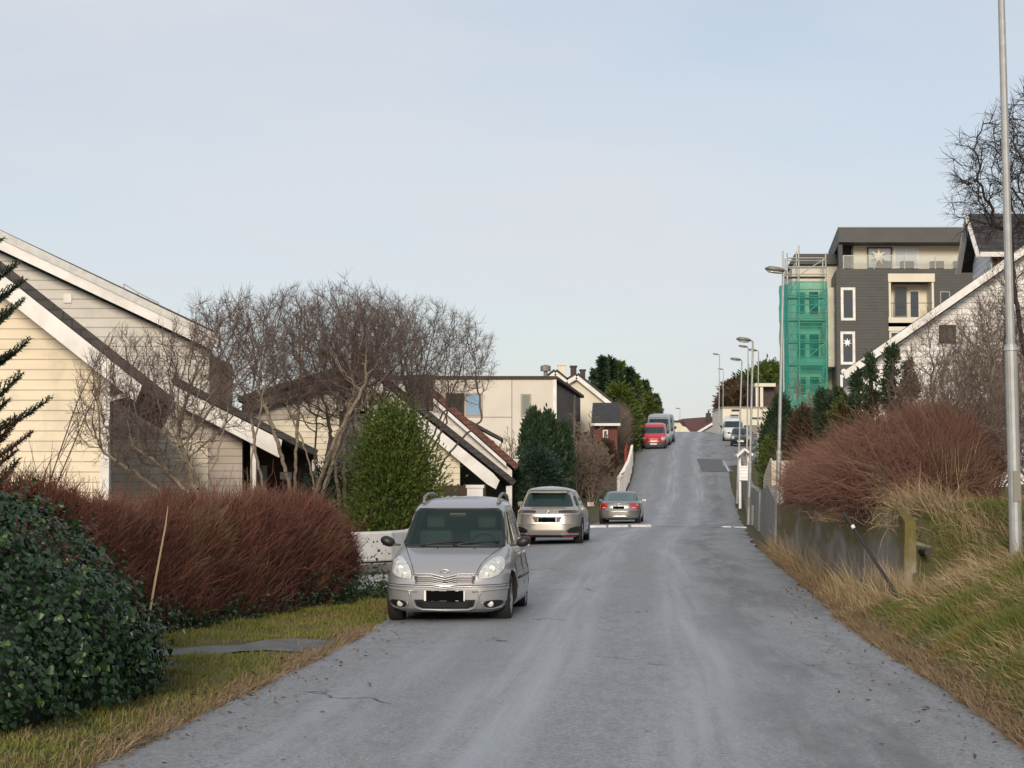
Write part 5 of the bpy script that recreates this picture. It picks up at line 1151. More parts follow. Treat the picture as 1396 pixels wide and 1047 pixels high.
part('front_slope', M['roof_red'], h, lambda m: m.add([at(925, 572, Y0+9), at(972, 569, Y0+9), at(944, 593, Y0-.6), at(940, 590, Y0-.6), at(925, 574, Y0+9.3), at(972, 571, Y0+9.3), at(944, 595, Y0-.5), at(940, 592, Y0-.5)], [(0, 1, 2, 3), (7, 6, 5, 4), (0, 4, 5, 1), (1, 5, 6, 2), (2, 6, 7, 3), (3, 7, 4, 0)]))
part('gable', M['render_white'], h, lambda m: m.prism(pxpoly([(926, 610), (943, 610), (943, 591), (935, 582), (930, 581), (926, 590)], Y0-1), Y0-1, Y0-.7))
part('chimney', M['brick'], h, lambda m: (m.box(AX(963.5, Y0+4), AX(970, Y0+4), Y0+4, Y0+4.7, AZ(580, Y0+4), AZ(563, Y0+4)), m.box(AX(966, Y0+4), AX(968, Y0+4), Y0+4.1, Y0+4.4, AZ(563, Y0+4), AZ(559, Y0+4))))
part('window', M['white'], h, lambda m: m.box(AX(974, Y0), AX(979, Y0), Y0-.08, Y0-.02, AZ(592, Y0), AZ(578, Y0)))

# ------------------------------------------------------------------ lamp posts
def lamp_post(label, Y, top, base, r0, arm, head_len, side=-1, bend=True, thick=1.0, name='lamp_post', gz=None):
    b0 = at(*base, Y); t0 = at(*top, Y); zb_ = gz if gz is not None else b0.z-.1; b0.z = zb_
    h = thing(name, label, 'street lamp', b0)
    mid = b0.lerp(t0, .34); j = b0.lerp(t0, .36)
    part('pole', M['metal'], h, lambda m: (m.tube([b0, mid], [r0, r0*.94], 14), m.tube([mid, t0], [r0*.66, r0*.5], 12)))
    part('joint_collar', M['metal'], h, lambda m: m.tube([mid-Vector((0, 0, .05)), mid+Vector((0, 0, .03))], [r0*1.12, r0*.9], 14))
    part('service_door', M['metal_dull'], h, lambda m: m.box(b0.x-r0*.55, b0.x+r0*.55, Y-r0-.008, Y-r0*.7, b0.z+.75, b0.z+1.15))
    d = Vector((side, -.12, 0)).normalized(); e = t0+d*arm+Vector((0, 0, .06))
    part('arm', M['metal'], h, lambda m: m.tube([t0-Vector((0, 0, .05)), t0+d*.05+Vector((0, 0, .05)), e], r0*.45, 8))
    hd = MB(); q = e+d*head_len
    hd.lathe((0, 0, 0), 'x', [(0, .03), (.04, .09), (head_len*.35, .145), (head_len*.8, .14), (head_len, .05)], 16)
    ang = math.atan2(d.y, d.x); Mx = Matrix.Translation(e-d*.06)@Matrix.Rotation(ang, 4, 'Z')@Matrix.Rotation(R(-6), 4, 'Y')@Matrix.Diagonal((1, 1.15*thick, .5*thick, 1))
    hd.v = [tuple(Mx@Vector(v)) for v in hd.v]; o = hd.build('lamp_head', M['metal_dull'], h, smooth=True)
    gl = MB(); gl.lathe((head_len*.5, 0, 0), 'z', [(-.19, .05), (-.17, .11), (-.12, .135)], 14); gl.v = [tuple(Mx@Vector((head_len*.5+(v[0]-head_len*.5)*1.8, v[1]*.8, v[2]))) for v in gl.v]
    gl.build('lamp_bowl', M['lampglass'], o, smooth=True)
    return h
lamp_post('galvanised lamp post on the grass bank at the right edge, top out of view', 24, (1363, -78), (1385.5, 752), .085, 1.3, .6)
lamp_post('lamp post standing in the dry grass against the right-hand wall', 50, (1068, 372), (1059, 738), .075, .02, .55, thick=1.1)
lamp_post('tall lamp post with a double lamp head beside the grey cabinet', 77, (1026.5, 466), (1020.5, 712), .08, .15, .62, thick=1.3)
lamp_post('lamp post at the right kerb nearest to the road on the slope', 97, (1011.5, 492), (1005, 684), .075, .1, .6)
lamp_post('slim lamp post behind the double-headed one', 118, (1020, 474), (1018, 640), .07, .1, .6)
lamp_post('slim lamp post rightmost of the row up the hill', 122, (1034, 479), (1033, 640), .07, .15, .65)
lamp_post('lamp post at the right of the road just before the crest', 178, (981, 484), (980, 590), .08, .15, .6)
lamp_post('small lamp post beyond the crest right of the taller one', 215, (986, 504), (985.5, 592), .08, .1, .6)
lamp_post('short distant lamp post low behind the crest on the right', 262, (981, 528), (980.5, 596), .08, .1, .6)
lamp_post('distant lamp post standing alone above the crest at the centre', 300, (927, 557.5), (927, 600), .08, .1, .7)

# black stay leaning on the retaining wall, with a white band
Yk = 25.1
a, b_ = at(1150, 698, 25.0), at(1237, 833, 24.3)
st = thing('leaning_rod', 'thin black rod with a white band leaning against the mossy wall', 'rod', b_)
part('rod', M['plastic'], st, lambda m: m.tube([b_, a], .023, 8)); c_ = b_.lerp(a, .83)
part('band', M['white'], st, lambda m: m.tube([c_, c_.lerp(a, .18)], .026, 8))
# ------------------------------------------------------------------ vegetation
def fmat(name, c1, c2, island=.55, rough=.6, nscale=2.0, c3=None, n3=.8, t3=(.5, .65), spec=.3, trans=0):
    m = pmat(name, c1, rough, spec=spec, col2=c2, nscale=nscale, island=island, col3=c3, n3=n3, t3=t3)
    return m
M['twig_red'] = fmat('red_brown_twigs', (.26, .105, .072), (.10, .048, .042), .6, c3=(.25, .15, .09), n3=1.2)
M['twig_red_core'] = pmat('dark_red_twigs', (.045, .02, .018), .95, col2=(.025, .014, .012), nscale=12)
M['twig_pink'] = fmat('pinkish_twigs', (.25, .19, .15), (.13, .10, .082), .6)
M['straw'] = fmat('dry_straw', (.50, .39, .24), (.25, .18, .105), .7)
M['grass'] = fmat('grass_blades', (.105, .150, .035), (.22, .20, .07), .6, nscale=1.1, c3=(.30, .20, .085), n3=1.7, t3=(.56, .70))
M['verge'] = fmat('mossy_grass_blades', (.10, .135, .022), (.19, .17, .045), .5, nscale=1.3, c3=(.22, .15, .075), n3=1.4, t3=(.52, .70))
M['ivy'] = fmat('ivy_leaves', (.010, .030, .013), (.026, .060, .020), .8, rough=.36, spec=.35)
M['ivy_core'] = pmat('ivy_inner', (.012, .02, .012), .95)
M['con_green'] = fmat('green_conifer', (.095, .130, .020), (.038, .070, .016), .5, nscale=1.8, c3=(.085, .06, .018), n3=1.3, t3=(.58, .7))
M['con_dark'] = fmat('dark_conifer', (.022, .046, .026), (.036, .066, .028), .6, nscale=1.4)
M['con_blue'] = fmat('bluish_conifer', (.028, .055, .040), (.018, .038, .030), .6)
M['con_brown'] = fmat('bronze_shrub', (.10, .055, .032), (.055, .045, .028), .6)
M['needle'] = fmat('spruce_needles', (.030, .060, .030), (.060, .098, .045), .7)
M['needle_brown'] = fmat('brown_spruce_needles', (.12, .045, .02), (.07, .03, .016), .7)
M['far_green'] = fmat('far_wood', (.040, .055, .025), (.055, .045, .025), .5, nscale=.25, c3=(.10, .05, .03), n3=.12)

M['bark_tw'] = fmat('purple_brown_twigs', (.17, .125, .108), (.105, .078, .070), .6)
def grow(rng, base, stems, nch, ang, ratio, wob, trop, seg=.22, rmin=.004, len_jit=.25, droop=0.0):
    """bare branching; returns arrays p0, p1, r0, r1"""
    out = []
    st = [(Vector(base), Vector(d).normalized(), L_, r_, 0) for d, L_, r_ in stems]
    while st:
        p, d, Ln, r, lv = st.pop(); n = max(3, int(Ln/seg)) if lv < 3 else max(3, min(5, int(Ln/seg)+2)); sl = Ln/n; pts = [p]; q = p.copy(); dd = d.copy(); rr = [r]
        for i in range(n):
            wv = wob[min(lv, len(wob)-1)]; tv = trop[min(lv, len(trop)-1)]
            dd = Vector((dd.x+rng.gauss(0, wv), dd.y+rng.gauss(0, wv), dd.z+rng.gauss(0, wv)+tv)).normalized()
            q = q+dd*sl; r2 = max(rmin, r*(1-.62*(i+1)/n)); out.append((tuple(pts[-1]), tuple(q), rr[-1], r2)); pts.append(q); rr.append(r2)
        if lv < len(nch):
            k = nch[lv]
            for j in range(k):
                t = .22+.78*(j+rng.random()*.8)/k; i = min(n-1, int(t*n)); bp = pts[i].lerp(pts[i+1], min(1, t*n-i))
                pd = (pts[i+1]-pts[i]).normalized(); ax = pd.orthogonal().normalized(); ax.rotate(Matrix.Rotation(rng.random()*6.283, 3, pd))
                a = R(ang[min(lv, len(ang)-1)]*(1+rng.uniform(-.35, .35))); nd = pd.copy(); nd.rotate(Matrix.Rotation(a, 3, ax))
                L2 = Ln*ratio[min(lv, len(ratio)-1)]*(1.15-.6*t)*(1+rng.uniform(-len_jit, len_jit))
                st.append((bp, nd, L2, max(rmin, rr[i]*.62), lv+1))
    a = np.array([(*o[0], *o[1], o[2], o[3]) for o in out]); return a[:, 0:3], a[:, 3:6], a[:, 6], a[:, 7]
def bare_tree(name, label, cat, seed, base, stems, nch, ang, ratio, wob, trop, fit=None, mat=None, tw=None, group=None, seg=.22, rmin=.004, split=.012):
    rng = random.Random(seed); P0, P1, R0, R1 = grow(rng, (0, 0, 0), stems, nch, ang, ratio, wob, trop, seg, rmin)
    if fit:     # natural size of the crown: (xmin, xmax, height)
        xs = P1[:, 0]; lo, hi = np.percentile(xs, .5), np.percentile(xs, 99.5); zt_ = P1[:, 2].max(); s = fit[2]/zt_
        for A in (P0, P1):
            h = np.clip(A[:, 2]/(zt_*.5), 0, 1); xn = (A[:, 0]-lo)/(hi-lo)*(fit[1]-fit[0])+fit[0]
            A[:, 0] = A[:, 0]*(1-h)+xn*h if False else A[:, 0]*((fit[1]-fit[0])/(hi-lo))+h*(fit[0]-lo*(fit[1]-fit[0])/(hi-lo)); A[:, 2] *= s; A[:, 1] *= min(1.3, (fit[1]-fit[0])/(hi-lo))
    r = thing(name, label, cat, base, 0, group); off = np.array(base)
    big = R0 > split
    V, F = seg_geo(P0[big]+off, P1[big]+off, R0[big], R1[big], 6); np_mesh('trunk', V, F, mat or M['bark'], r, smooth=True)
    V, F = seg_geo(P0[~big]+off, P1[~big]+off, R0[~big], R1[~big], 3); np_mesh('twigs', V, F, tw or mat or M['bark'], r)
    return r
def sc_tree(name, label, cat, seed, Y, base_px, ell, stems=4, natt=1500, step=.10, kill=.15, mat=None, tw=None, gz=None, group=None, rt=.0040, upb=.04, jit=.17, twn=6, twl=(.14, .34), twup=.5, twr=.0032, by=None, dep=None, rmax=.085, split=.011):
    """bare tree grown towards points spread through its crown; ell = list of (px0, px1, py0, py1) crown lobes measured at depth Y"""
    rng = np.random.default_rng(seed); bx = AX(base_px, Y); gz = float(H(bx, Y)) if gz is None else gz; B0 = np.array([bx, Y, gz-.05])
    A = []; tot = sum((e[1]-e[0])*(e[3]-e[2]) for e in ell)
    for (a, b_, c, d) in ell:
        cx, cz = (AX(a, Y)+AX(b_, Y))/2, (AZ(c, Y)+AZ(d, Y))/2; rx, rz = (AX(b_, Y)-AX(a, Y))/2, (AZ(c, Y)-AZ(d, Y))/2; ry = min(rx, dep or 1.7); n = int(natt*(b_-a)*(d-c)/tot)
        q = unit(rng.normal(0, 1, (n, 3)))*(rng.random((n, 1))**.36); A.append(np.array([cx, Y, cz])+q*np.array([rx, ry, rz]))
    A = np.concatenate(A); cen = A.mean(0); lowz = A[:, 2].min()
    nodes = [B0]; par = [-1]
    for k in range(stems):
        t_ = A[rng.integers(0, len(A))].copy(); t_[2] = lowz+(cen[2]-lowz)*rng.uniform(.0, .5); t_[:2] = B0[:2]+(t_[:2]-B0[:2])*.85; Ln = np.linalg.norm(t_-B0); m = max(3, int(Ln/step)); p = 0
        off = rng.normal(0, .07*Ln, 3)
        for i in range(1, m+1):
            u = i/m; q = B0+(t_-B0)*u+off*math.sin(u*math.pi)*.6+rng.normal(0, .012, 3); q[2] += .05*Ln*math.sin(u*math.pi); nodes.append(q); par.append(p); p = len(nodes)-1
    N_ = np.array(nodes); par = list(par); alive = np.ones(len(A), bool)
    D2 = ((A[:, None]-N_[None])**2).sum(2); near = D2.argmin(1); nd = np.sqrt(D2.min(1))
    for it in range(160):
        idx = np.where(alive)[0]
        if len(idx) < len(A)*.03: break
        v = unit(A[idx]-N_[near[idx]]); S = np.zeros_like(N_); np.add.at(S, near[idx], v); act = np.unique(near[idx]); dirs = unit(unit(S[act])+np.array([0, 0, upb])+rng.normal(0, jit, (len(act), 3)))
        new = N_[act]+dirs*step; k0 = len(N_); N_ = np.concatenate([N_, new]); par += list(act)
        for j0 in range(0, len(idx), 4000):
            ii_ = idx[j0:j0+4000]; d2 = ((A[ii_, None]-new[None])**2).sum(2); mn = np.sqrt(d2.min(1)); am = d2.argmin(1); bt = mn < nd[ii_]; nd[ii_[bt]] = mn[bt]; near[ii_[bt]] = k0+am[bt]
        alive &= nd > kill
    par = np.array(par); n = len(N_); w_ = np.zeros(n); hasch = np.zeros(n, bool); hasch[par[1:]] = True; w_[~hasch] = 1
    for i in range(n-1, 0, -1): w_[par[i]] += w_[i]
    Rr = np.minimum(rt*w_**.47, rmax); P1 = N_[1:]; P0 = N_[par[1:]]; R1 = Rr[1:]; R0 = np.minimum(Rr[par[1:]], R1*1.35)
    r = thing(name, label, cat, tuple(B0), 0, group); big = R0 > split
    V, F = seg_geo(P0[big], P1[big], R0[big], R1[big], 7); np_mesh('trunk', V, F, mat or M['bark'], r, smooth=True)
    Vs = [seg_geo(P0[~big], P1[~big], R0[~big], R1[~big], 4)]
    ti = np.where(R1 < rt*2.6)[0]; ti = np.repeat(ti, twn); ti = ti[rng.random(len(ti)) < .62]; m = len(ti); d0 = unit(P1[ti]-P0[ti]); D = unit(d0+rng.normal(0, .62, (m, 3))+np.array([0, 0, twup*.35])); L_ = rng.uniform(*twl, m)[:, None]; up_ = np.array([0, 0, twup])
    q1 = P1[ti]+D*L_*.35; D2_ = unit(D+up_*.35+rng.normal(0, .22, (m, 3))); q2 = q1+D2_*L_*.35; D3 = unit(D2_+up_*.35+rng.normal(0, .25, (m, 3))); q3 = q2+D3*L_*.3
    Vs.append(polyl_geo(np.stack([P1[ti], q1, q2, q3], 1), np.full(m, twr), np.full(m, twr*.5), 3))
    s2 = unit(D2_+rng.normal(0, .7, (m, 3))); sel = rng.random(m) < .7; Vs.append(polyl_geo(np.stack([q1, q1+s2*L_*.25, q1+unit(s2+up_*.4)*L_*.45], 1)[sel], np.full(sel.sum(), twr*.8), np.full(sel.sum(), twr*.4), 3))
    V, F = join_geo(Vs); np_mesh('twigs', V, F, tw or mat or M['bark'], r)
    return r
def lean(rng, n, spread, L_, r_, bias=(0, 0)):
    o = []
    for i in range(n):
        a = 2*math.pi*(i+rng.random()*.6)/n; o.append(((math.cos(a)*spread+bias[0], math.sin(a)*spread*.8+bias[1], 1), L_*rng.uniform(.75, 1.1), r_*rng.uniform(.7, 1.1)))
    return o
g_ = random.Random(11)
tA = dict(nch=(7, 6, 6, 4), ang=(42, 44, 42, 38), ratio=(.66, .62, .60, .62), wob=(.08, .09, .10, .11), trop=(.015, .04, .06, .06))
def tfit(Y, bpx, p0, p1, pt, gz=0): return (AX(p0, Y)-AX(bpx, Y), AX(p1, Y)-AX(bpx, Y), AZ(pt, Y)-gz)
sc_tree('bare_tree', 'leafless multi-stemmed tree nearest the cream house, branches arching left', 'tree', 3, 30.5, 338, [(95, 320, 445, 665), (95, 250, 460, 640), (215, 385, 400, 600), (290, 400, 392, 520)], 8, 2700, mat=M['bark_light'], tw=M['bark_tw'], upb=.18, gz=0)
sc_tree('bare_tree', 'tall leafless tree in the middle above the red-brown hedge', 'tree', 5, 37.8, 405, [(255, 480, 385, 560), (330, 570, 380, 560), (370, 440, 375, 470), (440, 560, 392, 520)], 8, 3000, mat=M['bark_light'], tw=M['bark_tw'], gz=0)
sc_tree('bare_tree', 'wide leafless tree spreading behind the green conifer, rightmost of the left-hand trees', 'tree', 9, 45, 552, [(430, 660, 398, 580), (510, 680, 415, 560)], 9, 3000, mat=M['bark'], tw=M['bark_tw'], gz=0)
sc_tree('bare_tree', 'dark leafless tree between the two taller ones, behind the hedge', 'tree', 15, 40, 470, [(350, 600, 400, 600)], 6, 2200, mat=M['bark'], tw=M['bark_tw'], gz=0)
sc_tree('bare_tree', 'big gnarled leafless tree reaching into the sky behind the right lamp post', 'tree', 21, 30, 1450, [(1300, 1560, 130, 330), (1350, 1600, 90, 300), (1290, 1420, 220, 320)], 4, 1500, step=.12, kill=.22, mat=M['bark_dark'], tw=M['bark_dark'], rt=.0065, upb=-.02, jit=.42, twup=-.25, twr=.0042, rmax=.14, dep=2.0, twl=(.15, .4))
lab = ['tangled bare shrub in front of the white house wall, leftmost of the thicket', 'bare shrub below the window of the white house', 'pale-stemmed bare shrub in the middle of the thicket', 'dense bare shrub just left of the right lamp post', 'tall bare shrub behind the right lamp post', 'brown bare shrub at the right edge of the picture', 'low bare shrub between the columnar conifers and the thicket']
for k, (px, Y, p0, p1, pt, na) in enumerate(((1225, 38, 1175, 1300, 500, 450), (1290, 36, 1215, 1375, 420, 950), (1320, 33, 1262, 1400, 460, 1200), (1352, 31, 1285, 1420, 395, 1800), (1392, 34, 1325, 1480, 325, 2200), (1420, 29, 1345, 1490, 480, 1500), (1255, 34, 1200, 1330, 545, 600))):
    sc_tree('bare_shrub', lab[k], 'shrub', 40+k, Y, px, [(p0, p1, pt, 665)], 8, na, kill=.14, step=.10, mat=M['bark_light'] if k in (2, 3) else M['bark'], tw=M['twig_pink'], group='bare shrubs in front of the white house', jit=.34, dep=1.1, rmax=.04)
# pale bush on the left up the street and small trees near buildings
Y = 96; gz = .8; bare_tree('bare_shrub', 'pale leafless bush beside the dark conifers on the left of the street', 'shrub', 61, (AX(808, Y), Y, gz), lean(g_, 9, .5, 2.6, .04), nch=(8, 7, 6), ang=(35, 38, 38), ratio=(.6, .55, .5), wob=(.1, .12, .15), trop=(.05, .05, .04), fit=tfit(Y, 808, 768, 842, 590, gz), mat=M['twig_pink'], tw=M['twig_pink'], rmin=.011)
Y = 100; gz = .9; bare_tree('bare_tree', 'small pale leafless tree against the dark end wall of the flat-roofed building', 'tree', 63, (AX(789, Y), Y, gz), lean(g_, 3, .2, 3.6, .06), nch=(7, 6, 5), ang=(35, 38, 38), ratio=(.55, .5, .5), wob=(.1, .14, .16), trop=(.05, .04, .04), fit=tfit(Y, 789, 765, 825, 555, gz), mat=M['bark_light'], tw=M['twig_pink'], rmin=.01)
Y = 92; bare_tree('bare_tree', 'small leafless tree in front of the cream flat-roofed wall', 'tree', 64, (AX(690, Y), Y, .5), lean(g_, 3, .25, 3.0, .05), nch=(7, 6, 5), ang=(35, 38, 38), ratio=(.55, .5, .5), wob=(.1, .14, .16), trop=(.05, .04, .04), fit=tfit(Y, 690, 655, 720, 580, .5), mat=M['twig_pink'], tw=M['twig_pink'], rmin=.008)
Y = 110; gz = 2.6; bare_tree('bare_tree', 'small leafless tree in front of the green scaffold netting', 'tree', 65, (AX(1090, Y), Y, gz), lean(g_, 3, .25, 4.0, .06), nch=(7, 6, 5), ang=(35, 38, 38), ratio=(.55, .5, .5), wob=(.1, .14, .16), trop=(.05, .04, .04), fit=tfit(Y, 1090, 1060, 1135, 512, gz), mat=M['twig_pink'], tw=M['twig_pink'], rmin=.01)

# twig hedges
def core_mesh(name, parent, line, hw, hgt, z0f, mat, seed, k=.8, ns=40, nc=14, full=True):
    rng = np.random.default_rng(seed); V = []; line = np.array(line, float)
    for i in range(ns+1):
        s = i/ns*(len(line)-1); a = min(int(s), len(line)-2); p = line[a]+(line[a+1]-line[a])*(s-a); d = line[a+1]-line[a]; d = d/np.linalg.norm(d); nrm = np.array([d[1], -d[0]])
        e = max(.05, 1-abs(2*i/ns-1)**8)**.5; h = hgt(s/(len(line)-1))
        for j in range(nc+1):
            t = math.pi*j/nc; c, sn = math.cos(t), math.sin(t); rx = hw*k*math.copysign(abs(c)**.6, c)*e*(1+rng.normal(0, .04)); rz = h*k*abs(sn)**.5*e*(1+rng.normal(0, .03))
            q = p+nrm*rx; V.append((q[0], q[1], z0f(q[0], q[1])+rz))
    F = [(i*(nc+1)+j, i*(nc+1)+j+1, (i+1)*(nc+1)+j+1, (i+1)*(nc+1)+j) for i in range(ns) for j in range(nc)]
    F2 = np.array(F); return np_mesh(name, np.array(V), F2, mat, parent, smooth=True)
def twig_hedge(name, label, cat, line, hw, hgt, n, seed, mat, core, tl=(.22, .5), r=.0035, up=1.0, wild=.35, z0f=H, k=.78, out=.8, side=None, twn='twigs'):
    rng = np.random.default_rng(seed); line = np.array(line, float); m = len(line)-1
    h_ = thing(name, label, cat, (line[0][0], line[0][1], float(z0f(line[0][0], line[0][1]))))
    s = rng.random(n)*m; a = np.minimum(s.astype(int), m-1); f = (s-a)[:, None]; p = line[a]*(1-f)+line[a+1]*f; d = unit(line[a+1]-line[a]); nrm = np.stack([d[:, 1], -d[:, 0]], 1)
    e = np.clip(1-np.abs(2*s/m-1)**8, .05, 1)**.5; hh = np.array([hgt(v) for v in s/m])
    t = rng.random(n)*math.pi
    if side: t = np.where(rng.random(n) < .7, t*.5 if side > 0 else math.pi-t*.5, t)
    rad = 1-.34*rng.random(n)**1.3
    c, sn = np.cos(t), np.sin(t); lx = hw*np.sign(c)*np.abs(c)**.6*e*rad; lz = hh*np.abs(sn)**.5*e*rad
    lump = 1+.07*np.sin(p[:, 0]*3.1+p[:, 1]*2.3)+.05*np.sin(p[:, 1]*5.7+lz*4)
    q = p+nrm*lx[:, None]*lump[:, None]; z = z0f(q[:, 0], q[:, 1])+lz*lump*.93
    B = np.stack([q[:, 0], q[:, 1], z], 1)
    D = np.stack([nrm[:, 0]*c*out, nrm[:, 1]*c*out, np.full(n, up)], 1)+rng.normal(0, wild, (n, 3)); D = unit(D); L_ = rng.uniform(*tl, n)[:, None]
    bend = rng.normal(0, .22, (n, 3)); L_ = L_*np.where(rng.random(n) < .05, 2.1, 1.0)[:, None]
    P = np.stack([B-D*L_*.5, B+bend*L_*.12, B+D*L_*.42+bend*L_*.1, B+D*L_*.62+bend*L_*.35], 1)
    rr = r*rng.uniform(.6, 1.5, n); V, F = polyl_geo(P, rr, rr*.4, 3); np_mesh(twn, V, F, mat, h_)
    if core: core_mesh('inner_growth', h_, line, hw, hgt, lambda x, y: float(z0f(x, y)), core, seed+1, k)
    return h_
LH = [(-6.9, 19.3), (-5.9, 20.8), (-5.0, 22.5), (-4.05, 24.8), (-2.80, 29.2)]
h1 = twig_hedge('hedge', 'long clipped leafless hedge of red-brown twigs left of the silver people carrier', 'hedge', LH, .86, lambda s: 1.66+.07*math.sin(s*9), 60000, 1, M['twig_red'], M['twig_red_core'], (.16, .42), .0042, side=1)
# darker evergreen foot of that hedge
def foliage(name, label, cat, fn, n, size, mat, seed, loc, shape='diamond', up=.5, wild=.5, core=None, trunk=None, group=None, asp=.35, fol='foliage'):
    """fn(rng, n) -> points and outward directions"""
    rng = np.random.default_rng(seed); h_ = thing(name, label, cat, loc, 0, group) if not isinstance(name, bpy.types.Object) else name
    P, O = fn(rng, n); n = len(P); D = unit(O+np.array([0, 0, up])+rng.normal(0, wild, (n, 3))); U = unit(np.cross(D, rng.normal(0, 1, (n, 3))))
    L_ = rng.uniform(size[0], size[1], n); V, F = leaf_geo(P, D, U, L_, L_*asp*rng.uniform(.7, 1.3, n), shape)
    np_mesh(fol, V, F, mat, h_)
    if trunk: part('trunk', M['bark_dark'], h_, lambda m: m.tube([(loc[0], loc[1], loc[2]-.1), (loc[0], loc[1], loc[2]+trunk[1])], [trunk[0], trunk[0]*.4], 8))
    if core: core(h_)
    return h_
def cone_fn(cx, cy, z0, hgt, rad, prof, ncl, cs, fill=.35, lob=6):
    """crown of revolution with clumps: prof(u)->relative radius at relative height u"""
    def fn(rng, n):
        m = ncl; u = rng.random(m)**.85; a = rng.random(m)*2*math.pi; pr = np.array([prof(v) for v in u])*rad*rng.uniform(.72, 1.0, m)
        Cc = np.stack([cx+np.cos(a)*pr, cy+np.sin(a)*pr, z0+u*hgt], 1); i = rng.integers(0, m, n)
        g = rng.normal(0, 1, (n, 3))*cs*np.array([1, 1, 1.25]); P = Cc[i]+g
        O = np.stack([np.cos(a[i]), np.sin(a[i]), np.zeros(n)], 1)*.8+unit(g)*.5; return P, O
    return fn
def solid(cx, cy, z0, hgt, rad, prof, mat, k=.78, seed=0):
    def f(h_):
        rng = random.Random(seed); mb = MB(); pr = [(0+.001, max(.02, prof(0)*rad*k))]+[(hgt*u, max(.02, prof(u)*rad*k*(1+rng.uniform(-.06, .06)))) for u in [i/12 for i in range(1, 12)]]+[(hgt*.97, .02)]
        mb.lathe((cx, cy, z0), 'z', pr, 18); 
        mb.v = [(v[0]+rng.uniform(-.04, .04)*rad, v[1]+rng.uniform(-.04, .04)*rad, v[2]) for v in mb.v]
        mb.build('inner_growth', mat, h_, smooth=True)
    return f
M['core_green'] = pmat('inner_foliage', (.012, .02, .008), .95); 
dome = lambda u: (1-max(0, u-.25)**2/.5625)**.5 if u > .25 else .82+.18*u/.25
col = lambda u: .75+.25*min(1, u/.2) if u < .6 else max(.03, (1-((u-.6)/.4)**1.7))
cone = lambda u: max(.03, (1-u)**.8)
def crown(name, label, cat, px, Y, wpx, ptop, mat, seed, prof, n, size, ncl=260, cs=.09, up=.6, wild=.4, zg=None, group=None, asp=.35, k=.8, core=None):
    x = AX(px, Y); zg = float(H(x, Y)) if zg is None else zg; rad = wpx/2/FPX*Y; hg = AZ(ptop, Y)-zg
    return foliage(name, label, cat, cone_fn(x, Y, zg+.05, hg*.97, rad, prof, ncl, cs*rad), n, size, mat, seed, (x, Y, zg), up=up, wild=wild, core=solid(x, Y, zg, hg, rad, prof, core or M['core_green'], k, seed), trunk=(.08, hg*.5), group=group, asp=asp)
crown('conifer', 'bushy yellow-green conifer behind the red-brown hedge and the silver car', 'conifer', 538, 36.5, 126, 577, M['con_green'], 2, lambda u: (.92+.08*u/.3 if u < .3 else max(.04, (1-((u-.3)/.7)**1.5)**.75))*(.92+.12*math.sin(u*19)), 46000, (.045, .115), 230, .24, up=.9, wild=.55, k=.6)
crown('shrub', 'low dark evergreen shrub between the bare trees left of the green conifer', 'shrub', 455, 44, 90, 640, M['con_dark'], 3, dome, 6000, (.07, .14), 120, .16, k=.7)
for k, (px, w_, pt, lb) in enumerate(((729, 40, 562, 'tall dark columnar conifer in front of the cream flat-roofed wall'), (747, 40, 566, 'dark columnar conifer touching the first one on its right'), (767, 26, 580, 'narrow dark conifer, rightmost of the three dark columns'))):
    crown('conifer', lb, 'conifer', px, 90+k, w_, pt, M['con_dark'], 10+k, col, 9000, (.14, .34), 160, .16, up=1.5, wild=.25, group='dark columnar conifers', k=.75)
crown('juniper', 'bluish green juniper below the dark columnar conifers', 'conifer', 735, 82, 66, 622, M['con_blue'], 14, dome, 9000, (.10, .26), 160, .17, k=.7)
crown('juniper', 'low green juniper bush right behind the champagne SUV', 'conifer', 700, 76, 44, 640, M['con_dark'], 15, dome, 5000, (.09, .2), 100, .18, k=.7)
crown('shrub', 'olive evergreen shrub beside the pale bush on the left of the street', 'shrub', 795, 102, 38, 596, M['con_brown'], 16, dome, 5000, (.1, .22), 100, .18, k=.7)
crown('shrub', 'brown shrub beside the picket fence on the left', 'shrub', 826, 116, 30, 600, M['con_brown'], 17, dome, 4000, (.1, .22), 90, .18, k=.7)
# right-hand evergreens
crown('conifer', 'dark rounded thuja behind the near lamp post on the right', 'conifer', 1064, 71, 50, 545, M['con_dark'], 20, col, 12000, (.08, .2), 220, .15, up=1.2, wild=.3)
crown('conifer', 'slim olive conifer at the foot of the dark rounded thuja', 'conifer', 1050, 70.5, 26, 600, M['con_green'], 21, col, 5000, (.08, .18), 120, .16, up=1.2)
crown('shrub', 'bronze coloured round shrub between the two dark evergreens on the right', 'shrub', 1097, 62, 48, 560, M['con_brown'], 22, dome, 8000, (.07, .16), 160, .17)
crown('hedge_tree', 'dark clipped block-shaped evergreen right of the bronze shrub', 'conifer', 1136, 56, 44, 531, M['con_dark'], 23, lambda u: 1.0 if u < .93 else .85, 13000, (.06, .14), 300, .10, up=.8, k=.88)
crown('shrub', 'mossy green bushy conifer in front of the clipped block', 'conifer', 1163, 52, 62, 540, M['con_green'], 24, dome, 12000, (.06, .15), 240, .15, core=M['core_green'])
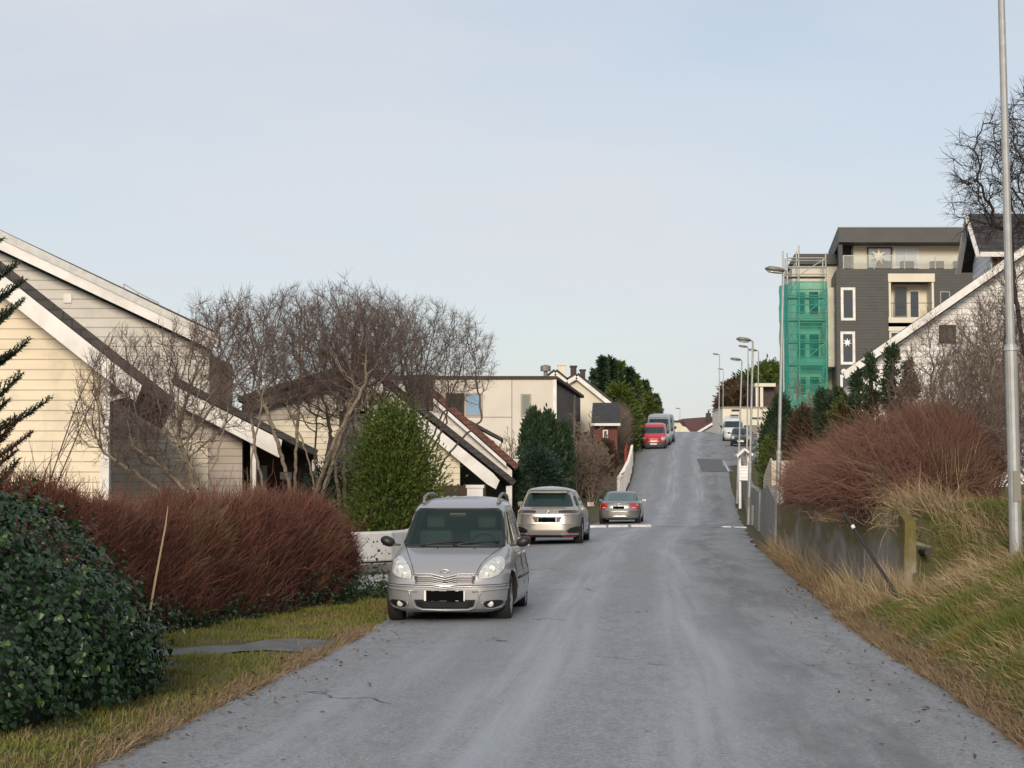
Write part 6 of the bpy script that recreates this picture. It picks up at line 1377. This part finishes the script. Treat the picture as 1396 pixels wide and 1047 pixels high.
for k, (px, w_, pt, lb) in enumerate(((1172, 20, 508, 'ragged columnar pine, leftmost of the four against the white house'), (1189, 20, 486, 'second ragged columnar pine from the left against the white house'), (1218, 22, 473, 'tallest ragged columnar pine against the white house'), (1243, 18, 486, 'ragged columnar pine nearest the white house window'))):
    crown('columnar_pine', lb, 'conifer', px, 36.5+k*.6, w_, pt, M['con_dark'], 30+k, lambda u: .5+.5*abs(math.sin(u*14)) if u < .8 else .6*(1-u)/.2+.1, 4200, (.05, .13), 42, .30, up=.9, wild=.6, group='ragged columnar pines by the white house', k=.45)
# the wood on the left skyline and behind the lay-by
def spruce(label, px, Y, wpx, ptop, mat, seed, zg=None, n=3600, group=None, name='spruce'):
    x = AX(px, Y); zg = float(H(x, Y)) if zg is None else zg; rad = wpx/2/FPX*Y; hg = AZ(ptop, Y)-zg
    def fn(rng, n):
        nb = 150; u = rng.random(nb)**.8; a = rng.random(nb)*6.283; ln = rad*((1-u)**.85+.05)*rng.uniform(.6, 1.05, nb); i = rng.integers(0, nb, n); t = rng.random(n)**.7
        P = np.stack([x+np.cos(a[i])*ln[i]*t, Y+np.sin(a[i])*ln[i]*t, zg+u[i]*hg+ln[i]*(.25*t-.35*t*t)], 1)+rng.normal(0, .045*rad, (n, 3))*(1.2-u[i])[:, None]
        return P, np.stack([np.cos(a[i]), np.sin(a[i]), np.zeros(n)], 1)
    return foliage(name, label, 'conifer', fn, n, (.25, .6), mat, seed, (x, Y, zg), up=.2, wild=.5, trunk=(.13, hg*.97), asp=.35, group=group)
g = 'conifers of the wood left of the vans'
for k, (px, Y, w_, pt, mt, lb) in enumerate(((812, 150, 34, 506, 'con_dark', 'leftmost dark spruce of the skyline wood, beside the chimneys'), (822, 146, 26, 488, 'con_dark', 'pointed dark spruce, tallest left tip of the skyline wood'), (834, 148, 28, 489, 'con_dark', 'dark spruce with a slender tip right of the tallest one'),
        (846, 152, 36, 496, 'con_green', 'olive spruce in the middle of the skyline wood'), (858, 150, 34, 503, 'con_dark', 'dark spruce right of the olive one in the wood'), (866, 170, 36, 512, 'con_green', 'olive spruce sloping down towards the vans'), (880, 178, 34, 520, 'con_dark', 'dark spruce directly above the silver vans'), (893, 182, 26, 540, 'con_dark', 'last small spruce before the crest, beside the vans'))):
    spruce(lb, px, Y, w_*1.35, pt, M[mt], 70+k, group=g, n=4200)
twig_hedge('hedge', 'brown leafless hedge under the spruces left of the red van', 'hedge', [(AX(826, 130), 130), (AX(840, 142), 142), (AX(852, 156), 156)], 1.3, lambda s: 3.6, 9000, 81, M['twig_pink'], pmat('brown_inner', (.06, .042, .03), .95), (.5, 1.1), .016, k=.85)
for k, (px, Y, w_, pt, mt, lb) in enumerate(((845, 140, 46, 530, 'con_green', 'rounded olive tree low in the skyline wood'), (872, 176, 48, 540, 'con_green', 'rounded green tree above the red van'), (826, 150, 50, 520, 'con_dark', 'rounded dark tree at the foot of the pointed spruces'))):
    crown('evergreen_tree', lb, 'tree', px, Y, w_, pt, M[mt], 90+k, dome, 8000, (.2, .5), 130, .17, k=.72)
for k, (px, Y, w_, pt, mt, lb) in enumerate(((1000, 222, 40, 525, 'twig', 'rust-brown leafless tree behind the white flat-roofed building, left side'), (1022, 226, 46, 514, 'far_green', 'olive tree behind the timber building, middle of three'), (1052, 230, 50, 500, 'far_green', 'highest olive tree of the group beside the scaffold'), (1040, 228, 46, 505, 'far_green', 'olive tree on the hill just left of the scaffold'), (990, 218, 20, 545, 'twig', 'small rust-brown tree next to the crest lamp posts'), (1012, 219, 44, 532, 'twig', 'rust-brown tree directly above the white flat-roofed building'))):
    crown('broad_tree', lb, 'tree', px, Y, w_, pt, M['con_brown'] if mt == 'twig' else M['con_green'], 100+k, dome, 7000, (.3, .8), 120, .17, k=.72)
# red-brown hedge over the retaining wall
RH = [(8.3, 50.5), (7.75, 42.5), (7.1, 36), (6.65, 31.5), (6.3, 28.2)]
def zh(x, y): return np.maximum(H(x, y), np.where(np.asarray(y) > 26, 1.25, 0))
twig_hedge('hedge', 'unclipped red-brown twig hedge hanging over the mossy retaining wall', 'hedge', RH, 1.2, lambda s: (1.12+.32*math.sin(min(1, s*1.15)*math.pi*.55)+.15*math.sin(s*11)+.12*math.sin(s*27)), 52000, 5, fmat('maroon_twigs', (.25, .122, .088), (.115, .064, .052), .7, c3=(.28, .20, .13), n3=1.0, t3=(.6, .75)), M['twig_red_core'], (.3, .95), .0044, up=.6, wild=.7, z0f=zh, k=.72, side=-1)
P0 = at(1105, 600, 34)
# reddish shrub above the ivy, left foreground
twig_hedge('shrub', 'rust-red leafless shrub rising behind the ivy at the left edge', 'shrub', [(-5.4, 15.8), (-4.5, 16.3), (-4.0, 16.8)], .6, lambda s: 2.4-.75*s, 14000, 7, fmat('rust_twigs', (.17, .06, .035), (.07, .045, .028), .6), M['twig_red_core'], (.15, .38), .0035, k=.75, wild=.5)

# ivy-clad bank
iv = thing('ivy_hedge', 'glossy dark green ivy mound filling the lower left corner', 'ivy', (-3.9, 14.2, 0))
ELL = [((-4.75, 13.9, .45), (1.25, 1.6, 1.42)), ((-3.88, 14.35, .35), (.90, 1.35, .98)), ((-3.6, 15.3, .22), (.60, 1.1, .66)), ((-4.0, 13.2, .25), (.72, 1.0, .75)), ((-4.3, 15.2, .5), (1.0, 1.2, 1.15))]
def ivy_fn(rng, n):
    Ps = []; Os = []
    for (c, r) in ELL:
        m = int(n*r[0]*r[2]); d = unit(rng.normal(0, 1, (m, 3))); d[:, 2] = np.abs(d[:, 2])*1.0-.25*(rng.random(m)); c, r = np.array(c), np.array(r)
        p = c+d*r*(1+.05*np.sin(d[:, :1]*17+d[:, 2:3]*11))*rng.uniform(.93, 1.05, (m, 1)); keep = p[:, 2] > -.02
        for (c2, r2) in ELL:
            if c2 != tuple(c): keep &= (((p-np.array(c2))/np.array(r2))**2).sum(1) > .86
        Ps.append(p[keep]); Os.append(unit(d/r)[keep])
    return np.concatenate(Ps), np.concatenate(Os)
rng = np.random.default_rng(4); P, O = ivy_fn(rng, 14500); n = len(P); P = P+O*(.30*np.maximum(0, np.sin(P[:, :1]*6.3+P[:, 2:3]*4.1)*np.sin(P[:, 1:2]*5.1+P[:, 2:3]*7.3))*rng.random((n, 1)))
D = unit(np.cross(O, rng.normal(0, 1, (n, 3)))+np.array([0, 0, -.6])+O*.35+rng.normal(0, .3, (n, 3))); U = unit(np.cross(D, O+rng.normal(0, .6, (n, 3)))); L_ = rng.uniform(.025, .068, n)
V, F = leaf_geo(P+O*.03, D, U, L_, L_*1.05, 'ivy'); np_mesh('leaves', V, F, M['ivy'], iv)
rng = np.random.default_rng(14); s_ = rng.random(n) < .045; V, F = leaf_geo(P[s_]+O[s_]*.06, D[s_], U[s_], L_[s_]*.7, L_[s_]*.8, 'ivy'); np_mesh('young_leaves', V, F, fmat('young_ivy', (.10, .15, .03), (.06, .11, .03), .6, rough=.35), iv)
def f(m):
    for c, r in ELL:
        pr = [(r[2]*math.sin(t), math.cos(t)) for t in np.linspace(-.5, 1.5, 12)]
        k = len(m.v); m.lathe((0, 0, 0), 'z', pr, 20); m.v[k:] = [(c[0]+v[0]*r[0]*.93, c[1]+v[1]*r[1]*.93, c[2]+v[2]*.93) for v in m.v[k:]]
part('inner_growth', M['ivy_core'], iv, f)
# dark evergreen foot of the red hedge: ivy runners
rng = np.random.default_rng(24); m_ = 9000; s = rng.random(m_)*4; a = np.minimum(s.astype(int), 3); LHn = np.array(LH); p = LHn[a]*(1-(s-a)[:, None])+LHn[a+1]*(s-a)[:, None]; dd = unit(LHn[a+1]-LHn[a]); nn = np.stack([dd[:, 1], -dd[:, 0]], 1)
zz = np.abs(rng.normal(0, .24, m_))*(.5+.9*(s/4)**2); q = p+nn*(.93-.12*zz+rng.normal(0, .06, m_))[:, None]; keep = rng.random(m_) < (.12+.9*(np.sin(s*3.7)*.5+.5)*(s/4)); P = np.stack([q[:, 0], q[:, 1], zz], 1)[keep]; n = len(P)
O = np.concatenate([nn[keep], np.zeros((n, 1))], 1); D = unit(rng.normal(0, .6, (n, 3))+np.array([0, 0, -.4])); U = unit(np.cross(D, O+rng.normal(0, .4, (n, 3)))); L_ = rng.uniform(.03, .06, n)
V, F = leaf_geo(P, D, U, L_, L_, 'ivy'); np_mesh('ivy_at_foot', V, F, M['ivy'], h1)

# spruce reaching in from the left
sp_ = thing('spruce', 'dark spruce branches reaching in from the left edge', 'conifer', (-5.05, 16.5, 0)); base = np.array((-5.15, 16.5, 0)); rng = np.random.default_rng(8)
S0 = []; S1 = []; NP = []; ND = []; NB = []
for b in range(24):
    z = 1.9+2.3*(b/24)+rng.normal(0, .05); az = rng.uniform(-1.0, .9); ln = (1.22-.27*(z-1.9))*rng.uniform(.6, 1.08); d = np.array([math.cos(az), math.sin(az), .18+.22*rng.random()]); p = base+np.array([0, 0, z-.35]); k = 14; dead = z < 2.35 and rng.random() < .6
    for i in range(k):
        p2 = p+d*ln/k; S0.append(p); S1.append(p2); t = i/k
        if i > 2:
            for sgn in (-1, 1):
                for q_ in range(1):
                    sd_ = unit(np.cross(d, [0, 0, 1]))*sgn; tl = (1-t)*.34+.06; td = unit(d*.9+sd_*.75+np.array([0, 0, .25])); S0.append(p2); S1.append(p2+td*tl)
                    m = int(46*tl/.3)+8; u_ = rng.random(m); NP.append(p2+td*tl*u_[:, None]); ND.append(unit(td*.7+rng.normal(0, .55, (m, 3)))); NB.append(np.full(m, dead))
        m = 16; u_ = rng.random(m); NP.append(p+d*ln/k*u_[:, None]); ND.append(unit(d*.7+rng.normal(0, .55, (m, 3)))); NB.append(np.full(m, dead))
        p = p2; d = unit(d+np.array([0, 0, .035])+rng.normal(0, .02, 3))
S0 = np.array(S0); S1 = np.array(S1); V, F = seg_geo(S0, S1, np.full(len(S0), .007), np.full(len(S0), .005), 4); np_mesh('branches', V, F, M['bark_dark'], sp_)
part('trunk', M['bark_dark'], sp_, lambda m: m.tube([(-5.05, 16.5, -.1), (-5.05, 16.5, 4.6)], [.12, .03], 10))
NP = np.concatenate(NP); ND = np.concatenate(ND); NB = np.concatenate(NB)
for nm, sel, mt in (('needles', ~NB, 'needle'), ('brown_needles', NB, 'needle_brown')):
    P = NP[sel]; D = ND[sel]; n = len(P); U = unit(np.cross(D, rng.normal(0, 1, (n, 3)))); V, F = leaf_geo(P, D, U, rng.uniform(.025, .045, n), np.full(n, .009)); np_mesh(nm, V, F, M[mt], sp_)
# thin saplings in front of the cream house
for k, (b0, tip, lb) in enumerate(((((46, 640), (150, 452)), None, 'thin bare sapling leaning right in front of the cream boards'), (((40, 645), (170, 470)), None, 'second thin bare sapling, leaning lower across the cream boards'))):
    (a, b_) = b0; A = at(a[0], a[1], 19); B = at(b_[0], b_[1], 19); A = Vector((A.x-.2, 19, 0)); st_ = thing('sapling', lb, 'sapling', A)
    mid = A.lerp(B, .5)+Vector((-.12, 0, .12)); rn = random.Random(k)
    def f(m):
        m.tube([A, A.lerp(mid, .5), mid, mid.lerp(B, .5)+Vector((-.03, 0, .04)), B], [.012, .010, .008, .006, .003], 5)
        for j in range(7):
            t = rn.uniform(.45, .95); q = A.lerp(mid, t*2) if t < .5 else mid.lerp(B, t*2-1); m.tube([q, q+Vector((rn.uniform(-.15, .2), 0, rn.uniform(.1, .3))), q+Vector((rn.uniform(-.2, .35), 0, rn.uniform(.25, .5)))], [.005, .004, .002], 4)
    part('stem', M['bark'], st_, f)
wd = thing('dead_stalk', 'pale dry stalk leaning out of the ivy against the red hedge', 'stalk', at(200, 868, 17.5))
part('stem', M['straw'], wd, lambda m: m.tube([at(197, 878, 17.2), at(212, 790, 17.3), at(226, 715, 17.4), at(229, 690, 17.4)], [.012, .011, .008, .004], 5))

# grasses
def blades(name, label, P, hgt, leanv, wild, wd_, mat, seed, k=2, kind='stuff', cat=None):
    rng = np.random.default_rng(seed); n = len(P); D = unit(np.array([0, 0, 1.])+leanv+rng.normal(0, wild, (n, 3))); U = unit(np.cross(D, rng.normal(0, 1, (n, 3)))); h_ = hgt[:, None]
    bend = (leanv+rng.normal(0, wild, (n, 3)))*.6; bend[:, 2] -= .25*np.abs(bend).sum(1)*.5; w_ = wd_*rng.uniform(.6, 1.4, (n, 1))
    m1 = P+D*h_*.55; tip = m1+unit(D+bend)*h_*.5
    V = np.stack([P-U*w_, P+U*w_, m1+U*w_*.75, tip, m1-U*w_*.75], 1); F = np.arange(n)[:, None]*5+np.array([[0, 1, 2, 3]]); F2 = np.arange(n)[:, None]*5+np.array([[0, 3, 4, 4]])
    V = V[:, [0, 1, 2, 3, 4]].reshape(-1, 3)
    F = np.concatenate([np.arange(n)[:, None]*5+np.array([[0, 1, 2, 4]]), ]); T = np.arange(n)[:, None]*5+np.array([[4, 2, 3]])
    me = bpy.data.meshes.new(name); me.vertices.add(len(V)); me.vertices.foreach_set('co', V.astype(np.float32).ravel())
    li = np.concatenate([F.ravel(), T.ravel()]).astype(np.int32); ls = np.concatenate([np.arange(0, 4*n, 4), 4*n+np.arange(0, 3*n, 3)]).astype(np.int32); lt = np.concatenate([np.full(n, 4), np.full(n, 3)]).astype(np.int32)
    me.loops.add(len(li)); me.loops.foreach_set('vertex_index', li); me.polygons.add(2*n); me.polygons.foreach_set('loop_start', ls); me.polygons.foreach_set('loop_total', lt); me.update(calc_edges=True)
    return tag(link_mesh(name, me, mat), label, cat, kind=kind)
rng = np.random.default_rng(31)
def scatter(n, y0, y1, d0, d1, side, pw=1.0, yp=1.6):
    y = y0+(y1-y0)*rng.random(n)**yp; d = d0+(d1-d0)*rng.random(n)**pw; x = eR(y)+d if side > 0 else eL(y)-d; return x, y, d
# left verge
x, y, d = scatter(130000, 8, 32, -.02, 3.6, -1, 1.0, 1.1)
on_path = (y > 17.6+(x+4.6)*.55+.3) & (y < 19.3+(x+4.6)*.85-.15) & (x < -2.0); keep = ~on_path
x, y, d = x[keep], y[keep], d[keep]; n = len(x); hh = rng.uniform(.025, .07, n)*(1+.8*(np.sin(x*5+y*3)*.5+.5)*(rng.random(n) < .3))
blades('grass', 'short mossy grass on the left verge', np.stack([x, y, H(x, y)-.01], 1), hh, np.array([.1, -.05, 0]), .45, .0045, M['verge'], 1)
# straw-coloured dead grass along the left edge of the road
y = rng.uniform(8, 23, 9000); x = eL(y)-np.abs(rng.normal(0, .16, 9000))+.10; keep = rng.random(9000) < (.25+.75*(np.sin(y*2.1)*.5+.5)); x, y = x[keep], y[keep]
blades('dead_grass', 'flattened straw coloured grass along the left road edge', np.stack([x, y, H(x, y)-.005], 1), rng.uniform(.05, .15, len(x)), np.array([.6, -.3, 0]), .6, .004, fmat('dead_grass', (.30, .22, .14), (.15, .11, .07), .7), 2)
# right bank: long mixed grass
x, y, d = scatter(210000, 9, 29, .02, 5.5, 1, 1.0, 1.0); wx = wallx(y); keep = ~((y > 25.3) & (x > wx-.05) & (x < wx+.5)); x, y, d = x[keep], y[keep], d[keep]; n = len(x)
tuft = np.sin(x*2.3+1.1*np.sin(y*1.7))*np.cos(y*2.0+x)*.5+.5; edge = np.clip(d/.7, .25, 1)
hh = rng.uniform(.07, .20, n)*(.5+1.1*tuft)*edge
blades('grass', 'long tousled green and straw grass on the right bank', np.stack([x, y, H(x, y)-.02], 1), hh, np.array([-.55, -.35, 0]), .42, .004, M['grass'], 3)
x, y, d = scatter(26000, 9, 29, .05, 5.2, 1, .8, 1.0); tuft = np.sin(x*1.9+y*1.3)*np.cos(y*1.1-x*2.2); keep = (tuft > .1) & ~((y > 25.3) & (x > wallx(y)-.05) & (x < wallx(y)+.5)); x, y, d = x[keep], y[keep], d[keep]
blades('dry_grass', 'golden dry grass tufts combed down the right bank', np.stack([x, y, H(x, y)-.01], 1), rng.uniform(.15, .42, len(x))*np.clip(d/.8, .3, 1), np.array([-.9, -.45, -.1]), .38, .004, M['straw'], 4)
# tussocks and pale standing stems
def tussock(px, py, Y, nn, h0, h1, sp, label, lv=(-.2, -.2, 0), wild=.4, wd_=.004):
    p = at(px, py, Y); r_ = np.random.default_rng(int(px*7+py)); Q = np.stack([p.x+r_.normal(0, sp, nn), Y+r_.normal(0, sp, nn), np.zeros(nn)], 1); Q[:, 2] = np.maximum(zh(Q[:, 0], Q[:, 1]), 0)-.02
    o = blades('grass_tussock', label, Q, r_.uniform(h0, h1, nn), np.array(lv), wild, wd_, M['straw'], int(px), kind=None, cat='grass tussock'); 
    return o
tussock(1295, 660, 28.5, 260, .5, 1.25, .16, 'tall upright straw tussock before the shrub thicket', (0, 0, 0), .22, .0055)
tussock(1312, 650, 29, 160, .5, 1.2, .18, 'second tall straw tussock, right of the upright one', (.1, 0, 0), .3, .0055)
tussock(1245, 690, 27.2, 500, .3, .7, .22, 'arching golden tussock hanging over the end of the wall', (-.3, -.6, -.1), .45)
tussock(1300, 770, 24.3, 700, .25, .6, .22, 'golden tussock on the hump of the bank beside the wall end', (-.6, -.3, 0), .5)
tussock(1262, 800, 24.3, 600, .2, .5, .2, 'straw tussock sliding towards the recess at the wall end', (-.6, -.3, 0), .45)
tussock(1330, 740, 26.0, 300, .2, .5, .25, 'low straw tussock on the green slope left of the lamp post', (-.6, -.3, 0), .5)
# dry reeds along the foot of the wall
n = 5200; y = 24.6+25.5*rng.random(n)**1.35; wx = wallx(y)-.06; ex = eR(y)+.05; u = rng.random(n)**.8; x = ex+(wx-ex)*u; clump = np.sin(y*2.6)+np.sin(y*1.1+1)*.8; keep = rng.random(n) < np.clip(.35+.5*clump, .06, 1); x, y, u = x[keep], y[keep], u[keep]
blades('dry_grass', 'dry reeds and straw along the foot of the mossy wall', np.stack([x, y, H(x, y)-.02], 1), (.12+.62*u)*rng.uniform(.25, 1.35, len(x)), np.array([-.35, -.25, 0]), .32, .0045, M['straw'], 6)
n = 9000; y = 24+26*rng.random(n)**1.2; x = eR(y)+np.abs(rng.normal(.1, .22, n)); blades('dead_grass', 'brown matted grass at the right road edge', np.stack([x, y, H(x, y)-.01], 1), rng.uniform(.06, .2, n), np.array([-.5, -.3, 0]), .5, .005, fmat('matted_grass', (.27, .20, .125), (.14, .10, .062), .7), 7)

# fallen leaves and grit on the asphalt and verges
rng = np.random.default_rng(77); n = 1500; y = 9+24*rng.random(n)**1.2; sd_ = rng.random(n) < .6
x = np.where(sd_, eL(y)+np.abs(rng.normal(0, .45, n))-.25, eR(y)-np.abs(rng.normal(0, .5, n))+.1); z = np.array([road_z(a, b_) if eL(b_) < a < eR(b_) else float(H(a, b_))+.03 for a, b_ in zip(x, y)])+.012
D = unit(np.stack([rng.normal(0, 1, n), rng.normal(0, 1, n), rng.uniform(-.05, .35, n)], 1)); U = unit(np.cross(D, np.array([0, 0, 1.])+rng.normal(0, .3, (n, 3)))); L_ = rng.uniform(.02, .06, n)
V, F = leaf_geo(np.stack([x, y, z], 1), D, U, L_, L_*.6); tag(np_mesh('fallen_leaves', V, F, fmat('leaf_litter', (.17, .10, .05), (.06, .04, .025), .9)), 'scattered brown leaves and grit along both road edges', kind='stuff')

twig_hedge('shrub', 'thin rust-brown twigs poking up through the ivy mound', 'shrub', [(-4.7, 13.9), (-4.1, 14.4), (-3.7, 15.0)], .75, lambda s: 1.75-.75*s, 2600, 17, bpy.data.materials['rust_twigs'], None, (.2, .5), .0032, wild=.6)
tussock(1240, 815, 25.0, 500, .25, .75, .16, 'pale straw tussock hiding the foot of the wall end', (-.2, -.4, 0), .4)
tussock(1215, 800, 25.2, 350, .3, .8, .14, 'upright dry tussock against the near wall corner', (-.1, -.1, 0), .3)
tussock(1275, 705, 26.6, 500, .35, .85, .2, 'drooping straw tussock above the slanting wall return', (-.5, -.6, -.2), .5)
tussock(1355, 800, 22.5, 600, .2, .5, .3, 'flattened golden tussock in front of the right lamp post', (-.9, -.4, 0), .5)

n = 15000; y = 9+16.5*rng.random(n); x = eR(y)+np.abs(rng.normal(.0, .20, n))-.06; keep = rng.random(n) < (.35+.65*(np.sin(y*3.1)*.5+.5)); x, y = x[keep], y[keep]
blades('dead_grass', 'pale matted dead grass creeping over the near right road edge', np.stack([x, y, H(x, y)-.005], 1), rng.uniform(.05, .17, len(x)), np.array([-.7, -.3, 0]), .6, .004, bpy.data.materials['matted_grass'], 8)

tussock(1222, 700, 25.9, 420, .3, .75, .16, 'shaggy straw fringe drooping over the top of the wall end', (-.2, -1.0, -.5), .4)
tussock(1170, 697, 31, 260, .2, .5, .3, 'thin straw fringe on the wall top behind the black rod', (-.9, -.3, -.3), .4)
